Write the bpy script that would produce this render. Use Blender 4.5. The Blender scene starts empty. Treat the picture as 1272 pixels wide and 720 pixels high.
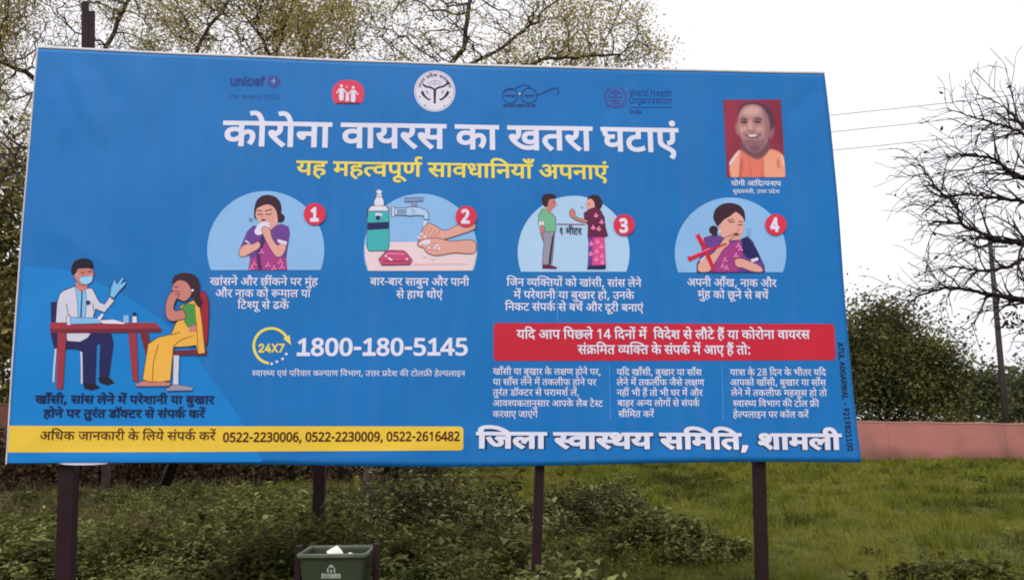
import bpy, bmesh, math, random
import numpy as np
from mathutils import Vector, Matrix
from mathutils.geometry import delaunay_2d_cdt

scene = bpy.context.scene
R = math.radians

# ------------------------------------------------------------------ camera
FPX, CX, CY = 1000.0, 636.0, 360.0            # focal length and centre for a 1272 px wide frame
PITCH = math.atan((522 - 360) / FPX)
ROLL = -R(0.6)
EYE = np.array([0.0, 0.0, 1.6])
_cp, _sp, _cr, _sr = math.cos(PITCH), math.sin(PITCH), math.cos(ROLL), math.sin(ROLL)
_R0, _U0, FWD = np.array([1.0, 0, 0]), np.array([0, -_sp, _cp]), np.array([0, _cp, _sp])
RGT, UPV = _cr * _R0 + _sr * _U0, -_sr * _R0 + _cr * _U0
cam_data = bpy.data.cameras.new('camera')
cam = bpy.data.objects.new('camera', cam_data)
scene.collection.objects.link(cam)
cam_data.sensor_width = 36.0
cam_data.lens = FPX / 1272 * 36
cam_data.clip_start, cam_data.clip_end = 0.1, 3000
cam.matrix_world = Matrix(((RGT[0], UPV[0], -FWD[0], EYE[0]), (RGT[1], UPV[1], -FWD[1], EYE[1]),
                           (RGT[2], UPV[2], -FWD[2], EYE[2]), (0, 0, 0, 1)))
scene.camera = cam

# ------------------------------------------------------------------ sky, sun, exposure
SUN_EL, SUN_AZ = R(52), R(200)                 # high veiled sun, behind and a little left of the viewer
world = bpy.data.worlds.new('World')
scene.world = world
world.use_nodes = True
wn, wl = world.node_tree.nodes, world.node_tree.links
wn.clear()
sky = wn.new('ShaderNodeTexSky'); sky.sky_type = 'NISHITA'; sky.sun_disc = False
sky.sun_elevation = SUN_EL; sky.sun_rotation = SUN_AZ
sky.air_density, sky.dust_density, sky.ozone_density = 1.0, 6.0, 1.0
hsv = wn.new('ShaderNodeHueSaturation'); hsv.inputs['Saturation'].default_value = 0.10
mixw = wn.new('ShaderNodeMix'); mixw.data_type = 'RGBA'; mixw.inputs['Factor'].default_value = 0.55
mixw.inputs[7].default_value = (9.4, 9.2, 9.6, 1)   # even white cloud cover, in the sky's own units
bg = wn.new('ShaderNodeBackground'); bg.inputs['Strength'].default_value = 0.138
wo = wn.new('ShaderNodeOutputWorld')
wl.new(sky.outputs[0], hsv.inputs['Color']); wl.new(hsv.outputs[0], mixw.inputs[6])
wl.new(mixw.outputs[2], bg.inputs['Color']); wl.new(bg.outputs[0], wo.inputs['Surface'])
sun_d = bpy.data.lights.new('sun', 'SUN'); sun_d.energy = 0.9; sun_d.angle = R(14); sun_d.color = (1, 0.96, 0.9)
sun = bpy.data.objects.new('sun', sun_d); scene.collection.objects.link(sun)
_sd = Vector((math.sin(SUN_AZ) * math.cos(SUN_EL), math.cos(SUN_AZ) * math.cos(SUN_EL), math.sin(SUN_EL)))
sun.rotation_euler = _sd.to_track_quat('Z', 'Y').to_euler()
sun.location = _sd * 40
scene.cycles.pixel_filter_type = 'BLACKMAN_HARRIS'; scene.cycles.filter_width = 1.9   # soft phone lens
vs = scene.view_settings
vs.view_transform = 'Standard'; vs.look = 'None'; vs.exposure = 0.28; vs.gamma = 1; vs.use_curve_mapping = False

# ------------------------------------------------------------------ helpers
rng = np.random.default_rng(11)
random.seed(5)

def at(px, py, Y):
    """point at distance Y along the view line measured in the photograph"""
    d = FWD + RGT * (px - CX) / FPX - UPV * (py - CY) / FPX
    return EYE + d * (Y / d[1])

def ground_at(px, Y):
    p = at(px, 600, Y); return np.array([p[0], Y, 0.0])

def lin(c):
    return tuple((x / 255 / 12.92 if x <= 10 else ((x / 255 + 0.055) / 1.055) ** 2.4) for x in c)

def tag(o, label=None, cat=None, group=None, kind=None):
    if label: o['label'] = label
    if cat: o['category'] = cat
    if group: o['group'] = group
    if kind: o['kind'] = kind
    return o

def empty(name, loc, label=None, cat=None, group=None):
    o = bpy.data.objects.new(name, None); scene.collection.objects.link(o)
    o.location = loc; o.empty_display_size = 0.2
    return tag(o, label, cat, group)

def base_of(parent):
    v = np.zeros(3)
    while parent is not None:
        v += np.array(parent.location); parent = parent.parent
    return v

def mesh_obj(name, verts, faces, mats, parent=None, origin=None, smooth=False, fmat=None):
    """verts in world coordinates; the object's origin is its parent's base (or `origin`)"""
    org = base_of(parent) if parent is not None else (np.array(origin, float) if origin is not None else np.zeros(3))
    me = bpy.data.meshes.new(name)
    V = np.asarray(verts, float) - org
    if isinstance(faces, np.ndarray):
        n = len(faces); k = faces.shape[1]
        me.vertices.add(len(V)); me.vertices.foreach_set('co', V.ravel())
        me.loops.add(n * k); me.loops.foreach_set('vertex_index', faces.ravel().astype(np.int32))
        me.polygons.add(n); me.polygons.foreach_set('loop_start', np.arange(0, n * k, k, dtype=np.int32))
        me.update(calc_edges=True)
    else:
        me.from_pydata([tuple(v) for v in V], [], faces)
    for m in (mats if isinstance(mats, (list, tuple)) else [mats]):
        me.materials.append(m)
    if fmat is not None:
        me.polygons.foreach_set('material_index', np.asarray(fmat, dtype=np.int32))
    if smooth:
        me.polygons.foreach_set('use_smooth', np.ones(len(me.polygons), dtype=bool))
    me.update()
    o = bpy.data.objects.new(name, me); scene.collection.objects.link(o)
    if parent is not None: o.parent = parent
    elif origin is not None: o.location = origin
    return o

class MB:
    """collects shapes for ONE mesh"""
    def __init__(s): s.v, s.f, s.m = [], [], []
    def add(s, V, F, m=0):
        b = len(s.v); s.v += [tuple(map(float, v)) for v in V]; s.f += [[b + i for i in f] for f in F]; s.m += [m] * len(F)
    def box(s, c, size, ax=None, m=0, bev=0.0):
        bm = bmesh.new(); bmesh.ops.create_cube(bm, size=1)
        bmesh.ops.scale(bm, vec=size, verts=bm.verts)
        if bev: bmesh.ops.bevel(bm, geom=bm.edges[:], offset=bev, segments=2, profile=0.6, affect='EDGES')
        A = np.eye(3) if ax is None else np.array(ax, float)
        s.add([np.array(c) + np.array(v.co) @ A for v in bm.verts], [[v.index for v in f.verts] for f in bm.faces], m)
        bm.free()
    def bar(s, p, q, w, d, m=0, side=(1, 0, 0), bev=0.004):
        p, q = np.array(p, float), np.array(q, float); z = q - p; L = np.linalg.norm(z); z /= L
        y = np.cross(z, side); y /= np.linalg.norm(y); x = np.cross(y, z)
        s.box((p + q) / 2, (w, d, L), (x, y, z), m, bev)
    def tube(s, pts, rad, n=8, m=0, cap=True):
        pts = [np.array(p, float) for p in pts]; r = rad if hasattr(rad, '__len__') else [rad] * len(pts)
        V, F = [], []
        for i, p in enumerate(pts):
            t = pts[min(i + 1, len(pts) - 1)] - pts[max(i - 1, 0)]; t /= np.linalg.norm(t)
            a = np.cross(t, (0, 0, 1) if abs(t[2]) < .9 else (1, 0, 0)); a /= np.linalg.norm(a); b = np.cross(t, a)
            V += [p + r[i] * (math.cos(k * 2 * math.pi / n) * a + math.sin(k * 2 * math.pi / n) * b) for k in range(n)]
        for i in range(len(pts) - 1):
            F += [[i * n + k, i * n + (k + 1) % n, (i + 1) * n + (k + 1) % n, (i + 1) * n + k] for k in range(n)]
        if cap: F += [list(range(n))[::-1], [(len(pts) - 1) * n + k for k in range(n)]]
        s.add(V, F, m)
    def build(s, name, mats, parent=None, origin=None, smooth=False):
        return mesh_obj(name, s.v, s.f, mats, parent, origin, smooth, s.m)

# ------------------------------------------------------------------ materials
def mat(name, rgb, rough=0.6, spec=0.4, noise=None, metallic=0.0, bump=None, detail=4):
    """noise = (scale, second colour, amount); colours are real base colours (linear)"""
    m = bpy.data.materials.new(name); m.use_nodes = True
    nt = m.node_tree; b = nt.nodes['Principled BSDF']
    b.inputs['Base Color'].default_value = (*rgb, 1); b.inputs['Roughness'].default_value = rough
    b.inputs['Specular IOR Level'].default_value = spec; b.inputs['Metallic'].default_value = metallic
    if noise or bump:
        tc = nt.nodes.new('ShaderNodeTexCoord')
    if noise:
        n = nt.nodes.new('ShaderNodeTexNoise'); n.inputs['Scale'].default_value = noise[0]; n.inputs['Detail'].default_value = detail
        n.inputs['Roughness'].default_value = 0.65
        rp = nt.nodes.new('ShaderNodeValToRGB'); rp.color_ramp.elements[0].position = 0.5 - 0.3 * noise[2]; rp.color_ramp.elements[1].position = 0.5 + 0.3 * noise[2]
        rp.color_ramp.elements[0].color = (*rgb, 1); rp.color_ramp.elements[1].color = (*noise[1], 1)
        nt.links.new(tc.outputs['Object'], n.inputs['Vector']); nt.links.new(n.outputs['Fac'], rp.inputs['Fac'])
        nt.links.new(rp.outputs['Color'], b.inputs['Base Color'])
    if bump:
        n2 = nt.nodes.new('ShaderNodeTexNoise'); n2.inputs['Scale'].default_value = bump[0]; n2.inputs['Detail'].default_value = 5
        bp = nt.nodes.new('ShaderNodeBump'); bp.inputs['Strength'].default_value = bump[1]; bp.inputs['Distance'].default_value = bump[2]
        nt.links.new(tc.outputs['Object'], n2.inputs['Vector']); nt.links.new(n2.outputs['Fac'], bp.inputs['Height'])
        nt.links.new(bp.outputs['Normal'], b.inputs['Normal'])
    return m

def leaf_mat(name, cols, scale=0.6, trans=0.35, island=0.6, contrast=1.9):
    """foliage: clumps from noise, single leaves from the random-per-island value, light passing through"""
    m = bpy.data.materials.new(name); m.use_nodes = True
    nt = m.node_tree; N, Lk = nt.nodes, nt.links; N.clear()
    out = N.new('ShaderNodeOutputMaterial'); tc = N.new('ShaderNodeTexCoord'); geo = N.new('ShaderNodeNewGeometry')
    n = N.new('ShaderNodeTexNoise'); n.inputs['Scale'].default_value = scale; n.inputs['Detail'].default_value = 3
    Lk.new(tc.outputs['Object'], n.inputs['Vector'])
    a = N.new('ShaderNodeMath'); a.operation = 'MULTIPLY_ADD'; a.inputs[1].default_value = island; a.inputs[2].default_value = -island / 2
    Lk.new(geo.outputs['Random Per Island'], a.inputs[0])
    c = N.new('ShaderNodeMath'); c.operation = 'MULTIPLY_ADD'; c.inputs[1].default_value = contrast; c.inputs[2].default_value = .5 - .5 * contrast; Lk.new(n.outputs['Fac'], c.inputs[0])
    s = N.new('ShaderNodeMath'); s.operation = 'ADD'; Lk.new(c.outputs[0], s.inputs[0]); Lk.new(a.outputs[0], s.inputs[1])
    rp = N.new('ShaderNodeValToRGB'); e = rp.color_ramp.elements
    while len(e) < len(cols): e.new(0.5)
    for i, c in enumerate(cols):
        e[i].position = 0.2 + 0.6 * i / (len(cols) - 1); e[i].color = (*c, 1)
    Lk.new(s.outputs[0], rp.inputs['Fac'])
    d = N.new('ShaderNodeBsdfPrincipled'); d.inputs['Roughness'].default_value = 0.75; d.inputs['Specular IOR Level'].default_value = 0.08
    t = N.new('ShaderNodeBsdfTranslucent'); mx = N.new('ShaderNodeMixShader'); mx.inputs[0].default_value = trans
    Lk.new(rp.outputs[0], d.inputs['Base Color']); Lk.new(rp.outputs[0], t.inputs['Color'])
    Lk.new(d.outputs[0], mx.inputs[1]); Lk.new(t.outputs[0], mx.inputs[2]); Lk.new(mx.outputs[0], out.inputs['Surface'])
    return m

M = {}
M['bark'] = mat('bark', (0.085, 0.066, 0.058), 0.9, 0.15, (9, (0.04, 0.03, 0.03), 1), bump=(30, 0.6, 0.02))
M['bare_bark'] = mat('bare_bark', (0.042, 0.030, 0.036), 0.9, 0.1, (12, (0.022, 0.016, 0.020), 1), bump=(30, 0.5, 0.02))
M['olive_leaf'] = leaf_mat('olive_leaf', [(0.22, 0.16, 0.095), (0.36, 0.31, 0.10), (0.50, 0.44, 0.13), (0.48, 0.35, 0.14)], 0.7, 0.5)
M['dark_leaf'] = leaf_mat('dark_leaf', [(0.09, 0.076, 0.032), (0.17, 0.15, 0.05), (0.30, 0.26, 0.09)], 0.7)
M['bush_leaf'] = leaf_mat('bush_leaf', [(0.038, 0.040, 0.016), (0.088, 0.092, 0.030), (0.18, 0.175, 0.06)], 0.45, 0.35, 0.7)
M['far_leaf'] = leaf_mat('far_leaf', [(0.05, 0.055, 0.03), (0.09, 0.10, 0.045), (0.13, 0.12, 0.06)], 0.3)
M['dry_leaf'] = leaf_mat('dry_leaf', [(0.035, 0.022, 0.014), (0.06, 0.038, 0.022), (0.085, 0.06, 0.03)], 0.8, 0.2)
M['dead_leaf'] = leaf_mat('dead_leaf', [(0.03, 0.02, 0.018), (0.06, 0.04, 0.03)], 0.8, 0.2)
M['weed_leaf'] = leaf_mat('weed_leaf', [(0.064, 0.052, 0.020), (0.090, 0.094, 0.026), (0.135, 0.150, 0.040), (0.25, 0.26, 0.10)], 0.9, 0.3, 0.5)
M['shrub_leaf'] = leaf_mat('shrub_leaf', [(0.040, 0.030, 0.015), (0.062, 0.056, 0.021), (0.105, 0.106, 0.036), (0.22, 0.225, 0.095)], 1.1, 0.25, 0.8)
M['dry_grass'] = leaf_mat('dry_grass', [(0.06, 0.042, 0.024), (0.11, 0.082, 0.042), (0.17, 0.13, 0.07)], 0.6, 0.3, 0.8)
M['grass'] = leaf_mat('grass', [(0.050, 0.052, 0.012), (0.110, 0.124, 0.016), (0.175, 0.184, 0.022), (0.225, 0.21, 0.045)], 0.38, 0.3, 0.35)
M['post'] = mat('dark_maroon_paint', (0.012, 0.0035, 0.006), 0.65, 0.2, (14, (0.022, 0.007, 0.010), 1), bump=(40, .2, .004))
M['rail'] = mat('rusty_steel', (0.05, 0.03, 0.028), 0.7, 0.4, (10, (0.09, 0.045, 0.03), 1))
M['hem'] = mat('white_hem', (0.62, 0.62, 0.66), 0.6, 0.3, (6, (0.45, 0.44, 0.5), 1))
M['back'] = mat('banner_back', (0.55, 0.55, 0.57), 0.7, 0.2)
M['bin'] = mat('green_plastic', (0.022, 0.030, 0.015), 0.6, 0.2, (7, (0.036, 0.046, 0.024), 1), bump=(60, .15, .003))
M['bin_rim'] = mat('worn_green_plastic', (0.055, 0.068, 0.046), 0.6, 0.3, (15, (0.11, 0.125, 0.09), 1))
M['bin_print'] = mat('white_stencil', (0.42, 0.45, 0.40), 0.7, 0.3, (25, (0.16, 0.18, 0.14), 1))
M['scrap'] = mat('dirty_paper', (0.34, 0.34, 0.32), 0.9, 0.1)
M['paper'] = mat('white_paper', (0.78, 0.79, 0.74), 0.8, 0.2)
M['wire'] = mat('wire', (0.05, 0.05, 0.055), 0.6, 0.3)
M['pole'] = mat('pole', (0.03, 0.024, 0.024), 0.8, 0.3, (8, (0.05, 0.04, 0.04), 1))

# ------------------------------------------------------------------ lettering data
# glyph outlines (x y on-curve, quadratic), 1000 units to the em
GLYPHS = {
 'd25': '777 551 1 452 551 1 452 349 1 500 399 0 569 399 1 634 399 0 716 316 0 716 239 1 716 193 0 686 89 0 651 39 1 579 80 1 604 112 0 636 196 0 636 237 1 636 284 0 597 330 0 562 330 1 508 330 0 452 258 1 452 0 1 371 0 1 371 174 1 347 154 0 276 118 0 226 118 1 179 118 0 96 156 0 46 233 0 46 290 1 46 370 0 156 464 0 244 464 1 267 464 0 324 457 0 339 454 1 333 381 1 317 385 0 268 391 0 249 391 1 191 391 0 127 339 0 127 292 1 127 239 0 188 188 0 228 188 1 272 188 0 341 230 0 371 260 1 371 551 1 0 551 1 0 622 1 777 622 1',
 'd79': '170 551 1 170 0 1 89 0 1 89 551 1 0 551 1 0 622 1 273 622 1 273 551 1;90 615 1 69 694 0 28 785 0 -22 823 0 -56 823 1 -78 823 0 -112 814 0 -126 809 1 -150 882 1 -111 896 0 -59 896 1 -5 896 0 74 845 0 137 722 0 165 615 1',
 'd52': '395 42 1 341 -12 1 282 37 0 178 137 0 98 225 0 75 256 1 53 287 0 40 323 0 40 340 1 40 359 0 70 393 0 104 393 1 129 393 0 166 370 0 181 349 1 220 369 0 256 429 0 256 468 1 256 491 0 246 536 0 239 551 1 0 551 1 0 622 1 424 622 1 424 551 1 320 551 1 336 516 0 336 458 1 336 403 0 292 327 0 216 274 0 167 254 1 212 202 0 331 91 0',
 'd44': '0 622 1 569 622 1 569 551 1 466 551 1 466 0 1 385 0 1 385 298 1 204 298 1 204 244 1 204 216 0 176 188 0 153 188 1 129 188 0 75 230 0 37 290 0 37 318 1 37 341 0 64 369 0 98 369 1 385 369 1 385 551 1 0 551 1',
 'd66': '170 551 1 170 0 1 89 0 1 89 551 1 0 551 1 0 622 1 273 622 1 273 551 1',
 'd57': '571 551 1 467 551 1 467 0 1 387 0 1 387 165 1 361 147 0 286 118 0 233 118 1 179 118 0 95 160 0 46 235 0 46 286 1 46 372 0 161 464 0 255 464 1 268 464 0 307 461 0 344 457 0 354 454 1 349 381 1 330 385 0 282 391 0 259 391 1 197 391 0 127 337 0 127 287 1 127 236 0 190 188 0 235 188 1 287 188 0 362 233 0 387 260 1 387 551 1 0 551 1 0 622 1 571 622 1',
 'd51': '595 622 1 595 551 1 491 551 1 491 0 1 410 0 1 410 179 1 382 161 0 304 132 0 253 132 1 163 132 0 52 253 0 38 353 1 100 366 0 160 413 0 160 457 1 160 485 0 137 533 0 123 551 1 0 551 1 0 622 1;129 301 1 149 252 0 210 203 0 259 203 1 309 203 0 383 245 0 410 274 1 410 551 1 211 551 1 240 499 0 240 445 1 240 337 0',
 'd60': '587 551 1 587 0 1 506 0 1 506 266 1 477 257 0 419 251 0 380 251 1 338 251 0 245 266 0 212 277 1 192 264 0 167 253 1 208 201 0 319 91 0 380 42 1 326 -12 1 270 37 0 171 137 0 95 225 0 73 256 1 51 287 0 40 323 0 40 340 1 40 359 0 70 393 0 104 393 1 129 393 0 166 370 0 181 350 1 202 369 0 217 428 0 217 458 1 217 488 0 208 536 0 201 551 1 0 551 1 0 622 1 691 622 1 691 551 1;369 322 1 408 322 0 472 330 0 506 339 1 506 551 1 281 551 1 288 534 0 298 488 0 298 458 1 298 416 0 279 354 0 262 333 1 314 322 0',
 'd26': '729 551 1 729 0 1 648 0 1 648 45 1 613 26 0 530 7 0 488 7 1 380 7 0 183 114 0 85 239 1 58 274 0 40 319 0 40 338 1 40 359 0 70 393 0 104 393 1 129 393 0 166 370 0 181 350 1 202 369 0 217 428 0 217 458 1 217 484 0 210 531 0 201 551 1 0 551 1 0 622 1 833 622 1 833 551 1;534 232 1 569 232 0 627 261 0 648 280 1 648 551 1 281 551 1 298 514 0 298 458 1 298 376 0 228 280 0 166 253 1 236 169 0 391 79 0 490 79 1 533 79 0 611 99 0 648 122 1 648 198 1 625 184 0 561 164 0 521 164 1 474 164 0 399 203 0 356 273 0 356 319 1 356 392 0 452 473 0 531 473 1 548 473 0 602 468 0 616 463 1 610 394 1 595 398 0 558 404 0 540 404 1 492 404 0 437 360 0 437 316 1 437 273 0 492 232 0',
 'd40': '481 551 1 481 0 1 400 0 1 400 328 1 291 328 1 230 328 0 169 316 0 150 299 1 126 280 0 126 237 1 126 188 0 200 97 0 271 40 1 217 -12 1 171 28 0 92 108 0 45 194 0 45 242 1 45 277 0 72 333 0 93 351 1 122 376 0 204 399 0 272 399 1 400 399 1 400 551 1 0 551 1 0 622 1 584 622 1 584 551 1',
 'd28': '605 551 1 502 551 1 502 0 1 421 0 1 421 166 1 390 146 0 314 118 0 259 118 1 182 118 0 86 199 0 86 266 1 86 294 0 106 346 0 128 366 1 88 385 0 42 455 0 42 497 1 42 528 0 52 551 1 0 551 1 0 622 1 605 622 1;167 269 1 167 227 0 223 188 0 267 188 1 319 188 0 396 231 0 421 260 1 421 551 1 145 551 1 123 527 0 123 494 1 123 457 0 166 417 0 200 412 1 228 419 0 263 419 1 290 419 0 308 417 1 302 347 1 295 348 0 279 348 0 273 348 1 224 348 0 167 308 0',
 'd35': '519 551 1 371 551 1 371 349 1 316 349 1 268 349 0 204 333 0 181 318 1 126 280 0 126 215 1 126 167 0 170 104 0 241 74 0 283 74 1 337 74 0 413 99 0 455 121 1 482 47 1 438 27 0 339 0 0 286 0 1 217 0 0 108 52 0 46 150 0 46 220 1 46 285 0 114 374 0 225 420 0 288 420 1 290 420 1 290 551 1 0 551 1 0 622 1 519 622 1',
 'd19': '568 551 1 474 551 1 474 380 1 474 329 0 459 269 0 441 246 1 404 198 0 323 192 1 307 266 1 329 270 0 360 281 0 370 292 1 382 304 0 393 339 0 393 380 1 393 551 1 160 551 1 160 353 1 160 307 0 166 249 0 186 211 0 226 180 0 260 160 1 370 98 1 433 62 0 486 -3 0 486 -53 1 486 -93 0 453 -164 0 439 -184 1 367 -142 1 380 -122 0 403 -77 0 403 -55 1 403 -36 0 387 -7 0 339 28 0 290 56 1 203 106 1 164 129 0 109 178 0 95 212 1 79 248 0 79 316 1 79 551 1 0 551 1 0 622 1 568 622 1',
 'd6': '-185 772 1 -185 796 0 -152 830 0 -130 830 1 -107 830 0 -75 796 0 -75 772 1 -75 748 0 -107 714 0 -130 714 1 -152 714 0 -185 748 0',
 'd61': '321 69 1 357 80 0 403 116 0 403 148 1 403 186 0 345 229 0 280 229 1 211 229 0 138 172 0 138 124 1 138 93 0 161 35 0 232 -36 0 302 -89 1 248 -142 1 157 -71 0 58 53 0 58 130 1 58 168 0 89 227 0 115 248 1 96 266 0 69 318 0 69 352 1 69 380 0 89 420 0 106 433 1 129 450 0 188 465 0 229 465 1 361 465 1 361 551 1 0 551 1 0 622 1 546 622 1 546 551 1 442 551 1 442 394 1 230 394 1 199 394 0 173 388 0 164 381 1 149 369 0 149 347 1 149 327 0 169 296 0 183 284 1 230 300 0 284 300 1 353 300 0 440 258 0 481 191 0 481 153 1 481 95 0 413 19 0 348 2 1',
 'd50': '509 551 1 509 0 1 428 0 1 428 250 1 207 250 1 207 213 1 207 180 0 178 151 0 159 151 1 140 151 0 98 176 0 62 215 0 39 259 0 39 278 1 39 296 0 66 321 0 100 321 1 126 321 1 126 551 1 0 551 1 0 622 1 612 622 1 612 551 1;428 551 1 207 551 1 207 321 1 428 321 1',
 'd198': '0 622 1 363 622 1 363 551 1 0 551 1;45 242 1 45 277 0 72 333 0 93 351 1 122 376 0 204 399 0 272 399 1 380 399 1 380 328 1 291 328 1 230 328 0 169 316 0 150 299 1 126 280 0 126 237 1 126 188 0 200 97 0 271 40 1 217 -12 1 171 28 0 92 108 0 45 194 0',
 'd46': '479 551 1 479 0 1 398 0 1 398 191 1 369 172 0 301 146 0 254 146 1 214 146 0 149 173 0 128 194 1 103 221 0 79 294 0 79 358 1 79 551 1 0 551 1 0 622 1 583 622 1 583 551 1;398 551 1 160 551 1 160 369 1 160 328 0 166 280 0 179 251 0 190 240 1 213 217 0 263 217 1 303 217 0 373 255 0 398 280 1',
 'd70': '-63 -245 1 -88 -255 0 -145 -268 0 -173 -268 1 -248 -268 0 -333 -189 0 -333 -126 1 -333 -69 0 -241 11 0 -162 11 1 -87 11 0 25 -45 0 111 -136 0 145 -189 1 83 -228 1 29 -145 0 -83 -57 0 -156 -57 1 -207 -57 0 -259 -96 0 -259 -128 1 -259 -166 0 -209 -196 0 -178 -196 1 -151 -196 0 -109 -185 0 -88 -175 1',
 'd39': '634 551 1 634 0 1 553 0 1 553 551 1 420 551 1 420 321 1 420 279 0 403 221 0 385 198 1 364 173 0 298 146 0 251 146 1 158 146 0 114 205 1 97 228 0 79 298 0 79 352 1 79 551 1 0 551 1 0 622 1 737 622 1 737 551 1;249 217 1 301 217 0 321 249 1 332 266 0 339 310 0 339 353 1 339 551 1 160 551 1 160 353 1 160 314 0 168 268 0 178 251 1 189 235 0 222 217 0',
 'd181': '-190 615 1 -211 650 0 -240 726 0 -240 762 1 -240 829 0 -151 896 0 -85 896 1 -53 896 0 1 883 0 21 872 1 -1 806 1 -18 815 0 -56 827 0 -78 827 1 -118 827 0 -160 782 0 -160 747 1 -160 714 0 -133 651 0 -108 615 1',
 'd43': '630 551 1 526 551 1 526 0 1 445 0 1 445 150 1 414 130 0 341 103 0 283 103 1 206 103 0 111 184 0 111 251 1 111 278 0 129 328 0 148 348 1 101 366 0 42 437 0 42 493 1 42 553 0 124 632 0 187 632 1 240 632 0 311 576 0 311 531 1 311 484 0 271 443 1 210 482 1 221 492 0 230 515 0 230 526 1 230 541 0 210 568 0 184 568 1 156 568 0 116 524 0 116 489 1 116 457 0 147 418 0 196 400 0 223 397 1 253 405 0 288 405 1 299 405 0 326 403 0 333 402 1 326 332 1 320 333 0 303 333 0 298 333 1 248 333 0 191 292 0 191 254 1 191 213 0 248 173 0 292 173 1 345 173 0 419 216 0 445 245 1 445 551 1 383 551 1 383 622 1 630 622 1',
 'd607': '89 551 1 0 551 1 0 622 1 80 622 1 68 644 0 53 694 0 53 724 1 53 802 0 169 896 0 266 896 1 407 896 0 625 743 0 704 615 1 620 615 1 467 824 0 283 824 1 213 824 0 134 765 0 134 714 1 134 684 0 153 639 0 165 622 1 273 622 1 273 551 1 170 551 1 170 0 1 89 0 1',
 'd5': '-188 847 1 -188 868 0 -159 896 0 -139 896 1 -118 896 0 -89 868 0 -89 847 1 -89 826 0 -118 797 0 -139 797 1 -159 797 0 -188 826 0;69 863 1 46 763 0 -61 680 0 -138 680 1 -210 680 0 -318 769 0 -352 863 1 -283 887 1 -257 817 0 -189 747 0 -135 747 1 -77 747 0 -21 822 0 -5 889 1',
 'd9': '470 218 1 470 148 0 379 80 0 312 80 1 226 80 0 92 208 0 29 356 1 100 382 1 143 276 0 243 153 0 305 153 1 343 153 0 391 188 0 391 227 1 391 264 0 350 322 0 318 347 1 291 342 0 260 341 1 255 411 1 323 413 0 380 457 0 380 494 1 380 530 0 333 562 0 302 562 1 265 562 0 205 542 0 171 525 1 146 594 1 172 608 0 249 632 0 298 632 1 376 632 0 459 554 0 459 495 1 459 417 0 392 375 1 403 365 0 412 355 1 450 350 0 486 350 1 518 350 0 568 356 0 594 363 1 594 551 1 521 551 1 521 622 1 779 622 1 779 551 1 675 551 1 675 0 1 594 0 1 594 290 1 570 284 0 524 279 0 498 279 1 481 279 0 455 282 1 470 252 0',
 'd75': '-169 615 1 -190 694 0 -231 785 0 -281 823 0 -315 823 1 -337 823 0 -371 814 0 -385 809 1 -409 882 1 -370 896 0 -318 896 1 -264 896 0 -185 845 0 -122 722 0 -94 615 1',
 'd24': '470 218 1 470 148 0 379 80 0 312 80 1 226 80 0 92 208 0 29 356 1 100 382 1 143 276 0 243 153 0 305 153 1 343 153 0 391 188 0 391 227 1 391 264 0 350 322 0 318 347 1 291 342 0 260 341 1 255 411 1 323 413 0 380 457 0 380 494 1 380 530 0 333 562 0 302 562 1 265 562 0 205 542 0 171 525 1 146 594 1 172 608 0 249 632 0 298 632 1 376 632 0 459 554 0 459 495 1 459 417 0 392 375 1 403 365 0 412 355 1 450 350 0 486 350 1 518 350 0 568 356 0 594 363 1 594 551 1 521 551 1 521 622 1 1038 622 1 1038 551 1 934 551 1 934 0 1 853 0 1 853 551 1 675 551 1 675 0 1 594 0 1 594 290 1 570 284 0 524 279 0 498 279 1 481 279 0 455 282 1 470 252 0;844 615 1 817 655 0 772 692 0 729 703 0 703 703 1 683 703 0 641 691 0 621 682 1 595 751 1 618 761 0 668 773 0 697 773 1 742 773 0 812 730 0 836 692 1 840 694 1 820 746 0 782 803 0 738 827 0 707 827 1 683 827 0 651 819 0 637 813 1 614 882 1 653 896 0 705 896 1 759 896 0 838 845 0 901 722 0 929 615 1',
 'd31': '296 70 1 373 70 0 499 133 0 574 241 0 574 310 1 574 357 0 528 419 0 487 419 1 453 419 0 424 383 0 424 358 1 424 326 0 477 275 0 535 261 1 502 198 1 421 221 0 347 304 0 347 356 1 347 404 0 402 472 0 455 481 1 455 551 1 0 551 1 0 622 1 715 622 1 715 551 1 535 551 1 535 477 1 586 464 0 653 380 0 653 308 1 653 250 0 603 140 0 510 52 0 378 0 0 296 0 1 199 0 0 101 83 0 101 147 1 101 168 0 116 213 0 132 231 1 90 251 0 43 316 0 43 359 1 43 419 0 133 483 0 206 483 1 223 483 0 275 478 0 288 473 1 282 404 1 268 408 0 233 415 0 212 415 1 124 415 0 124 350 1 124 321 0 168 289 0 202 281 1 231 290 0 266 290 1 277 290 0 301 288 0 308 287 1 302 217 1 296 218 0 281 218 0 276 218 1 182 218 0 182 148 1 182 108 0 244 70 0',
 'd656': '89 551 1 0 551 1 0 622 1 86 622 1 48 727 0 -35 825 0 -97 825 1 -143 825 0 -192 773 0 -192 729 1 -192 696 0 -172 641 0 -159 615 1 -239 615 1 -273 679 0 -273 743 1 -273 811 0 -183 896 0 -104 896 1 -6 896 0 116 764 0 164 622 1 273 622 1 273 551 1 170 551 1 170 0 1 89 0 1;139 816 1 139 840 0 172 874 0 194 874 1 217 874 0 249 840 0 249 816 1 249 792 0 217 758 0 194 758 1 172 758 0 139 792 0',
 'd69': '-248 -12 1 -194 11 0 -136 11 1 -61 11 0 22 -66 0 22 -129 1 22 -190 0 -71 -268 0 -157 -268 1 -254 -268 0 -395 -176 0 -455 -100 1 -394 -57 1 -355 -105 0 -285 -167 0 -206 -196 0 -157 -196 1 -51 -196 0 -51 -122 1 -51 -89 0 -100 -57 0 -131 -57 1 -158 -57 0 -201 -68 0 -222 -79 1',
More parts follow.
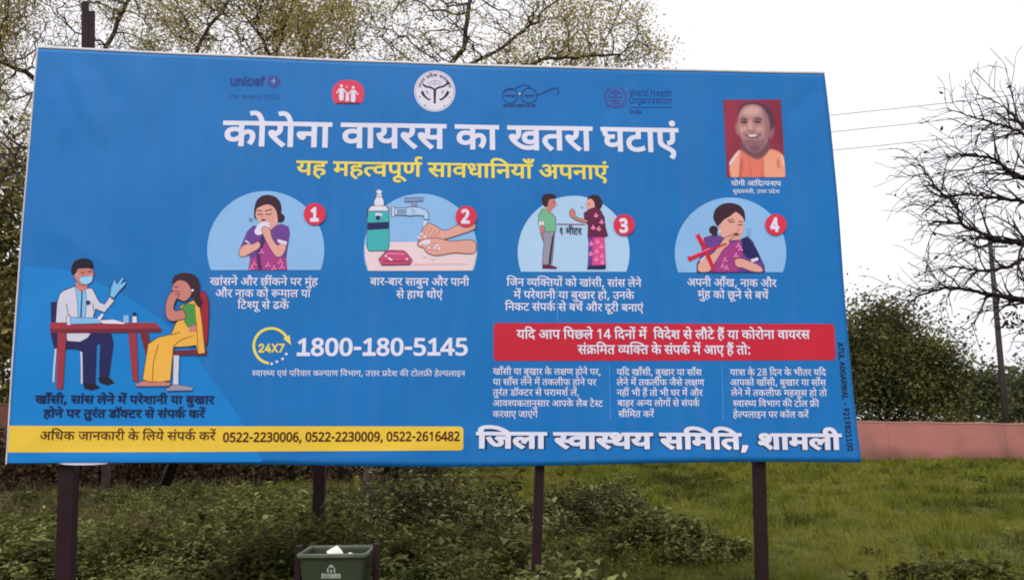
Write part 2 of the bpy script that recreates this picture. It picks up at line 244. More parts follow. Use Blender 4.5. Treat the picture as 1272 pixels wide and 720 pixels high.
 'd418': '498 159 1 438 159 0 358 237 0 358 300 1 358 303 0 358 304 1 343 312 0 306 324 0 284 326 1 262 303 0 202 268 0 167 254 1 212 202 0 331 91 0 395 42 1 341 -12 1 282 37 0 178 137 0 98 225 0 75 256 1 53 287 0 40 323 0 40 340 1 40 359 0 70 393 0 104 393 1 129 393 0 166 370 0 181 349 1 220 369 0 256 429 0 256 468 1 256 491 0 246 536 0 239 551 1 0 551 1 0 622 1 801 622 1 801 551 1 320 551 1 336 516 0 336 458 1 336 421 0 325 390 1 353 384 0 378 373 1 396 401 0 461 437 0 510 437 1 571 437 0 664 382 0 736 289 0 764 232 1 701 198 1 655 284 0 567 369 0 512 369 1 469 369 0 429 326 0 429 298 1 429 261 0 471 230 0 500 230 1 515 230 0 544 235 0 561 242 1 585 175 1 560 165 0 516 159 0',
 'd54': '0 551 1 0 622 1 693 622 1 693 551 1 589 551 1 589 0 1 508 0 1 508 355 1 502 356 0 494 356 1 470 356 0 420 332 0 374 269 0 356 208 1 279 232 1 291 278 0 311 313 1 287 331 0 239 353 0 209 353 1 169 353 0 126 307 0 126 271 1 126 233 0 169 164 0 251 89 0 309 40 1 255 -12 1 197 38 0 101 129 0 45 222 0 45 275 1 45 328 0 94 395 0 168 426 0 204 426 1 248 426 0 321 397 0 354 370 1 412 426 0 499 426 1 504 426 0 508 426 1 508 551 1',
 'd606': '89 551 1 0 551 1 0 622 1 82 622 1 68 647 0 53 701 0 53 731 1 53 805 0 158 896 0 249 896 1 374 896 0 554 750 0 621 615 1 540 615 1 479 721 0 342 825 0 262 825 1 202 825 0 134 768 0 134 720 1 134 690 0 152 642 0 165 622 1 273 622 1 273 551 1 170 551 1 170 0 1 89 0 1',
 'd213': '122 189 1 87 189 0 40 224 0 40 255 1 40 284 0 76 314 0 104 314 1 122 314 0 161 299 0 191 276 1 241 292 0 305 378 0 305 443 1 305 499 0 246 566 0 199 566 1 168 566 0 138 539 0 138 516 1 138 501 0 157 466 0 214 442 0 270 440 1 253 370 1 159 376 0 66 459 0 66 517 1 66 568 0 137 632 0 204 632 1 251 632 0 333 589 0 384 504 0 384 440 1 384 371 0 315 254 0 254 221 1 299 182 0 383 87 0 414 43 1 350 -1 1 299 71 0 216 164 0 179 194 1 152 189 0',
 'd38': '307 0 1 229 0 0 112 55 0 46 158 0 46 231 1 46 301 0 118 396 0 236 445 0 305 446 1 305 551 1 0 551 1 0 622 1 577 622 1 577 551 1 385 551 1 385 375 1 346 375 1 282 375 0 213 358 0 188 341 1 158 322 0 126 262 0 126 221 1 126 163 0 190 89 0 248 75 1 233 115 0 233 157 1 233 191 0 266 251 0 331 288 0 380 288 1 429 288 0 492 251 0 523 191 0 523 157 1 523 87 0 408 0 0;306 140 1 306 103 0 323 70 1 378 71 0 448 116 0 448 157 1 448 187 0 413 221 0 385 221 1 350 221 0 306 178 0',
 'd449': '-169 615 1 -190 694 0 -231 785 0 -281 823 0 -315 823 1 -337 823 0 -371 814 0 -385 809 1 -409 882 1 -370 896 0 -318 896 1 -264 896 0 -185 845 0 -122 722 0 -94 615 1;-113 821 1 -113 845 0 -80 879 0 -58 879 1 -35 879 0 -2 845 0 -2 821 1 -2 797 0 -35 763 0 -58 763 1 -80 763 0 -113 797 0',
 'd48': '585 551 1 482 551 1 482 0 1 401 0 1 401 165 1 374 147 0 297 118 0 241 118 1 185 118 0 96 160 0 46 235 0 46 286 1 46 372 0 167 464 0 265 464 1 279 464 0 319 461 0 358 457 0 369 454 1 363 385 1 343 389 0 293 395 0 268 395 1 248 395 0 230 392 1 365 224 1 384 238 0 401 256 1 401 551 1 0 551 1 0 622 1 585 622 1;127 287 1 127 235 0 194 184 0 242 184 1 260 184 0 293 190 0 308 195 1 168 370 1 127 342 0',
 'd800': '49 338 1 291 338 1 291 256 1 49 256 1',
 'd68': '-185 615 1 -202 650 0 -220 714 0 -220 748 1 -220 813 0 -136 896 0 -61 896 1 -1 896 0 79 839 0 137 718 0 163 622 1 273 622 1 273 551 1 170 551 1 170 0 1 89 0 1 89 551 1 0 551 1 0 622 1 87 622 1 59 726 0 -2 825 0 -57 825 1 -97 825 0 -139 776 0 -139 733 1 -139 699 0 -119 644 0 -105 615 1',
 'd41': '553 551 1 553 0 1 472 0 1 472 180 1 443 161 0 363 132 0 308 132 1 223 132 0 104 229 0 83 322 1 178 342 0 255 413 0 255 467 1 255 517 0 208 568 0 171 568 1 146 568 0 114 544 0 114 521 1 114 470 0 195 461 1 187 391 1 122 400 0 46 461 0 46 519 1 46 575 0 119 632 0 172 632 1 213 632 0 288 597 0 336 525 0 336 469 1 336 395 0 256 303 0 182 274 1 205 238 0 263 203 0 314 203 1 366 203 0 440 243 0 472 275 1 472 551 1 390 551 1 390 622 1 656 622 1 656 551 1',
 'd611': '89 551 1 0 551 1 0 622 1 80 622 1 68 644 0 53 693 0 53 724 1 53 804 0 193 896 0 314 896 1 449 896 0 671 824 0 848 698 0 914 615 1 823 615 1 717 717 0 474 824 0 338 824 1 238 824 0 134 766 0 134 709 1 134 682 0 153 639 0 165 622 1 273 622 1 273 551 1 170 551 1 170 0 1 89 0 1',
 'd32': '653 551 1 653 0 1 572 0 1 572 370 1 435 370 1 394 370 0 378 373 1 414 343 0 458 263 0 458 218 1 458 172 0 417 110 0 350 80 0 310 80 1 257 80 0 161 141 0 73 282 0 31 401 1 102 426 1 148 292 0 248 153 0 306 153 1 338 153 0 379 187 0 379 227 1 379 271 0 318 349 0 273 377 1 302 441 1 572 441 1 572 551 1 0 551 1 0 622 1 757 622 1 757 551 1',
 'd557': '255 464 1 268 464 0 307 461 0 344 457 0 354 454 1 349 381 1 330 385 0 282 391 0 259 391 1 197 391 0 127 337 0 127 287 1 127 236 0 191 188 0 240 188 1 284 188 0 369 233 0 400 274 1 386 310 0 380 353 1 442 366 0 502 413 0 502 457 1 502 485 0 479 533 0 465 551 1 0 551 1 0 622 1 937 622 1 937 551 1 833 551 1 833 0 1 752 0 1 752 179 1 724 161 0 646 132 0 595 132 1 546 132 0 468 170 0 440 204 1 416 182 0 359 143 0 284 118 0 233 118 1 181 118 0 96 160 0 46 235 0 46 286 1 46 372 0 161 464 0;471 301 1 491 252 0 552 203 0 601 203 1 651 203 0 725 245 0 752 274 1 752 551 1 553 551 1 582 499 0 582 445 1 582 337 0',
 'd604': '89 551 1 0 551 1 0 622 1 80 622 1 68 644 0 53 692 0 53 725 1 53 808 0 222 896 0 376 896 1 563 896 0 862 822 0 1094 695 0 1177 615 1 1076 615 1 934 716 0 599 824 0 408 824 1 269 824 0 134 770 0 134 705 1 134 681 0 152 638 0 164 622 1 273 622 1 273 551 1 170 551 1 170 0 1 89 0 1',
 'd183': '618 551 1 452 551 1 452 334 1 474 349 0 528 368 0 567 368 1 631 368 1 631 297 1 580 297 1 534 297 0 482 277 0 452 253 1 452 0 1 371 0 1 371 174 1 347 154 0 276 118 0 226 118 1 179 118 0 96 156 0 46 233 0 46 290 1 46 370 0 156 464 0 244 464 1 267 464 0 324 457 0 339 454 1 333 381 1 317 385 0 268 391 0 249 391 1 191 391 0 127 339 0 127 292 1 127 239 0 188 188 0 228 188 1 272 188 0 341 230 0 371 260 1 371 551 1 0 551 1 0 622 1 618 622 1',
 'd461': '170 551 1 170 0 1 89 0 1 89 551 1 0 551 1 0 622 1 273 622 1 273 551 1;90 615 1 69 694 0 28 785 0 -22 823 0 -56 823 1 -78 823 0 -112 814 0 -126 809 1 -150 882 1 -111 896 0 -59 896 1 -5 896 0 74 845 0 137 722 0 165 615 1;146 821 1 146 845 0 179 879 0 201 879 1 224 879 0 257 845 0 257 821 1 257 797 0 224 763 0 201 763 1 179 763 0 146 797 0',
 'd799': '46 -129 1 61 -70 0 88 64 0 95 116 1 192 116 1 199 105 1 186 52 0 138 -74 0 113 -129 1',
 'd58': '122 189 1 87 189 0 40 224 0 40 255 1 40 284 0 76 314 0 104 314 1 122 314 0 161 299 0 191 276 1 241 292 0 305 378 0 305 443 1 305 499 0 246 566 0 199 566 1 168 566 0 138 539 0 138 516 1 138 501 0 157 466 0 214 442 0 270 440 1 253 370 1 159 376 0 66 459 0 66 517 1 66 568 0 137 632 0 204 632 1 251 632 0 333 589 0 384 504 0 384 440 1 384 371 0 315 254 0 254 221 1 299 182 0 383 87 0 414 43 1 350 -1 1 299 71 0 216 164 0 179 194 1 152 189 0;591 551 1 591 0 1 510 0 1 510 551 1 421 551 1 421 622 1 695 622 1 695 551 1',
 'd13': '0 622 1 563 622 1 563 551 1 453 551 1 485 512 0 485 464 1 485 374 0 406 328 1 442 296 0 499 211 0 499 152 1 499 102 0 454 34 0 376 0 0 328 0 1 271 0 0 168 61 0 73 199 0 29 313 1 100 338 1 128 260 0 195 141 0 274 74 0 320 74 1 361 74 0 414 111 0 414 160 1 414 201 0 369 270 0 329 301 1 299 295 0 264 294 1 259 364 1 333 366 0 404 414 0 404 463 1 404 493 0 374 538 0 351 551 1 0 551 1',
 'd30': '649 551 1 545 551 1 545 0 1 465 0 1 465 165 1 439 148 0 367 118 0 317 118 1 240 118 0 141 204 0 141 275 1 141 304 0 166 355 0 185 371 1 38 369 1 38 441 1 331 441 1 349 441 0 385 440 0 389 440 1 382 370 1 350 370 1 292 370 0 221 321 0 221 274 1 221 231 0 279 188 0 317 188 1 367 188 0 438 231 0 465 260 1 465 551 1 0 551 1 0 622 1 649 622 1',
 'd420': '472 -245 1 447 -255 0 390 -268 0 362 -268 1 287 -268 0 202 -189 0 202 -126 1 202 -69 0 294 11 0 373 11 1 375 11 0 377 11 1 367 28 0 349 59 0 342 73 1 330 71 0 302 68 0 287 68 1 245 68 0 160 89 0 89 136 0 46 215 0 46 272 1 46 316 0 77 379 0 102 401 1 135 430 0 231 456 0 290 456 1 295 456 1 295 551 1 0 551 1 0 622 1 534 622 1 534 551 1 376 551 1 376 385 1 327 385 1 269 385 0 198 371 0 173 355 1 151 340 0 126 294 0 126 262 1 126 209 0 205 140 0 287 140 1 293 140 0 305 140 0 312 141 1 306 161 0 306 176 1 306 211 0 348 240 0 373 240 1 416 240 0 461 191 0 461 162 1 461 130 0 432 95 0 410 86 1 420 66 0 446 24 0 464 -2 1 537 -24 0 640 -127 0 680 -189 1 618 -228 1 564 -145 0 452 -57 0 379 -57 1 328 -57 0 276 -96 0 276 -128 1 276 -166 0 326 -196 0 357 -196 1 384 -196 0 426 -185 0 447 -175 1',
 'd10': '470 218 1 470 148 0 379 80 0 312 80 1 226 80 0 92 208 0 29 356 1 100 382 1 143 276 0 243 153 0 305 153 1 343 153 0 391 188 0 391 227 1 391 264 0 350 322 0 318 347 1 291 342 0 260 341 1 255 411 1 323 413 0 380 457 0 380 494 1 380 530 0 333 562 0 302 562 1 265 562 0 205 542 0 171 525 1 146 594 1 172 608 0 249 632 0 298 632 1 376 632 0 459 554 0 459 495 1 459 417 0 392 375 1 403 365 0 412 355 1 450 350 0 486 350 1 518 350 0 568 356 0 594 363 1 594 551 1 521 551 1 521 622 1 1038 622 1 1038 551 1 934 551 1 934 0 1 853 0 1 853 551 1 675 551 1 675 0 1 594 0 1 594 290 1 570 284 0 524 279 0 498 279 1 481 279 0 455 282 1 470 252 0',
 'd37': '358 222 1 329 222 0 271 208 0 248 197 1 201 225 0 137 301 0 137 352 1 137 380 0 157 420 0 174 433 1 197 450 0 259 465 0 308 465 1 401 465 1 401 551 1 0 551 1 0 622 1 592 622 1 592 551 1 482 551 1 482 394 1 298 394 1 267 394 0 241 388 0 232 381 1 217 369 0 217 347 1 217 323 0 245 290 0 261 277 1 307 294 0 362 294 1 436 294 0 534 219 0 534 154 1 534 87 0 436 0 0 337 0 1 239 0 0 84 88 0 25 158 1 86 207 1 143 139 0 262 74 0 337 74 1 453 74 0 453 152 1 453 187 0 404 222 0',
 'd77': '170 551 1 170 0 1 89 0 1 89 551 1 0 551 1 0 622 1 273 622 1 273 551 1;298 863 1 275 763 0 168 680 0 91 680 1 19 680 0 -89 769 0 -123 863 1 -52 887 1 -26 817 0 41 749 0 94 749 1 151 749 0 206 822 0 222 889 1',
 'd804': '261 0 1 261 446 1 261 488 0 264 589 0 265 622 1 249 605 0 226 584 0 206 567 1 134 508 1 87 568 1 274 714 1 347 714 1 347 0 1',
 'd1s': '261 0 1 261 446 1 261 488 0 264 589 0 265 622 1 249 605 0 226 584 0 206 567 1 134 508 1 87 568 1 274 714 1 347 714 1 347 0 1;60 0 1 60 98 1 520 98 1 520 0 1',
 'd811': '276 -10 1 169 -10 0 52 93 0 52 182 1 52 255 0 133 346 0 190 374 1 142 405 0 75 490 0 75 554 1 75 611 0 131 687 0 223 725 0 276 725 1 331 725 0 422 687 0 477 611 0 477 553 1 477 488 0 404 406 0 349 378 1 387 358 0 456 305 0 500 234 0 500 186 1 500 126 0 443 38 0 343 -10 0;277 414 1 324 436 0 390 497 0 390 550 1 390 600 0 329 651 0 275 651 1 223 651 0 162 600 0 162 550 1 162 495 0 227 438 0;274 64 1 343 64 0 413 130 0 413 185 1 413 233 0 340 304 0 263 340 1 202 311 0 139 235 0 139 181 1 139 129 0 204 64 0',
 'd803': '275 -10 1 160 -10 0 48 185 0 48 358 1 48 474 0 93 638 0 193 725 0 275 725 1 391 725 0 504 532 0 504 358 1 504 243 0 459 78 0 358 -10 0;275 66 1 350 66 0 414 210 0 414 358 1 414 504 0 350 649 0 275 649 1 200 649 0 138 504 0 138 358 1 138 212 0 200 66 0',
 'd808': '238 -10 1 188 -10 0 96 9 0 64 29 1 64 113 1 86 98 0 147 77 0 213 66 0 240 66 1 317 66 0 404 140 0 404 219 1 404 290 0 318 363 0 236 363 1 210 363 0 143 354 0 123 350 1 79 378 1 106 714 1 443 714 1 443 633 1 183 633 1 164 428 1 180 432 0 235 438 0 266 438 1 331 438 0 434 391 0 495 298 0 495 229 1 495 117 0 363 -10 0',
 'd807': '341 160 1 11 160 1 11 238 1 335 718 1 427 718 1 427 241 1 531 241 1 531 160 1 427 160 1 427 0 1 341 0 1;341 241 1 341 415 1 341 452 0 344 533 0 347 604 0 347 626 1 343 626 1 336 607 0 310 555 0 299 538 1 98 241 1',
 'i2': '92 0 1 92 67 1 334 329 1 375 373 0 428 439 0 456 500 0 456 533 1 456 571 0 419 627 0 358 657 0 319 657 1 277 657 0 216 623 0 183 562 0 183 521 1 94 521 1 94 585 0 154 683 0 256 737 0 321 737 1 386 737 0 486 683 0 543 591 0 543 534 1 543 495 0 515 420 0 444 325 0 379 257 1 220 87 1 220 82 1 556 82 1 556 0 1',
 'i4': '59 148 1 59 224 1 349 728 1 440 728 1 157 235 1 157 229 1 589 229 1 589 148 1;402 0 1 402 170 1 402 206 1 402 454 1 490 454 1 490 0 1',
 'iX': '28 0 1 312 407 1 312 338 1 44 728 1 151 728 1 256 573 1 280 539 0 310 492 0 334 447 0 350 416 1 334 416 1 350 447 0 375 492 0 405 539 0 429 573 1 536 728 1 641 728 1 373 342 1 373 410 1 654 0 1 547 0 1 420 185 1 399 215 0 371 258 0 347 302 0 332 332 1 352 332 1 337 303 0 312 260 0 283 215 0 262 185 1 133 0 1',
 'i7': '139 0 1 462 640 1 462 646 1 89 646 1 89 728 1 559 728 1 559 641 1 236 0 1',
 'd215': '369 322 1 400 322 0 450 327 0 478 332 1 486 260 1 461 255 0 409 251 0 380 251 1 338 251 0 245 266 0 212 277 1 192 264 0 167 253 1 208 201 0 319 91 0 380 42 1 326 -12 1 270 37 0 171 137 0 95 225 0 73 256 1 51 287 0 40 323 0 40 340 1 40 359 0 70 393 0 104 393 1 129 393 0 166 370 0 181 350 1 202 369 0 217 428 0 217 458 1 217 488 0 208 536 0 201 551 1 0 551 1 0 622 1 403 622 1 403 551 1 281 551 1 288 534 0 298 488 0 298 458 1 298 416 0 279 354 0 262 333 1 314 322 0',
 'd569': '380 42 1 326 -12 1 270 37 0 171 137 0 95 225 0 73 256 1 51 287 0 40 323 0 40 340 1 40 359 0 70 393 0 104 393 1 129 393 0 166 370 0 181 350 1 202 369 0 217 428 0 217 458 1 217 488 0 208 536 0 201 551 1 0 551 1 0 622 1 494 622 1 520 632 0 552 632 1 593 632 0 668 597 0 716 525 0 716 469 1 716 396 0 636 302 0 562 273 1 585 238 0 643 203 0 694 203 1 745 203 0 821 243 0 852 275 1 889 208 1 852 177 0 755 132 0 688 132 1 619 132 0 513 197 0 484 259 1 436 251 0 380 251 1 338 251 0 245 266 0 212 277 1 192 264 0 167 253 1 208 201 0 319 91 0;369 322 1 410 322 0 479 328 0 519 337 1 582 358 0 635 422 0 635 467 1 635 517 0 588 568 0 551 568 1 526 568 0 494 544 0 494 521 1 494 470 0 575 461 1 567 391 1 502 400 0 426 461 0 426 519 1 426 536 0 430 551 1 281 551 1 288 534 0 298 488 0 298 458 1 298 416 0 279 354 0 262 333 1 314 322 0',
 'd605': '89 551 1 0 551 1 0 622 1 82 622 1 68 649 0 53 704 0 53 735 1 53 807 0 153 896 0 238 896 1 353 896 0 510 754 0 571 615 1 491 615 1 438 722 0 322 825 0 249 825 1 194 825 0 134 770 0 134 723 1 134 692 0 152 644 0 164 622 1 273 622 1 273 551 1 170 551 1 170 0 1 89 0 1',
 'd210': '0 622 1 515 622 1 515 551 1 0 551 1;537 349 1 517 356 0 494 356 1 470 356 0 420 332 0 374 269 0 356 208 1 279 232 1 291 278 0 311 313 1 288 331 0 239 353 0 209 353 1 169 353 0 126 307 0 126 271 1 126 233 0 169 164 0 251 89 0 309 40 1 255 -12 1 197 38 0 101 129 0 45 222 0 45 275 1 45 328 0 94 395 0 167 426 0 204 426 1 248 426 0 321 397 0 354 370 1 413 426 0 500 426 1 514 426 0 545 422 0 556 417 1',
 'd49': '174 632 1 211 632 0 269 611 0 291 586 1 309 567 0 332 499 0 332 437 1 332 321 1 533 321 1 533 551 1 402 551 1 402 622 1 717 622 1 717 551 1 614 551 1 614 0 1 533 0 1 533 250 1 332 250 1 332 213 1 332 180 0 303 151 0 283 151 1 264 151 0 222 176 0 186 215 0 164 259 0 164 278 1 164 296 0 191 321 0 224 321 1 253 321 1 253 426 1 253 473 0 243 523 0 232 538 1 212 568 0 169 568 1 142 568 0 114 542 0 114 521 1 114 493 0 161 463 0 218 460 1 210 389 1 135 395 0 46 456 0 46 520 1 46 579 0 122 632 0',
 'd27': '208 551 1 208 234 1 208 208 0 183 178 0 160 178 1 134 178 0 79 220 0 41 280 0 41 308 1 41 331 0 68 359 0 102 359 1 127 359 1 127 551 1 0 551 1 0 622 1 578 622 1 578 551 1 474 551 1 474 0 1 393 0 1 393 551 1',
 'd521': '341 -12 1 295 28 0 217 108 0 170 194 0 170 242 1 170 270 0 194 315 0 210 329 1 38 327 1 38 399 1 511 399 1 511 551 1 0 551 1 0 622 1 696 622 1 696 551 1 592 551 1 592 0 1 511 0 1 511 328 1 395 328 1 346 328 0 293 316 0 274 299 1 251 279 0 251 237 1 251 188 0 325 97 0 395 40 1',
 'd274': '45 53 1 214 153 1 160 162 0 128 194 1 103 221 0 79 294 0 79 358 1 79 551 1 0 551 1 0 622 1 583 622 1 583 551 1 479 551 1 479 0 1 398 0 1 398 193 1 92 -13 1;398 551 1 160 551 1 160 369 1 160 328 0 166 280 0 179 251 0 190 240 1 213 217 0 262 217 1 301 217 0 373 255 0 398 280 1',
 'd42': '413 -58 1 392 -24 0 354 46 0 342 73 1 330 71 0 302 68 0 287 68 1 245 68 0 160 89 0 89 136 0 46 215 0 46 272 1 46 316 0 77 379 0 102 401 1 135 430 0 231 456 0 290 456 1 295 456 1 295 551 1 0 551 1 0 622 1 534 622 1 534 551 1 376 551 1 376 385 1 327 385 1 269 385 0 198 371 0 173 355 1 151 340 0 126 294 0 126 262 1 126 209 0 205 140 0 287 140 1 293 140 0 305 140 0 312 141 1 306 161 0 306 176 1 306 211 0 348 240 0 373 240 1 416 240 0 461 191 0 461 162 1 461 130 0 432 95 0 410 86 1 422 62 0 455 11 0 480 -24 1',
 'd655': '89 551 1 0 551 1 0 622 1 81 622 1 -52 824 0 -219 824 1 -283 824 0 -357 767 0 -357 717 1 -357 684 0 -335 635 0 -322 615 1 -406 615 1 -420 641 0 -438 696 0 -438 728 1 -438 804 0 -328 896 0 -234 896 1 -103 896 0 92 751 0 165 622 1 273 622 1 273 551 1 170 551 1 170 0 1 89 0 1',
 'd275': '44 53 1 204 154 1 156 164 0 125 198 1 100 227 0 79 297 0 79 354 1 79 551 1 0 551 1 0 622 1 786 622 1 786 551 1 460 551 1 460 349 1 485 373 0 543 399 0 578 399 1 643 399 0 725 316 0 725 239 1 725 193 0 695 89 0 660 39 1 588 80 1 613 112 0 645 196 0 645 237 1 645 284 0 605 330 0 570 330 1 517 330 0 460 257 1 460 0 1 379 0 1 379 194 1 375 191 0 371 189 1 91 -12 1;160 551 1 160 360 1 160 305 0 172 257 0 188 240 1 208 217 0 248 217 1 289 217 0 353 251 0 379 278 1 379 551 1',
 'd11': '271 222 1 242 222 0 184 208 0 161 197 1 114 225 0 50 301 0 50 352 1 50 380 0 70 420 0 87 433 1 110 450 0 172 465 0 221 465 1 314 465 1 314 551 1 0 551 1 0 622 1 505 622 1 505 551 1 395 551 1 395 394 1 211 394 1 180 394 0 154 388 0 145 381 1 130 369 0 130 347 1 130 323 0 158 290 0 174 277 1 220 294 0 275 294 1 349 294 0 447 219 0 447 154 1 447 89 0 364 14 0 289 4 1 318 -8 0 381 -30 0 415 -40 1 382 -110 1 325 -84 0 221 -27 0 176 1 1 117 4 0 48 33 0 48 65 1 48 87 0 75 116 0 101 116 1 121 116 0 164 95 0 194 70 1 208 68 0 219 68 1 289 68 0 366 109 0 366 153 1 366 186 0 317 222 0',
 'd80': '170 551 1 170 0 1 89 0 1 89 551 1 0 551 1 0 622 1 273 622 1 273 551 1;80 615 1 53 655 0 8 692 0 -35 703 0 -61 703 1 -81 703 0 -123 691 0 -143 682 1 -169 751 1 -146 761 0 -96 773 0 -67 773 1 -22 773 0 48 730 0 72 692 1 76 694 1 56 746 0 18 803 0 -26 827 0 -57 827 1 -81 827 0 -113 819 0 -127 813 1 -150 882 1 -111 896 0 -59 896 1 -5 896 0 74 845 0 137 722 0 165 615 1',
 'd452': '-179 615 1 -206 655 0 -251 692 0 -294 703 0 -320 703 1 -340 703 0 -382 691 0 -402 682 1 -428 751 1 -405 761 0 -355 773 0 -326 773 1 -281 773 0 -211 730 0 -187 692 1 -183 694 1 -203 746 0 -241 803 0 -285 827 0 -316 827 1 -340 827 0 -372 819 0 -386 813 1 -409 882 1 -370 896 0 -318 896 1 -264 896 0 -185 845 0 -122 722 0 -94 615 1;-113 816 1 -113 840 0 -80 874 0 -58 874 1 -35 874 0 -2 840 0 -2 816 1 -2 792 0 -35 758 0 -58 758 1 -80 758 0 -113 792 0',
 'd254': '46 53 1 174 127 1 120 139 0 46 220 0 46 290 1 46 370 0 156 464 0 244 464 1 267 464 0 324 457 0 339 454 1 333 381 1 317 385 0 268 391 0 249 391 1 191 391 0 127 339 0 127 292 1 127 239 0 188 188 0 228 188 1 272 188 0 341 230 0 371 260 1 371 551 1 0 551 1 0 622 1 777 622 1 777 551 1 452 551 1 452 350 1 477 373 0 534 399 0 569 399 1 634 399 0 716 316 0 716 239 1 716 193 0 686 89 0 651 39 1 579 80 1 604 112 0 636 196 0 636 237 1 636 284 0 597 330 0 562 330 1 535 330 0 480 293 0 452 258 1 452 0 1 371 0 1 371 173 1 363 167 0 343 153 0 331 146 1 93 -12 1',
 'd608': '89 551 1 0 551 1 0 622 1 80 622 1 68 644 0 53 693 0 53 723 1 53 802 0 175 896 0 277 896 1 381 896 0 556 826 0 700 700 0 756 615 1 671 615 1 501 824 0 297 824 1 220 824 0 134 765 0 134 712 1 134 683 0 153 639 0 165 622 1 273 622 1 273 551 1 170 551 1 170 0 1 89 0 1',
 'd813': '147 414 1 121 414 0 85 446 0 85 482 1 85 520 0 121 550 0 147 550 1 173 550 0 209 520 0 209 482 1 209 446 0 173 414 0;147 -14 1 121 -14 0 85 18 0 85 54 1 85 92 0 121 122 0 147 122 1 173 122 0 209 92 0 209 54 1 209 18 0 173 -14 0',
 'd179': '623 551 1 623 0 1 542 0 1 542 325 1 511 310 0 440 293 0 390 293 1 340 293 0 257 313 0 225 326 1 178 297 0 128 244 0 128 208 1 128 188 0 148 147 0 200 120 0 247 120 1 258 120 0 269 121 1 263 139 0 263 157 1 263 189 0 303 216 0 328 216 1 369 216 0 413 164 0 413 136 1 413 108 0 388 76 0 365 66 1 383 43 0 421 2 0 448 -24 1 390 -65 1 363 -34 0 314 27 0 298 53 1 286 51 0 258 50 0 245 50 1 186 50 0 96 91 0 46 162 0 46 205 1 46 260 0 115 333 0 164 361 1 120 390 0 74 461 0 74 507 1 74 560 0 155 632 0 231 632 1 293 632 0 382 574 0 382 515 1 382 467 0 336 401 0 295 373 1 314 368 0 357 364 0 379 364 1 425 364 0 504 385 0 542 411 1 542 551 1 453 551 1 453 622 1 727 622 1 727 551 1;153 502 1 153 469 0 195 416 0 228 399 1 303 448 0 303 506 1 303 530 0 269 566 0 229 566 1 195 566 0 153 532 0',
 'd47': '460 551 1 460 349 1 485 373 0 543 399 0 578 399 1 643 399 0 725 316 0 725 239 1 725 193 0 695 89 0 660 39 1 588 80 1 613 112 0 645 196 0 645 237 1 645 284 0 605 330 0 570 330 1 517 330 0 460 257 1 460 0 1 379 0 1 379 193 1 355 174 0 291 146 0 248 146 1 208 146 0 144 175 0 125 197 1 100 226 0 79 297 0 79 354 1 79 551 1 0 551 1 0 622 1 786 622 1 786 551 1;160 551 1 160 360 1 160 305 0 172 257 0 188 240 1 208 217 0 248 217 1 289 217 0 353 251 0 379 278 1 379 551 1',
 'd76': '-179 615 1 -206 655 0 -251 692 0 -294 703 0 -320 703 1 -340 703 0 -382 691 0 -402 682 1 -428 751 1 -405 761 0 -355 773 0 -326 773 1 -281 773 0 -211 730 0 -187 692 1 -183 694 1 -203 746 0 -241 803 0 -285 827 0 -316 827 1 -340 827 0 -372 819 0 -386 813 1 -409 882 1 -370 896 0 -318 896 1 -264 896 0 -185 845 0 -122 722 0 -94 615 1',
 'd440': '-185 615 1 -202 650 0 -220 714 0 -220 748 1 -220 813 0 -136 896 0 -61 896 1 -1 896 0 79 839 0 137 718 0 163 622 1 273 622 1 273 551 1 170 551 1 170 0 1 89 0 1 89 551 1 0 551 1 0 622 1 87 622 1 59 726 0 -2 825 0 -57 825 1 -97 825 0 -139 776 0 -139 733 1 -139 699 0 -119 644 0 -105 615 1;152 816 1 152 840 0 185 874 0 207 874 1 230 874 0 262 840 0 262 816 1 262 792 0 230 758 0 207 758 1 185 758 0 152 792 0',
 'd202': '0 622 1 373 622 1 373 551 1 0 551 1;204 298 1 204 244 1 204 216 0 176 188 0 153 188 1 129 188 0 75 230 0 37 290 0 37 318 1 37 341 0 64 369 0 98 369 1 385 369 1 385 298 1',
 'd269': '127 65 1 80 132 1 326 281 1 284 335 0 223 380 0 181 380 1 153 380 0 96 364 0 55 343 1 27 417 1 61 433 0 135 456 0 179 456 1 219 456 0 283 431 0 345 374 0 382 326 1 382 551 1 0 551 1 0 622 1 566 622 1 566 551 1 463 551 1 463 0 1 382 0 1 382 234 1',
 'd805': '47 76 1 218 262 1 267 315 0 336 399 0 374 481 0 374 530 1 374 587 0 310 649 0 259 649 1 213 649 0 138 611 0 104 582 1 54 640 1 93 675 0 196 724 0 260 724 1 354 724 0 464 622 0 464 533 1 464 478 0 420 380 0 343 284 0 293 231 1 156 85 1 156 81 1 492 81 1 492 0 1 47 0 1',
 'd609': '89 551 1 0 551 1 0 622 1 80 622 1 68 644 0 53 693 0 53 724 1 53 803 0 181 896 0 290 896 1 404 896 0 594 826 0 749 699 0 809 615 1 722 615 1 631 718 0 424 824 0 311 824 1 226 824 0 134 765 0 134 711 1 134 683 0 153 639 0 165 622 1 273 622 1 273 551 1 170 551 1 170 0 1 89 0 1',
 'd806': '229 -10 1 176 -10 0 81 7 0 40 29 1 40 112 1 83 90 0 181 65 0 227 65 1 317 65 0 400 140 0 400 206 1 400 272 0 300 332 0 214 332 1 149 332 1 149 406 1 214 406 1 294 406 0 378 481 0 378 541 1 378 592 0 311 649 0 256 649 1 204 649 0 124 616 0 88 590 1 43 651 1 80 681 0 188 724 0 256 724 1 361 724 0 469 624 0 469 547 1 469 475 0 384 388 0 315 376 1 315 373 1 401 363 0 491 274 0 491 203 1 491 109 0 363 -10 0',
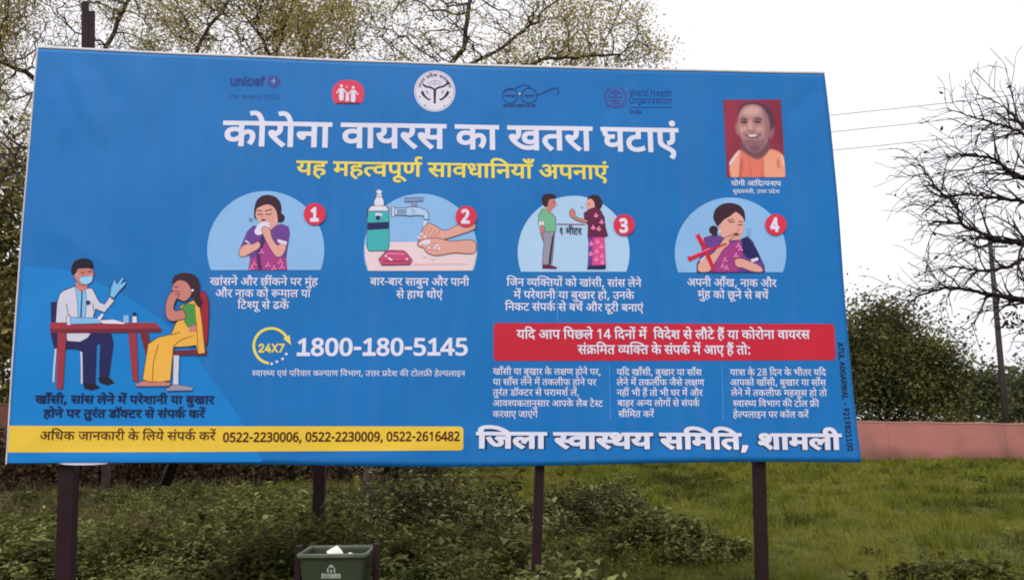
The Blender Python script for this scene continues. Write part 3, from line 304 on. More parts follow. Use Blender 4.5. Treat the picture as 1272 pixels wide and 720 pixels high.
 'd809': '288 -10 1 223 -10 0 117 58 0 55 198 0 55 305 1 55 367 0 70 487 0 110 594 0 180 677 0 289 724 0 367 724 1 386 724 0 435 720 0 451 715 1 451 639 1 434 645 0 391 651 0 370 651 1 304 651 0 219 605 0 170 526 0 148 422 0 146 364 1 152 364 1 172 399 0 244 447 0 302 447 1 394 447 0 505 334 0 505 230 1 505 119 0 388 -10 0;287 65 1 346 65 0 419 145 0 419 230 1 419 298 0 355 377 0 290 377 1 246 377 0 180 338 0 144 279 0 144 247 1 144 204 0 176 120 0 240 65 0',
 'd812': '190 -10 1 171 -10 0 123 -5 0 106 -1 1 106 75 1 123 69 0 166 63 0 187 63 1 253 63 0 339 109 0 387 188 0 409 292 0 411 350 1 405 350 1 386 315 0 313 267 0 255 267 1 163 267 0 52 381 0 52 484 1 52 596 0 169 724 0 269 724 1 335 724 0 440 656 0 502 516 0 502 409 1 502 348 0 487 227 0 447 120 0 377 37 0 268 -10 0;267 337 1 311 337 0 377 376 0 413 436 0 413 467 1 413 511 0 381 594 0 318 649 0 270 649 1 212 649 0 138 569 0 138 484 1 138 416 0 203 337 0',
 'd568': '380 42 1 326 -12 1 270 37 0 171 137 0 95 225 0 73 256 1 51 287 0 40 323 0 40 340 1 40 359 0 70 393 0 104 393 1 129 393 0 166 370 0 181 350 1 202 369 0 217 428 0 217 458 1 217 488 0 208 536 0 201 551 1 0 551 1 0 622 1 494 622 1 520 632 0 552 632 1 593 632 0 668 597 0 716 525 0 716 469 1 716 395 0 636 303 0 562 274 1 585 238 0 643 203 0 694 203 1 746 203 0 820 243 0 852 275 1 852 551 1 770 551 1 770 622 1 1036 622 1 1036 551 1 933 551 1 933 0 1 852 0 1 852 180 1 823 161 0 743 132 0 688 132 1 619 132 0 513 197 0 484 259 1 436 251 0 380 251 1 338 251 0 245 266 0 212 277 1 192 264 0 167 253 1 208 201 0 319 91 0;369 322 1 410 322 0 479 328 0 519 337 1 582 358 0 635 422 0 635 467 1 635 517 0 588 568 0 551 568 1 526 568 0 494 544 0 494 521 1 494 470 0 575 461 1 567 391 1 502 400 0 426 461 0 426 519 1 426 536 0 430 551 1 281 551 1 288 534 0 298 488 0 298 458 1 298 416 0 279 354 0 262 333 1 314 322 0',
 'd184': '700 74 1 659 49 0 561 7 0 488 7 1 380 7 0 183 114 0 85 239 1 57 274 0 40 319 0 40 338 1 40 359 0 70 393 0 104 393 1 129 393 0 166 370 0 181 350 1 202 369 0 217 428 0 217 458 1 217 510 0 201 551 1 0 551 1 0 622 1 663 622 1 663 551 1 282 551 1 289 533 0 298 487 0 298 458 1 298 376 0 228 280 0 166 253 1 236 169 0 391 79 0 490 79 1 541 79 0 629 107 0 676 140 1;673 215 1 645 193 0 567 164 0 521 164 1 474 164 0 399 203 0 356 273 0 356 319 1 356 392 0 452 473 0 531 473 1 548 473 0 602 468 0 616 463 1 610 394 1 595 398 0 558 404 0 540 404 1 492 404 0 437 360 0 437 316 1 437 273 0 492 232 0 534 232 1 569 232 0 627 261 0 648 280 1',
 'iA': '25 0 1 290 728 1 397 728 1 665 0 1 567 0 1 413 432 1 398 472 0 361 591 0 334 684 1 352 684 1 325 590 0 287 469 0 274 432 1 124 0 1;158 203 1 158 284 1 532 284 1 532 203 1',
 'iT': '48 646 1 48 728 1 598 728 1 598 646 1 370 646 1 370 0 1 277 0 1 277 646 1',
 'iU': '373 -12 1 287 -12 0 158 56 0 88 173 0 88 248 1 88 728 1 181 728 1 181 255 1 181 203 0 227 121 0 313 74 0 373 74 1 432 74 0 518 121 0 563 203 0 563 255 1 563 728 1 656 728 1 656 248 1 656 173 0 586 56 0 458 -12 0',
 'iL': '88 0 1 88 728 1 181 728 1 181 82 1 518 82 1 518 0 1',
 'iG': '385 -10 1 288 -10 0 142 81 0 60 249 0 60 363 1 60 479 0 142 646 0 286 737 0 379 737 1 437 737 0 537 703 0 616 640 0 668 552 0 678 500 1 583 500 1 571 535 0 534 590 0 483 630 0 418 651 0 380 651 1 316 651 0 211 585 0 150 457 0 150 363 1 150 271 0 212 143 0 318 76 0 385 76 1 447 76 0 541 128 0 593 225 0 593 290 1 621 285 1 404 285 1 404 366 1 684 366 1 684 286 1 684 196 0 606 63 0 472 -10 0',
 'iR': '88 0 1 88 728 1 337 728 1 422 728 0 532 669 0 585 568 0 585 503 1 585 438 0 532 338 0 422 282 0 337 282 1 140 282 1 140 365 1 333 365 1 391 365 0 460 398 0 493 460 0 493 503 1 493 546 0 460 610 0 390 646 0 332 646 1 181 646 1 181 0 1;506 0 1 330 328 1 435 328 1 613 0 1',
 'iW': '224 0 1 25 728 1 120 728 1 235 281 1 245 246 0 261 172 0 277 96 0 284 56 1 272 56 1 280 96 0 295 172 0 313 246 0 322 281 1 440 728 1 545 728 1 662 281 1 672 246 0 689 172 0 706 96 0 713 56 1 700 56 1 708 96 0 723 172 0 741 246 0 750 281 1 864 728 1 960 728 1 761 0 1 653 0 1 528 461 1 516 506 0 493 612 0 482 681 1 502 681 1 491 616 0 471 513 0 457 461 1 332 0 1',
 'i-': '482 351 1 482 270 1 163 270 1 163 351 1',
 'i9': '324 737 1 391 737 0 496 676 0 555 567 0 555 497 1 555 445 0 510 329 0 452 243 1 287 0 1 187 0 1 430 355 1 439 355 1 429 334 0 392 301 0 341 281 0 312 281 1 246 281 0 147 336 0 93 436 0 93 504 1 93 572 0 153 677 0 257 737 0;324 658 1 282 658 0 218 618 0 181 548 0 181 504 1 181 458 0 218 389 0 282 350 0 324 350 1 366 350 0 431 389 0 467 458 0 467 502 1 467 547 0 431 618 0 366 658 0',
 'i1': '110 0 1 110 78 1 560 78 1 560 0 1;396 728 1 396 0 1 305 0 1 305 642 1 300 642 1 124 511 1 124 611 1 282 728 1',
 'i8': '324 -10 1 250 -10 0 137 42 0 74 134 0 74 193 1 74 239 0 111 318 0 176 371 0 216 378 1 216 382 1 163 396 0 101 486 0 101 544 1 101 600 0 158 687 0 259 737 0 324 737 1 388 737 0 488 687 0 546 600 0 546 544 1 546 486 0 483 396 0 432 382 1 432 378 1 471 371 0 536 318 0 574 239 0 574 193 1 574 134 0 510 42 0 397 -10 0;324 71 1 372 71 0 442 103 0 481 160 0 481 198 1 481 239 0 440 301 0 369 336 0 324 336 1 278 336 0 207 301 0 166 239 0 166 198 1 166 160 0 204 103 0 275 71 0;324 414 1 362 414 0 422 445 0 457 500 0 457 537 1 457 574 0 423 627 0 363 657 0 324 657 1 284 657 0 224 627 0 190 574 0 190 537 1 190 500 0 224 445 0 285 414 0',
 'i0': '324 -10 1 243 -10 0 129 78 0 69 245 0 69 363 1 69 481 0 130 648 0 244 737 0 324 737 1 405 737 0 519 648 0 579 481 0 579 363 1 579 245 0 520 78 0 406 -10 0;324 71 1 377 71 0 452 140 0 490 271 0 490 363 1 490 457 0 452 587 0 377 657 0 324 657 1 271 657 0 197 587 0 158 457 0 158 363 1 158 271 0 197 140 0 271 71 0',
 'iu': '262 -7 1 207 -7 0 124 39 0 77 130 0 77 199 1 77 546 1 165 546 1 165 207 1 165 144 0 231 72 0 289 72 1 328 72 0 390 106 0 426 172 0 426 219 1 426 546 1 514 546 1 514 0 1 429 0 1 429 132 1 441 132 1 416 56 0 322 -7 0',
 'in': '165 327 1 165 0 1 77 0 1 77 546 1 162 546 1 162 414 1 150 414 1 175 489 0 267 553 0 329 553 1 384 553 0 467 507 0 514 416 0 514 347 1 514 0 1 426 0 1 426 339 1 426 402 0 360 474 0 303 474 1 264 474 0 201 439 0 165 374 0',
 'ii': '77 0 1 77 546 1 165 546 1 165 0 1;122 635 1 97 635 0 61 669 0 61 693 1 61 718 0 97 751 0 122 751 1 147 751 0 183 718 0 183 693 1 183 669 0 147 635 0',
 'ic': '299 -12 1 225 -12 0 113 59 0 51 186 0 51 270 1 51 355 0 113 482 0 225 553 0 299 553 1 339 553 0 409 532 0 467 494 0 509 438 0 521 402 1 436 378 1 430 399 0 406 434 0 371 460 0 326 474 0 299 474 1 245 474 0 174 417 0 140 324 0 140 270 1 140 216 0 174 124 0 245 67 0 299 67 1 327 67 0 373 82 0 408 108 0 433 146 0 438 167 1 522 144 1 512 107 0 469 50 0 411 9 0 339 -12 0',
 'ie': '307 -12 1 228 -12 0 113 59 0 51 185 0 51 269 1 51 353 0 111 480 0 222 553 0 296 553 1 340 553 0 424 524 0 493 460 0 534 355 0 534 280 1 534 243 1 110 243 1 110 317 1 487 317 1 446 290 1 446 344 0 412 427 0 346 475 0 296 475 1 247 475 0 177 426 0 140 349 0 140 304 1 140 255 1 140 194 0 182 110 0 257 66 0 307 66 1 339 66 0 392 85 0 430 123 0 440 150 1 525 127 1 513 86 0 452 23 0 363 -12 0',
 'if': '331 546 1 331 471 1 10 471 1 10 546 1;117 0 1 117 619 1 117 666 0 162 729 0 233 762 0 272 762 1 304 762 0 345 751 0 354 747 1 330 672 1 323 674 0 301 680 0 283 680 1 242 680 0 205 639 0 205 599 1 205 0 1',
 'io': '299 -12 1 225 -12 0 113 59 0 51 186 0 51 270 1 51 355 0 113 482 0 225 553 0 299 553 1 374 553 0 486 482 0 549 355 0 549 270 1 549 186 0 486 59 0 374 -12 0;299 67 1 354 67 0 426 124 0 460 216 0 460 270 1 460 324 0 426 417 0 354 474 0 299 474 1 245 474 0 174 417 0 140 324 0 140 270 1 140 216 0 174 124 0 245 67 0',
 'ir': '77 0 1 77 546 1 162 546 1 162 462 1 168 462 1 183 503 0 261 554 0 310 554 1 319 554 0 346 553 0 354 552 1 354 464 1 350 465 0 319 469 0 301 469 1 262 469 0 200 436 0 165 379 0 165 342 1 165 0 1',
 'iv': '235 0 1 26 546 1 123 546 1 239 222 1 257 172 0 283 72 0 297 25 1 265 25 1 279 72 0 305 172 0 323 222 1 439 546 1 536 546 1 327 0 1',
 'iy': '68 -198 1 91 -122 1 100 -124 1 127 -131 0 171 -125 0 206 -87 0 219 -48 1 235 -3 1 26 546 1 123 546 1 239 222 1 257 171 0 283 72 0 297 25 1 265 25 1 279 72 0 305 172 0 323 222 1 440 546 1 536 546 1 296 -82 1 279 -125 0 233 -181 0 171 -208 0 133 -208 1 109 -208 0 75 -201 0',
 'ih': '165 327 1 165 0 1 77 0 1 77 728 1 165 728 1 165 414 1 150 414 1 175 489 0 267 553 0 329 553 1 384 553 0 468 507 0 514 416 0 514 347 1 514 0 1 426 0 1 426 339 1 426 402 0 360 474 0 303 474 1 264 474 0 201 439 0 165 374 0',
 'il': '200 -4 1 138 -4 0 77 62 0 77 121 1 77 728 1 165 728 1 165 143 1 165 105 0 183 75 0 210 75 1 225 75 0 239 77 0 246 79 1 263 4 1 251 1 0 217 -4 0',
 'id': '282 -12 1 214 -12 0 109 58 0 51 185 0 51 271 1 51 358 0 110 484 0 214 553 0 282 553 1 335 553 0 398 518 0 432 473 0 440 458 1 447 458 1 447 728 1 535 728 1 535 0 1 450 0 1 450 84 1 440 84 1 432 69 0 397 24 0 334 -12 0;295 67 1 345 67 0 413 119 0 448 212 0 448 272 1 448 333 0 414 423 0 345 474 0 295 474 1 243 474 0 174 420 0 140 329 0 140 272 1 140 215 0 175 122 0 244 67 0',
 'iH': '88 0 1 88 728 1 181 728 1 181 413 1 562 413 1 562 728 1 655 728 1 655 0 1 562 0 1 562 331 1 181 331 1 181 0 1',
 'ia': '230 -13 1 178 -13 0 94 26 0 44 102 0 44 155 1 44 202 0 81 261 0 143 294 0 218 311 0 256 316 1 305 322 0 367 329 0 396 346 0 396 366 1 396 369 1 396 403 0 371 450 0 320 476 0 282 476 1 243 476 0 188 451 0 153 415 0 144 396 1 60 423 1 81 473 0 152 529 0 238 553 0 280 553 1 307 553 0 377 540 0 442 500 0 484 424 0 484 360 1 484 0 1 398 0 1 398 74 1 392 74 1 383 55 0 342 15 0 276 -13 0;245 65 1 294 65 0 361 103 0 396 164 0 396 197 1 396 273 1 391 267 0 355 256 0 309 249 0 265 243 0 252 242 1 221 238 0 166 219 0 132 182 0 132 151 1 132 123 0 162 84 0 212 65 0',
 'it': '292 546 1 292 471 1 10 471 1 10 546 1;92 676 1 180 676 1 180 142 1 180 105 0 209 71 0 244 71 1 252 71 0 278 75 0 289 77 1 307 3 1 293 -2 0 259 -7 0 242 -7 1 171 -7 0 92 68 0 92 135 1',
 'iO': '383 -10 1 290 -10 0 144 81 0 60 248 0 60 363 1 60 479 0 144 646 0 290 737 0 383 737 1 476 737 0 622 646 0 705 479 0 705 363 1 705 248 0 622 81 0 476 -10 0;383 76 1 448 76 0 553 142 0 615 271 0 615 363 1 615 457 0 553 585 0 448 651 0 383 651 1 317 651 0 212 585 0 150 457 0 150 363 1 150 271 0 212 143 0 317 76 0',
 'ig': '298 -216 1 238 -216 0 149 -185 0 91 -134 0 74 -104 1 145 -59 1 157 -74 0 191 -112 0 250 -139 0 298 -139 1 364 -139 0 448 -77 0 448 -9 1 448 100 1 440 100 1 431 84 0 397 42 0 334 9 0 281 9 1 216 9 0 111 71 0 51 190 0 51 275 1 51 360 0 110 484 0 215 553 0 283 553 1 336 553 0 399 518 0 433 473 0 442 458 1 451 458 1 451 546 1 536 546 1 536 -14 1 536 -84 0 473 -174 0 365 -216 0;296 87 1 346 87 0 414 132 0 449 218 0 449 277 1 449 335 0 415 424 0 346 474 0 296 474 1 244 474 0 175 421 0 140 332 0 140 277 1 140 221 0 175 135 0 245 87 0',
 'iz': '62 0 1 62 65 1 368 459 1 368 464 1 71 464 1 71 546 1 481 546 1 481 476 1 184 87 1 184 82 1 491 82 1 491 0 1',
 'iI': '45 0 1 45 82 1 174 82 1 174 646 1 45 646 1 45 728 1 396 728 1 396 646 1 267 646 1 267 82 1 396 82 1 396 0 1',
 'd107': '275 632 1 347 632 0 429 556 0 429 499 1 429 460 0 394 387 0 312 306 0 241 256 1 362 160 1 402 129 0 433 69 0 433 34 1 433 3 0 408 -50 0 386 -79 1 321 -30 1 335 -15 0 350 15 0 350 34 1 350 54 0 333 84 0 310 103 1 128 254 1 132 276 1 238 344 0 348 448 0 348 498 1 348 530 0 307 562 0 276 562 1 245 562 0 210 534 0 210 510 1 210 488 0 241 455 0 280 444 1 231 386 1 182 407 0 134 469 0 134 517 1 134 544 0 163 597 0 226 632 0',
 'd501': '0 622 1 1121 622 1 1121 551 1 941 551 1 941 477 1 992 464 0 1059 380 0 1059 308 1 1059 250 0 1009 140 0 916 52 0 784 0 0 702 0 1 605 0 0 507 83 0 507 147 1 507 168 0 522 213 0 538 231 1 496 251 0 449 316 0 449 359 1 449 419 0 539 483 0 612 483 1 629 483 0 681 478 0 694 473 1 688 404 1 674 408 0 639 415 0 618 415 1 530 415 0 530 350 1 530 321 0 574 289 0 608 281 1 637 290 0 672 290 1 683 290 0 707 288 0 714 287 1 708 217 1 702 218 0 687 218 0 682 218 1 588 218 0 588 148 1 588 108 0 650 70 0 702 70 1 779 70 0 905 133 0 980 241 0 980 310 1 980 357 0 934 419 0 893 419 1 859 419 0 830 383 0 830 358 1 830 326 0 883 275 0 941 261 1 908 198 1 827 221 0 753 304 0 753 356 1 753 404 0 808 472 0 861 481 1 861 551 1 0 551 1;505 198 1 469 167 0 380 118 0 317 118 1 240 118 0 141 204 0 141 275 1 141 304 0 166 355 0 185 371 1 38 369 1 38 441 1 331 441 1 349 441 0 385 440 0 389 440 1 382 370 1 350 370 1 292 370 0 221 321 0 221 274 1 221 231 0 279 188 0 317 188 1 364 188 0 432 228 0 457 253 1',
 'd23': '470 218 1 470 148 0 379 80 0 312 80 1 226 80 0 92 208 0 29 356 1 100 382 1 143 276 0 243 153 0 305 153 1 343 153 0 391 188 0 391 227 1 391 264 0 350 322 0 318 347 1 291 342 0 260 341 1 255 411 1 323 413 0 380 457 0 380 494 1 380 530 0 333 562 0 302 562 1 265 562 0 205 542 0 171 525 1 146 594 1 172 608 0 249 632 0 298 632 1 376 632 0 459 554 0 459 495 1 459 417 0 392 375 1 403 365 0 412 355 1 450 350 0 486 350 1 518 350 0 568 356 0 594 363 1 594 551 1 521 551 1 521 622 1 1038 622 1 1038 551 1 934 551 1 934 0 1 853 0 1 853 551 1 675 551 1 675 0 1 594 0 1 594 290 1 570 284 0 524 279 0 498 279 1 481 279 0 455 282 1 470 252 0;854 615 1 833 694 0 792 785 0 742 823 0 708 823 1 686 823 0 652 814 0 638 809 1 614 882 1 653 896 0 705 896 1 759 896 0 838 845 0 901 722 0 929 615 1',
}
# name, ink, weight, letter height, script, lines (words, baseline ends on the sheet, glyph run)
TEXTS = [
 ('headline_text', 'white', 24, 30.5, 'd', [
  ('कोरोना वायरस का खतरा घटाएं', (276, 180.5, 844, 188.5), 'd25,0,0 d79,762,0 d52,1021,0 d79,1430,0 d44,1689,0 d66,2244,0 d57,2763,0 d66,3319,0 d51,3578,0 d52,4158,0 d60,4567,0 d25,5503,0 d66,6265,0 d26,6784,0 d40,7602,0 d52,8172,0 d66,8581,0 d28,9100,0 d35,9691,0 d66,10195,0 d19,10454,0 d6,11019,0'),
 ]),
 ('subheading_text', 'yellow', 20, 17.5, 'd', [
  ('यह महत्वपूर्ण सावधानियाँ अपनाएं', (367.5, 217, 756, 223), 'd51,0,0 d61,580,0 d50,1371,0 d61,1969,0 d198,2500,0 d57,2849,0 d46,3405,0 d70,3973,0 d39,3973,0 d181,4696,0 d60,4956,0 d66,5632,0 d57,5891,0 d43,6447,0 d66,7062,0 d607,7321,0 d44,7580,0 d51,8135,0 d66,8715,0 d5,8974,0 d9,9234,0 d46,9998,0 d44,10566,0 d66,11121,0 d19,11380,0 d6,11945,0'),
 ]),
 ('caption_text', 'white', 12, 9.1, 'd', [
  ('खांसने और छींकने पर मुंह', (260.5, 354, 395, 354.5), 'd26,0,0 d66,818,0 d6,1077,0 d60,1077,0 d44,1753,0 d75,2308,0 d24,2568,0 d52,3591,0 d31,4260,0 d656,4961,0 d25,5220,0 d44,5982,0 d75,6537,0 d46,6797,0 d52,7365,0 d50,8034,0 d69,8632,0 d6,8632,0 d61,8632,0'),
  ('और नाक को रूमाल या', (267.5, 368.7, 386, 369), 'd24,0,0 d52,1023,0 d44,1692,0 d66,2247,0 d25,2506,0 d25,3528,0 d79,4290,0 d418,4809,0 d50,5596,0 d66,6194,0 d54,6453,0 d51,7391,0 d66,7971,0'),
  ('टिश्यू से ढकें', (294.5, 383.2, 359, 383.5), 'd606,0,0 d35,259,0 d213,763,0 d51,1170,0 d70,1750,0 d60,2010,0 d75,2686,0 d38,2946,0 d25,3509,0 d449,4050,0'),
 ]),
 ('caption_text', 'white', 12, 9.1, 'd', [
  ('बार-बार साबुन और पानी', (459.5, 354, 583, 355), 'd48,0,0 d66,571,0 d52,830,0 d800,1239,0 d48,1579,0 d66,2150,0 d52,2409,0 d60,3078,0 d66,3754,0 d48,4013,0 d69,4584,0 d44,4584,0 d24,5399,0 d52,6422,0 d46,7091,0 d66,7659,0 d44,7918,0 d68,8473,0'),
  ('से हाथ धोएं', (492, 370, 550, 370.3), 'd60,0,0 d75,676,0 d61,936,0 d66,1467,0 d41,1726,0 d43,2628,0 d79,3243,0 d19,3502,0 d6,4067,0'),
 ]),
 ('caption_text', 'white', 12, 9.1, 'd', [
  ('जिन व्यक्तियों को खांसी, सांस लेने', (629, 355, 797, 356.3), 'd611,0,0 d32,259,0 d44,1001,0 d557,1816,0 d604,2738,0 d183,2997,0 d40,3600,0 d51,4170,0 d461,4750,0 d25,5269,0 d79,6031,0 d26,6550,0 d66,7368,0 d6,7627,0 d60,7627,0 d68,8303,0 d799,8562,0 d60,9090,0 d66,9766,0 d6,10025,0 d60,10025,0 d54,10961,0 d75,11639,0 d44,11639,0 d75,12194,0'),
  ('में परेशानी या बुखार हो, उनके', (638, 370.7, 788, 371.5), 'd50,0,0 d449,598,0 d46,858,0 d52,1426,0 d75,1835,0 d58,1835,0 d66,2515,0 d44,2774,0 d68,3329,0 d51,3848,0 d66,4428,0 d48,4947,0 d69,5518,0 d26,5518,0 d66,6336,0 d52,6595,0 d61,7264,0 d79,7795,0 d799,8054,0 d13,8582,0 d44,9130,0 d25,9685,0 d75,10226,0'),
  ('निकट संपर्क से बचें और दूरी बनाएं', (627, 385.5, 799.5, 386.8), 'd607,0,0 d44,259,0 d25,814,0 d35,1576,0 d60,2340,0 d6,3016,0 d46,3016,0 d25,3584,0 d181,4125,0 d60,4606,0 d75,5282,0 d48,5542,0 d30,6113,0 d449,6747,0 d24,7007,0 d52,8030,0 d420,8699,0 d52,9219,0 d68,9628,0 d48,10147,0 d44,10718,0 d66,11273,0 d19,11532,0 d6,12097,0'),
 ]),
 ('caption_text', 'white', 12, 9.1, 'd', [
  ('अपनी आँख, नाक और', (854, 355, 965, 356.3), 'd9,0,0 d46,764,0 d44,1332,0 d68,1887,0 d10,2406,0 d5,3429,0 d26,3429,0 d799,4247,0 d44,4775,0 d66,5330,0 d25,5589,0 d24,6611,0 d52,7634,0'),
  ('मुंह को छूने से बचें', (867, 370, 955, 371.2), 'd50,0,0 d69,598,0 d6,598,0 d61,598,0 d25,1389,0 d79,2151,0 d31,2670,0 d70,3236,0 d44,3371,0 d75,3926,0 d60,4186,0 d75,4862,0 d48,5122,0 d30,5693,0 d449,6327,0'),
 ]),
 ('doctor_caption_text', 'navy', 30, 9.8, 'd', [
  ('खाँसी, सांस लेने में परेशानी या बुखार', (43, 500.4, 266.6, 501), 'd26,0,0 d66,818,0 d5,1077,0 d60,1077,0 d68,1753,0 d799,2012,0 d60,2540,0 d66,3216,0 d6,3475,0 d60,3475,0 d54,4411,0 d75,5089,0 d44,5089,0 d75,5644,0 d50,5904,0 d449,6502,0 d46,6762,0 d52,7330,0 d75,7739,0 d58,7739,0 d66,8419,0 d44,8678,0 d68,9233,0 d51,9752,0 d66,10332,0 d48,10851,0 d69,11422,0 d26,11422,0 d66,12240,0 d52,12499,0'),
  ('होने पर तुरंत डॉक्टर से संपर्क करें', (53.5, 517.8, 255, 518.4), 'd61,0,0 d79,531,0 d44,790,0 d75,1345,0 d46,1605,0 d52,2173,0 d40,2842,0 d69,3412,0 d52,3412,0 d6,3821,0 d40,3821,0 d37,4651,0 d77,5228,0 d183,5487,0 d35,6090,0 d52,6594,0 d60,7263,0 d75,7939,0 d60,8199,0 d6,8875,0 d46,8875,0 d25,9443,0 d181,9984,0 d25,10465,0 d52,11227,0 d449,11636,0'),
 ]),
 ('helpline_number_text', 'white', 28, 21.5, 'n', [
  ('1800-180-5145', (368.5, 441.2, 581, 440.6), 'd1s,0,0 d811,551,0 d803,1102,0 d803,1653,0 d800,2204,0 d1s,2544,0 d811,3095,0 d803,3646,0 d800,4197,0 d808,4537,0 d1s,5088,0 d807,5639,0 d808,6190,0'),
 ]),
 ('round_the_clock_text', 'yellow', 40, 10.5, 'l', [
  ('24X7', (320.7, 437, 353, 437), 'i2,0,0 i4,648,0 iX,1297,0 i7,1979,0'),
 ]),
 ('helpline_note_text', 'white', 4, 6.6, 'd', [
  ('स्वास्थ्य एवं परिवार कल्याण विभाग, उत्तर प्रदेश की टोलफ्री हेल्पलाइन', (312.6, 466.6, 578, 467), 'd215,0,0 d57,389,0 d66,945,0 d569,1204,0 d51,1973,0 d19,2813,0 d57,3366,0 d6,3922,0 d46,4182,0 d605,4750,0 d52,5009,0 d57,5418,0 d66,5974,0 d52,6233,0 d25,6902,0 d210,7664,0 d51,8164,0 d66,8744,0 d39,9003,0 d607,9986,0 d57,10245,0 d49,10801,0 d66,11504,0 d27,11763,0 d799,12326,0 d13,12854,0 d521,13402,0 d52,14083,0 d274,14752,0 d42,15320,0 d75,15785,0 d58,15840,0 d25,16780,0 d655,17542,0 d35,18061,0 d79,18565,0 d54,18824,0 d275,19502,0 d655,20273,0 d61,20792,0 d75,21323,0 d210,21323,0 d46,21823,0 d54,22391,0 d66,23069,0 d11,23328,0 d44,23819,0'),
 ]),
 ('advice_box_text', 'white', 18, 10.8, 'd', [
  ('यदि आप पिछले 14 दिनों में  विदेश से लौटे हैं या कोरोना वायरस', (641.5, 420.5, 1006, 420.6), 'd51,0,0 d606,580,0 d42,839,0 d10,1619,0 d46,2642,0 d607,3470,0 d46,3729,0 d31,4297,0 d54,4998,0 d75,5676,0 d804,5936,0 d807,6487,0 d606,7298,0 d42,7557,0 d44,8077,0 d461,8632,0 d50,9151,0 d449,9749,0 d607,10269,0 d57,10528,0 d42,11084,0 d75,11549,0 d58,11604,0 d60,12544,0 d75,13220,0 d54,13480,0 d80,14158,0 d35,14417,0 d75,14877,0 d61,15181,0 d452,15712,0 d51,15972,0 d66,16552,0 d25,17071,0 d79,17833,0 d52,18092,0 d79,18501,0 d44,18760,0 d66,19315,0 d57,19834,0 d66,20390,0 d51,20649,0 d52,21229,0 d60,21638,0'),
  ('संक्रमित व्यक्ति के संपर्क में आए हैं तो:', (717.4, 439.2, 932, 439.7), 'd60,0,0 d6,676,0 d254,676,0 d608,1438,0 d50,1697,0 d40,2295,0 d557,3125,0 d604,4047,0 d183,4306,0 d40,4909,0 d25,5739,0 d75,6280,0 d60,6761,0 d6,7437,0 d46,7437,0 d25,8005,0 d181,8546,0 d50,9027,0 d449,9625,0 d10,9885,0 d19,10908,0 d61,11721,0 d452,12252,0 d40,12512,0 d79,13082,0 d813,13341,0'),
 ]),
 ('advice_column_text', 'white', 8, 7.6, 'd', [
  ('खाँसी या बुखार के लक्षण होने पर,', (612, 465, 746, 465.4), 'd26,0,0 d66,818,0 d5,1077,0 d60,1077,0 d68,1753,0 d51,2272,0 d66,2852,0 d48,3371,0 d69,3942,0 d26,3942,0 d66,4760,0 d52,5019,0 d25,5688,0 d75,6229,0 d54,6710,0 d179,7388,0 d39,8100,0 d61,9083,0 d79,9614,0 d44,9873,0 d75,10428,0 d46,10688,0 d52,11256,0 d799,11665,0'),
  ('या साँस लेने में तकलीफ होने पर', (612, 478, 741, 478.4), 'd51,0,0 d66,580,0 d60,1099,0 d66,1775,0 d5,2034,0 d60,2034,0 d54,2970,0 d75,3648,0 d44,3648,0 d75,4203,0 d50,4463,0 d449,5061,0 d40,5321,0 d25,5891,0 d54,6653,0 d68,7331,0 d47,7590,0 d61,8621,0 d79,9152,0 d44,9411,0 d75,9966,0 d46,10226,0 d52,10794,0'),
  ('तुरंत डॉक्टर से परामर्श लें,', (612, 491, 719, 491.2), 'd40,0,0 d69,570,0 d52,570,0 d6,979,0 d40,979,0 d37,1809,0 d77,2386,0 d183,2645,0 d35,3248,0 d52,3752,0 d60,4421,0 d75,5097,0 d46,5357,0 d52,5925,0 d66,6334,0 d50,6593,0 d58,7191,0 d181,7871,0 d54,8131,0 d449,8809,0 d799,8809,0'),
  ('आवश्यकतानुसार आपके लैब टेस्ट', (612, 504.4, 749, 504.8), 'd10,0,0 d57,1023,0 d213,1579,0 d51,1986,0 d25,2566,0 d40,3328,0 d66,3898,0 d44,4157,0 d69,4712,0 d60,4712,0 d66,5388,0 d52,5647,0 d10,6316,0 d46,7339,0 d25,7907,0 d75,8448,0 d54,8929,0 d76,9607,0 d48,9607,0 d35,10438,0 d75,10898,0 d215,10942,0 d35,11331,0'),
  ('करवाए जाएंगे', (612, 517.8, 668, 518), 'd25,0,0 d52,762,0 d57,1171,0 d66,1727,0 d19,1986,0 d32,2799,0 d66,3541,0 d19,3800,0 d6,4365,0 d27,4353,0 d75,4916,0'),
 ]),
 ('advice_column_text', 'white', 8, 7.6, 'd', [
  ('यदि खाँसी, बुखार या साँस', (766, 465.8, 872, 466), 'd51,0,0 d606,580,0 d42,839,0 d26,1619,0 d66,2437,0 d5,2696,0 d60,2696,0 d68,3372,0 d799,3631,0 d48,4159,0 d69,4730,0 d26,4730,0 d66,5548,0 d52,5807,0 d51,6476,0 d66,7056,0 d60,7575,0 d66,8251,0 d5,8510,0 d60,8510,0'),
  ('लेने में तकलीफ जैसे लक्षण', (766, 478.5, 875, 478.7), 'd54,0,0 d75,678,0 d44,678,0 d75,1233,0 d50,1493,0 d449,2091,0 d40,2351,0 d25,2921,0 d54,3683,0 d68,4361,0 d47,4620,0 d32,5651,0 d76,6393,0 d60,6393,0 d75,7069,0 d54,7329,0 d179,8007,0 d39,8719,0'),
  ('नहीं भी हैं तो भी घर में और', (766, 491.3, 873, 491.5), 'd44,0,0 d61,555,0 d440,1086,0 d49,1605,0 d68,2308,0 d61,2827,0 d452,3358,0 d40,3618,0 d79,4188,0 d49,4707,0 d68,5410,0 d28,5929,0 d52,6520,0 d50,7189,0 d449,7787,0 d24,8047,0 d52,9070,0'),
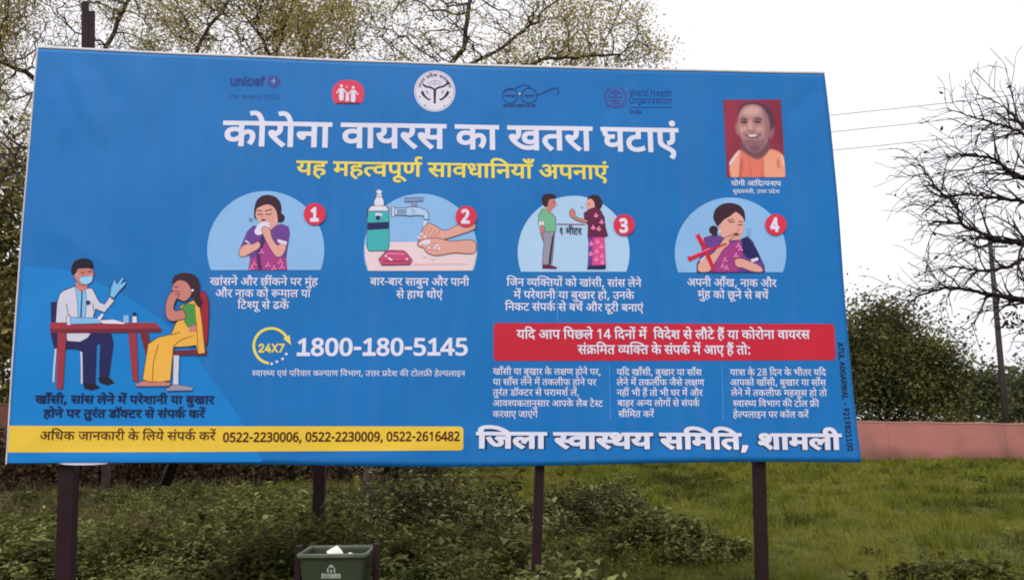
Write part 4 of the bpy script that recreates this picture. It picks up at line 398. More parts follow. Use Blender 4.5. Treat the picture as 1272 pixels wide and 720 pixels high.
  ('बाहर अन्य लोगों से संपर्क', (767, 504.2, 869, 504.4), 'd48,0,0 d66,571,0 d61,830,0 d52,1361,0 d9,2030,0 d202,2794,0 d51,3152,0 d54,3992,0 d79,4670,0 d27,4929,0 d461,5492,0 d60,6011,0 d75,6687,0 d60,6947,0 d6,7623,0 d46,7623,0 d25,8191,0 d181,8732,0'),
  ('सीमित करें', (768, 517.7, 812.5, 517.8), 'd60,0,0 d68,676,0 d608,935,0 d50,1194,0 d40,1792,0 d25,2622,0 d52,3384,0 d449,3793,0'),
 ]),
 ('advice_column_text', 'white', 8, 7.6, 'd', [
  ('यात्रा के 28 दिन के भीतर यदि', (907, 466, 1026, 466.2), 'd51,0,0 d66,580,0 d269,839,0 d66,1391,0 d25,1910,0 d75,2451,0 d805,2932,0 d811,3483,0 d606,4294,0 d42,4553,0 d44,5073,0 d25,5888,0 d75,6429,0 d49,6910,0 d68,7613,0 d40,7872,0 d52,8442,0 d51,9111,0 d606,9691,0 d42,9950,0'),
  ('आपको खाँसी, बुखार या साँस', (907, 478.6, 1026, 478.8), 'd10,0,0 d46,1023,0 d25,1591,0 d79,2353,0 d26,2872,0 d66,3690,0 d5,3949,0 d60,3949,0 d68,4625,0 d799,4884,0 d48,5412,0 d69,5983,0 d26,5983,0 d66,6801,0 d52,7060,0 d51,7729,0 d66,8309,0 d60,8828,0 d66,9504,0 d5,9763,0 d60,9763,0'),
  ('लेने में तकलीफ महसूस हो तो', (908, 491.5, 1027, 491.7), 'd54,0,0 d75,678,0 d44,678,0 d75,1233,0 d50,1493,0 d449,2091,0 d40,2351,0 d25,2921,0 d54,3683,0 d68,4361,0 d47,4620,0 d50,5651,0 d61,6249,0 d60,6780,0 d70,7456,0 d60,7456,0 d61,8392,0 d79,8923,0 d40,9442,0 d79,10012,0'),
  ('स्वास्थ्य विभाग की टोल फ्री', (910.5, 504.7, 1017.6, 504.9), 'd215,0,0 d57,389,0 d66,945,0 d569,1204,0 d51,1973,0 d607,2813,0 d57,3072,0 d49,3628,0 d66,4331,0 d27,4590,0 d25,5413,0 d655,6175,0 d35,6694,0 d79,7198,0 d54,7457,0 d275,8395,0 d655,9166,0'),
  ('हेल्पलाइन पर कॉल करें', (910.5, 518.3, 1004.6, 518.5), 'd61,0,0 d75,531,0 d210,531,0 d46,1031,0 d54,1599,0 d66,2277,0 d11,2536,0 d44,3027,0 d46,3842,0 d52,4410,0 d25,5079,0 d77,5841,0 d54,6100,0 d25,7038,0 d52,7800,0 d449,8209,0'),
 ]),
 ('contact_text', 'brown', 10, 10.2, 'd', [
  ('अधिक जानकारी के लिये संपर्क करें', (49.5, 545.8, 268, 546.3), 'd9,0,0 d608,764,0 d43,1023,0 d25,1638,0 d32,2660,0 d66,3402,0 d44,3661,0 d25,4216,0 d66,4978,0 d52,5237,0 d68,5646,0 d25,6165,0 d75,6706,0 d609,7187,0 d54,7446,0 d51,8124,0 d75,8704,0 d60,8964,0 d6,9640,0 d46,9640,0 d25,10208,0 d181,10749,0 d25,11230,0 d52,11992,0 d449,12401,0'),
 ]),
 ('contact_number_text', 'brown', 26, 10.3, 'd', [
  ('0522-2230006, 0522-2230009, 0522-2616482', (277, 548.3, 571, 546.8), 'd803,0,0 d808,551,0 d805,1102,0 d805,1653,0 d800,2204,0 d805,2544,0 d805,3095,0 d806,3646,0 d803,4197,0 d803,4748,0 d803,5299,0 d809,5850,0 d799,6401,0 d803,6929,0 d808,7480,0 d805,8031,0 d805,8582,0 d800,9133,0 d805,9473,0 d805,10024,0 d806,10575,0 d803,11126,0 d803,11677,0 d803,12228,0 d812,12779,0 d799,13330,0 d803,13858,0 d808,14409,0 d805,14960,0 d805,15511,0 d800,16062,0 d805,16402,0 d809,16953,0 d804,17504,0 d809,18055,0 d807,18606,0 d811,19157,0 d805,19708,0'),
 ]),
 ('committee_name_text', 'white', 40, 19.8, 'd', [
  ('जिला स्वास्थय समिति, शामली', (591, 555.5, 1046, 557.3), 'd611,0,0 d32,259,0 d54,1001,0 d66,1679,0 d215,2198,0 d57,2587,0 d66,3143,0 d568,3402,0 d51,4424,0 d60,5264,0 d608,5940,0 d50,6199,0 d607,6797,0 d40,7056,0 d799,7626,0 d58,8154,0 d66,8834,0 d50,9093,0 d54,9691,0 d68,10369,0'),
 ]),
 ('portrait_caption_text', 'white', 14, 5.8, 'd', [
  ('योगी आदित्यनाथ', (908.5, 230.6, 970.7, 231), 'd51,0,0 d79,580,0 d27,839,0 d68,1402,0 d10,1921,0 d606,2944,0 d42,3203,0 d198,3723,0 d51,4072,0 d44,4652,0 d66,5207,0 d41,5466,0'),
 ]),
 ('portrait_caption_text', 'white', 6, 4.4, 'd', [
  ('मुख्यमंत्री, उत्तर प्रदेश', (910.4, 239.8, 968.8, 240.2), 'd50,0,0 d69,598,0 d184,598,0 d51,1246,0 d50,1826,0 d6,2424,0 d269,2424,0 d68,2976,0 d799,3235,0 d13,3763,0 d521,4311,0 d52,4992,0 d274,5661,0 d42,6229,0 d75,6694,0 d58,6749,0'),
 ]),
 ('agency_name_text', 'black', 30, 7, 'l', [
  ('ATUL AGGARWAL - 9219821100', (1040, 425, 1052.5, 559.5), 'iA,0,0 iT,690,0 iU,1335,0 iL,2080,0 iA,2914,0 iG,3604,0 iG,4350,0 iA,5096,0 iR,5786,0 iW,6429,0 iA,7415,0 iL,8104,0 i-,8938,0 i9,9855,0 i2,10504,0 i1,11152,0 i9,11801,0 i8,12449,0 i2,13098,0 i1,13746,0 i1,14395,0 i0,15043,0 i0,15691,0'),
 ]),
 ('logo_text', 'navyblue', 40, 11.2, 'l', [
  ('unicef', (286, 106, 329, 106.4), 'iu,0,0 in,591,0 ii,1182,0 ic,1424,0 ie,1996,0 if,2579,0'),
 ]),
 ('logo_text', 'navyblue2', 0, 6, 'l', [
  ('for every child', (286, 122.5, 347, 122.8), 'if,0,0 io,370,0 ir,970,0 ie,1615,0 iv,2198,0 ie,2760,0 ir,3343,0 iy,3719,0 ic,4550,0 ih,5121,0 ii,5712,0 il,5955,0 id,6230,0'),
 ]),
 ('logo_text', 'navyblue', 4, 8.2, 'l', [
  ('World Health', (781.7, 119, 834, 119.6), 'iW,0,0 io,985,0 ir,1585,0 il,1961,0 id,2237,0 iH,3118,0 ie,3861,0 ia,4444,0 il,5005,0 it,5281,0 ih,5608,0'),
 ]),
 ('logo_text', 'navyblue', 4, 8.2, 'l', [
  ('Organization', (781.7, 128, 834.5, 128.6), 'iO,0,0 ir,765,0 ig,1141,0 ia,1754,0 in,2316,0 ii,2907,0 iz,3149,0 ia,3701,0 it,4263,0 ii,4590,0 io,4832,0 in,5432,0'),
 ]),
 ('logo_text', 'navyblue', 20, 5, 'l', [
  ('India', (782, 140.8, 797, 141), 'iI,0,0 in,441,0 id,1032,0 ii,1644,0 ia,1886,0'),
 ]),
 ('distance_text', 'black', 16, 7.5, 'd', [
  ('१ मीटर', (695, 290.5, 722.5, 291), 'd107,0,0 d50,811,0 d68,1409,0 d35,1668,0 d52,2172,0'),
 ]),
 ('badge_number_text', 'white', 50, 17, 'n', [
  ('1', (385.3, 274.5, 396.0, 274.5), 'd1s,0,0'),
 ]),
 ('badge_number_text', 'white', 50, 17, 'n', [
  ('2', (572.5, 277.5, 583.5, 277.5), 'd805,0,0'),
 ]),
 ('badge_number_text', 'white', 50, 17, 'n', [
  ('3', (769.0, 288.5, 780.0, 288.5), 'd806,0,0'),
 ]),
 ('badge_number_text', 'white', 50, 17, 'n', [
  ('4', (956.5, 287.5, 967.5, 287.5), 'd807,0,0'),
 ]),
 ('emblem_text', 'dark', 6, 2.6, 'd', [
  ('स्वच्छ', (627, 120.3, 640, 120.6), 'd215,0,0 d57,389,0 d501,945,0'),
 ]),
 ('emblem_text', 'dark', 6, 2.6, 'd', [
  ('भारत', (651, 120.6, 663.5, 120.9), 'd49,0,0 d66,703,0 d52,962,0 d40,1371,0'),
 ]),
 ('emblem_text', 'dark', 10, 2.8, 'd', [
  ('एक कदम स्वच्छता की ओर', (625, 132.7, 665.7, 133), 'd19,0,0 d25,553,0 d25,1575,0 d42,2337,0 d50,2857,0 d215,3715,0 d57,4104,0 d501,4660,0 d40,5766,0 d66,6336,0 d25,6855,0 d655,7617,0 d23,8136,0 d52,9159,0'),
 ]),
]
ARC_RUN = 'd13,0,0 d521,548,0 d52,1229,0 d274,1898,0 d42,2466,0 d75,2931,0 d58,2986,0 d60,3926,0 d52,4602,0 d25,5011,0 d66,5773,0 d52,6032,0'

# ------------------------------------------------------------------ the banner's plane and its printed sheet
BO = np.array([-0.4641811, 5.8991028, 2.8384898])          # centre of the 20 x 10 ft banner
BA = np.array([0.9965777, 0.0825092, -0.0050074]); BB = np.array([0.0050801, -0.0006711, 0.9999869])
BN = np.cross(BA, BB)                                       # towards the road
CORN_UV = np.array([[47, 58], [1024, 90], [1070, 574], [8, 576]], float)      # layout units of the printed sheet
CORN_AB = np.array([[-3.0795, 1.5391], [3.0096, 1.5252], [3.0824, -1.5591], [-3.0275, -1.5128]])
def _homography(S, D):
    A = []
    for (u, v), (x, y) in zip(S, D):
        A += [[u, v, 1, 0, 0, 0, -x * u, -x * v], [0, 0, 0, u, v, 1, -y * u, -y * v]]
    return np.append(np.linalg.solve(np.array(A), D.ravel()), 1).reshape(3, 3)
HM = _homography(CORN_UV, CORN_AB)
HI = np.linalg.inv(HM)
def ab(P):
    P = np.atleast_2d(np.asarray(P, float)); q = np.c_[P, np.ones(len(P))] @ HM.T
    return q[:, :2] / q[:, 2:]
def uv_of(P):
    q = np.c_[P, np.ones(len(P))] @ HI.T
    return q[:, :2] / q[:, 2:]

def _fold(P, p, q, w, h):
    """a soft crease of the vinyl from p to q"""
    p, q = np.array(p), np.array(q); d = q - p; L = np.linalg.norm(d); d = d / L
    r = P - p; t = r @ d; s = r @ np.array([-d[1], d[0]])
    return h * np.exp(-(s / w) ** 2) * np.clip(np.minimum(t, L - t) / (0.25 * L) , 0, 1)
def ripple(P):
    a, b = P[:, 0], P[:, 1]
    z = 0.006 * np.sin(a * 2.1 + 0.6) * np.cos(b * 1.3) + 0.0025 * np.sin(a * 5.3 + b * 1.7 + 1) + 0.0016 * np.sin(b * 6.1 - a * 2.2)
    z = z + _fold(P, (-2.85, 1.45), (-2.55, .75), .06, .012) + _fold(P, (-2.98, 1.3), (-2.78, .75), .06, .009) + _fold(P, (-2.70, 1.48), (-2.45, 1.05), .06, -.008)
    z = z + _fold(P, (0.92, -.15), (0.9, -.95), .06, .003) + _fold(P, (-.9, -1.49), (-.25, -1.52), .05, .007) + _fold(P, (-2.9, -1.47), (-1.6, -1.5), .05, .006)
    z = z + _fold(P, (2.75, -1.25), (3.02, -1.52), .08, .005) + _fold(P, (2.7, 1.1), (2.98, 1.45), .07, -.007) + _fold(P, (-2.7, -1.2), (-2.98, -1.48), .08, .004)
    z = z + _fold(P, (-.2, 1.5), (.5, 1.05), .08, .004) + _fold(P, (-2.35, 1.5), (-2.2, .9), .06, .006) + _fold(P, (1.4, 1.5), (1.1, .9), .07, -.004) + _fold(P, (-2.95, .2), (-2.3, -.2), .08, .006) + _fold(P, (-.6, -1.5), (.4, -1.3), .07, .005) + _fold(P, (1.2, -1.53), (2.4, -1.47), .05, .006)
    return z
def on_banner(P, off):
    P = np.asarray(P, float)
    return BO + P[:, :1] * BA + P[:, 1:2] * BB + (ripple(P) + off)[:, None] * BN

def ink(name, rgb, k=1.0):
    """printed vinyl: one ink, slight unevenness of the print and dust"""
    c = tuple(min(x * k, .86) for x in lin(rgb))
    m = mat('ink_' + name, tuple(x * .95 for x in c), 0.5, 0.22, (2.2, tuple(min(1, x * 1.07 + .004) for x in c), 1))
    return m
INK_RGB = dict(blue=(10, 106, 178), sky_blue=(8, 120, 194), white=(212, 211, 230), yellow=(225, 205, 85), bar_yellow=(220, 184, 58), brown=(70, 25, 10), navy=(12, 30, 75),
    black=(22, 22, 40), navyblue=(26, 62, 140), navyblue2=(36, 88, 165), red=(205, 44, 74), box_red=(188, 30, 54), pale=(132, 176, 222), pale2=(165, 196, 228),
    dark=(45, 28, 45), emblem_white=(212, 207, 226), skin=(214, 156, 146), skin_shade=(190, 120, 112), hair=(52, 24, 42), purple=(102, 60, 138), magenta=(156, 56, 128), plum=(70, 32, 92),
    pink=(230, 130, 180), line=(60, 26, 50), coat=(196, 196, 212), shirt=(120, 180, 225), mask=(140, 195, 230), trousers=(28, 30, 84), table=(150, 48, 62), table_dark=(110, 34, 50),
    chair_red=(150, 30, 48), saree=(226, 170, 70), green=(70, 140, 70), lip=(120, 40, 50), mint=(110, 175, 140), grey=(140, 140, 160), teal=(60, 165, 170), soap=(190, 70, 115), counter=(222, 198, 205),
    maroon=(96, 26, 62), saree_pink=(205, 70, 135), photo_red=(146, 40, 62), photo_skin=(160, 108, 104), photo_shade=(134, 86, 88), photo_light=(190, 140, 132), photo_dark=(104, 62, 70), saffron=(236, 120, 84), saffron_light=(240, 150, 110), saffron_dark=(200, 80, 62),
    steel=(120, 140, 180), logo_red=(205, 60, 90), thin_line=(70, 140, 210), who=(70, 70, 150), orange_dark=(130, 60, 20), crease_light=(110, 160, 215))
INK = {}
def get_ink(n):
    if n not in INK: INK[n] = ink(n, INK_RGB[n])
    return INK[n]

def fill(contours, grid=0.0):
    """union of closed contours (non-zero winding) as triangles"""
    pts, edges = [], []
    for c in contours:
        b = len(pts); n = len(c); pts += [Vector((float(p[0]), float(p[1]))) for p in c]; edges += [(b + i, b + (i + 1) % n) for i in range(n)]
    if grid:
        A = np.concatenate([np.asarray(c) for c in contours]); lo, hi = A.min(0), A.max(0)
        for x in np.arange(lo[0] + grid * .47, hi[0], grid):
            for y in np.arange(lo[1] + grid * .53, hi[1], grid): pts.append(Vector((float(x), float(y))))
    v, e, f, *_ = delaunay_2d_cdt(pts, edges, [], 0, 1e-6)
    V = np.array([(p[0], p[1]) for p in v]); T = np.array([t for t in f if len(t) == 3])
    if len(T) == 0: return V, np.zeros((0, 3), int)
    C = V[T].mean(1); W = np.zeros(len(C), int)
    P0 = np.concatenate([np.asarray(c) for c in contours]); P1 = np.concatenate([np.roll(np.asarray(c), -1, 0) for c in contours])
    for i in range(0, len(C), 2000):
        cx, cy = C[i:i + 2000, :1], C[i:i + 2000, 1:]
        dy = P1[:, 1] - P0[:, 1]
        up = (P0[:, 1] <= cy) & (P1[:, 1] > cy); dn = (P0[:, 1] > cy) & (P1[:, 1] <= cy)
        with np.errstate(divide='ignore', invalid='ignore'):
            xi = P0[:, 0] + (cy - P0[:, 1]) / dy * (P1[:, 0] - P0[:, 0])
        hit = xi > cx
        W[i:i + 2000] = (up & hit).sum(1) - (dn & hit).sum(1)
    T = T[W != 0]
    a = V[T]; cr = (a[:, 1, 0] - a[:, 0, 0]) * (a[:, 2, 1] - a[:, 0, 1]) - (a[:, 1, 1] - a[:, 0, 1]) * (a[:, 2, 0] - a[:, 0, 0])
    T[cr < 0] = T[cr < 0][:, ::-1]
    return V, T[np.abs(cr) > 1e-12]

def smooth_loop(P, n=3, closed=True):
    """rounds a coarse outline by cutting its corners"""
    P = np.asarray(P, float)
    for _ in range(2 if n < 4 else 3):
        Q = np.roll(P, -1, 0) if closed else P[1:]; A = P if closed else P[:-1]
        N = np.stack([A * .78 + Q * .22, A * .22 + Q * .78], 1).reshape(-1, P.shape[1])
        P = N if closed else np.r_[P[:1], N[1:-1], P[-1:]]
    return P
def arc_pts(cx, cy, r, a0=0, a1=360, n=40, ry=None):
    A = np.radians(np.linspace(a0, a1, n, endpoint=abs(a1 - a0) < 360))
    return np.c_[cx + r * np.cos(A), cy - (ry or r) * np.sin(A)]
def stroke_loop(P, w, w1=None):
    P = np.asarray(P, float); n = len(P); W = np.linspace(w, w if w1 is None else w1, n) / 2
    D = np.gradient(P, axis=0); D /= np.linalg.norm(D, axis=1)[:, None] + 1e-9; N = np.c_[-D[:, 1], D[:, 0]]
    return np.concatenate([P + N * W[:, None], (P - N * W[:, None])[::-1]])

def banner_normals(P):
    e = 2e-3; gx_ = (ripple(P + [e, 0]) - ripple(P - [e, 0])) / (2 * e); gy_ = (ripple(P + [0, e]) - ripple(P - [0, e])) / (2 * e)
    n = BN[None] - gx_[:, None] * BA - gy_[:, None] * BB
    return n / np.linalg.norm(n, axis=1)[:, None]

class Art:
    """flat printing gathered into one mesh; shapes given in a frame (x0, y0, s): layout = x0 + X / s"""
    def __init__(s, frame=(0, 0, 1), z=0.0025): s.fr, s.z, s.V, s.N, s.F, s.M, s.inks = frame, z, [], [], [], [], []
    def T(s, P):
        P = np.asarray(P, float); return np.c_[s.fr[0] + P[:, 0] / s.fr[2], s.fr[1] + P[:, 1] / s.fr[2]]
    def contours(s, cs, inkname, grid=None):
        """contours in banner metres"""
        A = np.concatenate(cs); size = (A.max(0) - A.min(0)).max()
        if grid is None and size > .2:                      # long edges follow the cloth too
            cs = [np.concatenate([c[i] + (c[(i + 1) % len(c)] - c[i]) * np.linspace(0, 1, max(1, int(np.linalg.norm(c[(i + 1) % len(c)] - c[i]) / .036)), endpoint=False)[:, None] for i in range(len(c))]) for c in cs]
        V, T = fill(cs, (0.036 if size > .2 else 0) if grid is None else grid)
        if inkname not in s.inks: s.inks.append(inkname)
        b = sum(len(x) for x in s.V); s.V.append(on_banner(V, s.z)); s.N.append(banner_normals(V)); s.F.append(T + b); s.M.append(np.full(len(T), s.inks.index(inkname)))
        s.z += 0.00011
    def poly(s, P, inkname, smooth=0, outline=None, ow=0):
        P = smooth_loop(P, smooth) if smooth else np.asarray(P, float)
        s.contours([ab(s.T(P))], inkname)
        if outline: s.line(np.r_[P, P[:1], P[1:2]], ow, outline)
    def line(s, P, w, inkname, smooth=0, w1=None):
        P = smooth_loop(P, smooth, False) if smooth else np.asarray(P, float)
        s.contours([ab(s.T(stroke_loop(P, w, w1)))], inkname, 0)
    def disc(s, c, r, inkname, ry=None, n=28): s.poly(arc_pts(c[0], c[1], r, n=n, ry=ry), inkname)
    def ring(s, c, r0, r1, inkname, a0=0, a1=360):
        s.contours([ab(s.T(np.r_[arc_pts(*c, r1, a0, a1, 48), arc_pts(*c, r0, a1, a0, 48)]))] if a1 - a0 < 360 else
                   [ab(s.T(arc_pts(*c, r1, n=48))), ab(s.T(arc_pts(*c, r0, n=48)))[::-1]], inkname, 0)
    def dots(s, pts, r, inkname):
        s.contours([ab(s.T(arc_pts(x, y, r, n=8))) for x, y in pts], inkname, 0)
    def build(s, name, parent, label=None):
        o = mesh_obj(name, np.concatenate(s.V), np.concatenate(s.F), [get_ink(i) for i in s.inks], parent, None, True, np.concatenate(s.M))
        o.data.normals_split_custom_set_from_vertices(np.concatenate(s.N).tolist())   # the sheet's own curvature
        return tag(o, label)

# ---- lettering
def _parse(g):
    return [np.array(c.split(), float).reshape(-1, 3) for c in g.split(';')]
GLY = {k: _parse(v) for k, v in GLYPHS.items()}
def flatten(c, n):
    m = len(c); q = []
    for i in range(m):
        a, b = c[i], c[(i + 1) % m]; q.append(a)
        if not a[2] and not b[2]: q.append(np.array([(a[0] + b[0]) / 2, (a[1] + b[1]) / 2, 1]))
    k0 = next(i for i, p in enumerate(q) if p[2]); q = q[k0:] + q[:k0]
    out, i, m = [], 0, len(q)
    while i < m:
        a, b = q[i], q[(i + 1) % m]
        if b[2]: out.append(a[:2]); i += 1
        else:
            d = q[(i + 2) % m]
            for k in range(n):
                t = k / n; out.append((1 - t) ** 2 * a[:2] + 2 * t * (1 - t) * b[:2] + t * t * d[:2])
            i += 2
    out = np.array(out); keep = np.linalg.norm(out - np.roll(out, 1, 0), axis=1) > 0.5
    return out[keep]
def embolden(P, e):
    """pushes a contour outwards (to the left of its direction)"""
    d = np.roll(P, -1, 0) - P; L = np.linalg.norm(d, axis=1)[:, None]; d = d / L
    n1 = np.c_[-d[:, 1], d[:, 0]]; n0 = np.roll(n1, 1, 0); b = n0 + n1
    k = 2 / np.maximum((b * b).sum(1), 0.9)
    return P + e * b * k[:, None]
_flat = {}
def run_contours(run, n, bold):
    out = []
    for r in run.split():
        k, x, y = r.split(',')
        key = (k, n, bold)
        if key not in _flat: _flat[key] = [embolden(flatten(c, n), bold) if bold else flatten(c, n) for c in GLY[k]]
        out += [c + (float(x), float(y)) for c in _flat[key]]
    return out
CAP = {'d': 622.0, 'n': 714.0, 'l': 727.0}
def letter_line(art, run, ends, h, kind, bold, inkname, n):
    cs = run_contours(run, n, bold); A = np.concatenate(cs); x0, x1 = A[:, 0].min(), A[:, 0].max()
    p = ab([ends[:2], ends[2:], (ends[0], ends[1] - h)]) if abs(ends[2] - ends[0]) > abs(ends[3] - ends[1]) else ab([ends[:2], ends[2:], (ends[0] + h, ends[1])])
    ex = (p[1] - p[0]) / (x1 - x0); up = np.array([-ex[1], ex[0]]); up /= np.linalg.norm(up)
    ey = up * np.linalg.norm(p[2] - p[0]) / (CAP[kind] + bold)
    # word by word, so the triangulation stays small
    order = sorted(cs, key=lambda c: c[:, 0].min()); words, right = [], -1e9
    for c in order:
        if c[:, 0].min() > right + 4 or not words: words.append([])
        words[-1].append(c); right = max(right, c[:, 0].max())
    z = art.z
    for w in words:
        art.z = z
        art.contours([p[0] + (c[:, :1] - x0) * ex + c[:, 1:] * ey for c in w], inkname, 0)

# ------------------------------------------------------------------ billboard
BASE = np.array([BO[0], BO[1], 0.0])
board = empty('billboard', BASE, 'large blue health notice board with white and yellow lettering on dark posts', 'billboard')

# cloth: front sheet with wrinkles, 12 mm deep back
nu, nv = 150, 76
uu, vv = np.meshgrid(np.linspace(0, 1, nu), np.linspace(0, 1, nv))
cA, cB, cC, cD = CORN_AB
P = ((1 - uu) * (1 - vv))[..., None] * cA + (uu * (1 - vv))[..., None] * cB + (uu * vv)[..., None] * cC + ((1 - uu) * vv)[..., None] * cD
# edges of a stretched cloth are never quite straight
P[..., 1] += (1 - vv) * (-0.030 * np.sin(np.pi * uu) ** 1.0) + vv * (0.012 * np.sin(3 * np.pi * uu) - 0.014 * np.sin(np.pi * uu))
P[..., 0] += (1 - uu) * (-0.012 * np.sin(np.pi * vv)) + uu * (0.012 * np.sin(2 * np.pi * vv))
P = P.reshape(-1, 2)
front = on_banner(P, 0.0); back = on_banner(P, -0.012)
idx = np.arange(nu * nv).reshape(nv, nu)
q = np.stack([idx[1:, :-1], idx[1:, 1:], idx[:-1, 1:], idx[:-1, :-1]], -1).reshape(-1, 4)
rim = np.r_[idx[0, :], idx[1:, -1], idx[-1, -2::-1], idx[-2:0, 0]]; n_ = nu * nv
side = np.stack([rim, np.roll(rim, -1), np.roll(rim, -1) + n_, rim + n_], -1)
faces = np.r_[q, q[:, ::-1] + n_, side]
fm = np.r_[np.zeros(len(q)), np.ones(len(q)), np.full(len(side), 1)]
def banner_ink():
    m = ink('banner_blue', (10, 106, 178)); nt = m.node_tree
    b = nt.nodes['Principled BSDF']
    # light scuffs and a slightly patchy print
    tc = nt.nodes.new('ShaderNodeTexCoord'); n = nt.nodes.new('ShaderNodeTexNoise'); n.inputs['Scale'].default_value = 0.9; n.inputs['Detail'].default_value = 6
    rr = nt.nodes.new('ShaderNodeMapRange'); rr.inputs['To Min'].default_value = 0.42; rr.inputs['To Max'].default_value = 0.6
    nt.links.new(tc.outputs['Object'], n.inputs['Vector']); nt.links.new(n.outputs['Fac'], rr.inputs['Value']); nt.links.new(rr.outputs['Result'], b.inputs['Roughness'])
    # faint rain-and-dust streaks and fading
    src = b.inputs['Base Color'].links[0].from_socket
    mp = nt.nodes.new('ShaderNodeMapping'); mp.inputs['Scale'].default_value = (5.0, 1, .28); n3 = nt.nodes.new('ShaderNodeTexNoise'); n3.inputs['Scale'].default_value = 2.0; n3.inputs['Detail'].default_value = 7
    r3 = nt.nodes.new('ShaderNodeMapRange'); r3.inputs['From Min'].default_value = .42; r3.inputs['From Max'].default_value = .78; r3.inputs['To Max'].default_value = .08
    mx = nt.nodes.new('ShaderNodeMix'); mx.data_type = 'RGBA'; mx.inputs[7].default_value = (.16, .24, .36, 1)
    nt.links.new(tc.outputs['Object'], mp.inputs[0]); nt.links.new(mp.outputs[0], n3.inputs['Vector']); nt.links.new(n3.outputs['Fac'], r3.inputs['Value']); nt.links.new(r3.outputs[0], mx.inputs['Factor'])
    nt.links.new(src, mx.inputs[6]); nt.links.new(mx.outputs[2], b.inputs['Base Color'])
    return m
banner = mesh_obj('banner', np.r_[front, back], faces, [banner_ink(), M['back']], board, None, True, fm)

# hem: pale folded edge along the top and the left
def edge_strip(sel_a, sel_b, out_w, in_w, z):
    pass
top = P.reshape(nv, nu, 2)[0]; left = P.reshape(nv, nu, 2)[:, 0]; bot = P.reshape(nv, nu, 2)[-1]
def strip(art, line, d0, d1, inkname):
    L = np.r_[line + d0, (line + d1)[::-1]]
    art.contours([L], inkname, 0)
hm_ = MB()
def hem_part(line, inward, w):
    V, F = [], []
    for i, p in enumerate(line):
        a0 = p - np.array(inward) * 0.006; a1 = p + np.array(inward) * w
        V += list(on_banner(np.array([a0, a1]), 0.003)) + list(on_banner(np.array([a0, a1]), -0.016))
    for i in range(len(line) - 1):
        k, j = 4 * i, 4 * i + 4
        F += [[k, k + 1, j + 1, j], [k + 1, k + 3, j + 3, j + 1], [k + 3, k + 2, j + 2, j + 3], [k + 2, k, j, j + 2]]
    hm_.add(V, F)
hem_part(top, (0, -1), 0.014)
hem_part(left, (1, 0), 0.004)
hm_.build('hem', M['hem'], banner, None, True)

# swoosh of lighter blue behind the doctor, yellow bar, red advice box
a = Art(z=0.0010)
a.poly(np.r_[smooth_loop([(30, 331), (84, 334), (148, 362), (212, 404), (246, 446), (272, 482), (300, 522), (326, 573)], 4, False), [(326, 573.0)], [(10.5, 574.5)], [(20, 450)]], 'sky_blue')
a.build('printed_wave', banner, 'lighter blue printed wave in the lower left corner')
a = Art(z=0.0022)
yl = [(11.3, 528.3), (120, 528.8), (300, 529), (450, 529), (570, 529.3)] + [tuple(p) for p in arc_pts(571.5, 533.5, 4, 90, 0, 5)] + [tuple(p) for p in arc_pts(571.5, 555, 4, 0, -90, 5)] + [(450, 559.6), (300, 560.6), (120, 561.3), (9.3, 561.5)]
a.poly(yl, 'bar_yellow')
a.build('contact_bar', banner, 'yellow bar printed along the bottom edge')
a = Art(z=0.0022)
a.poly([(616, 401), (830, 401.6), (1033, 402.2), (1036, 405), (1038, 443.5), (1035, 447), (830, 447.6), (616, 448), (613, 445), (613, 404)], 'box_red')
a.build('advice_box', banner, 'red printed box with two lines of white text')
a = Art(z=0.002)
for x in (757, 897):
    a = Art(z=0.002); a.line([(x, 454), (x + .6, 488), (x + 1.2, 522)], 0.9, 'thin_line'); a.build('column_rule', banner)
a = Art(z=0.0024)
a.line([(691.5, 356), (692, 380), (692.3, 399)], 0.7, 'crease_light')  # highlight along the vinyl crease, painted on as a thin pale line
a.build('crease_highlight', banner)

# ---- the four round pictures
def disc_cut(art, c, r, ybot, inkname, rx=None):
    t = math.degrees(math.asin((ybot - c[1]) / r))
    art.poly(arc_pts(c[0], c[1], rx or r, -t, 180 + t, 80, r), inkname)

# 1 coughing into a handkerchief
a = Art((240, 220, 4), 0.0016); disc_cut(a, (360, 360), 291, 461, 'pale'); a.z = .003
a.disc((432, 203), 23, 'hair'); a.poly([(300, 215), (303, 150), (315, 112), (343, 90), (378, 87), (412, 98), (433, 122), (440, 155), (436, 190), (424, 212), (395, 215)], 'hair', 4)
a.poly([(380, 200), (420, 200), (418, 240), (436, 245), (420, 275), (350, 275), (345, 238)], 'skin')
a.poly([(312, 168), (318, 152), (345, 139), (378, 134), (402, 150), (416, 176), (419, 212), (405, 238), (378, 254), (345, 236), (320, 215), (308, 190)], 'skin', 3)
a.poly([(312, 158), (340, 142), (378, 132), (400, 146), (385, 120), (340, 120)], 'hair', 2)
a.poly([(300, 238), (268, 268), (245, 320), (226, 370), (236, 392), (262, 394), (280, 388), (282, 410), (272, 461), (467, 461), (462, 405), (470, 345), (481, 280), (474, 245), (440, 232), (412, 238), (378, 268), (330, 246)], 'purple', 0)
a.poly([(345, 320), (372, 330), (420, 395), (462, 400), (467, 461), (340, 461)], 'magenta')
a.poly([(272, 461), (282, 408), (345, 380), (350, 461)], 'magenta')
a.poly([(345, 260), (372, 268), (352, 330), (330, 400), (345, 461), (322, 461), (312, 380), (330, 320)], 'plum', 2)
a.poly([(226, 372), (238, 345), (262, 330), (296, 334), (322, 316), (336, 332), (330, 352), (285, 378), (248, 398), (228, 392)], 'skin', 2, 'line', 2.5)
a.poly([(326, 232), (352, 216), (374, 222), (384, 246), (362, 268), (326, 292), (300, 276), (312, 250)], 'emblem_white', 2)
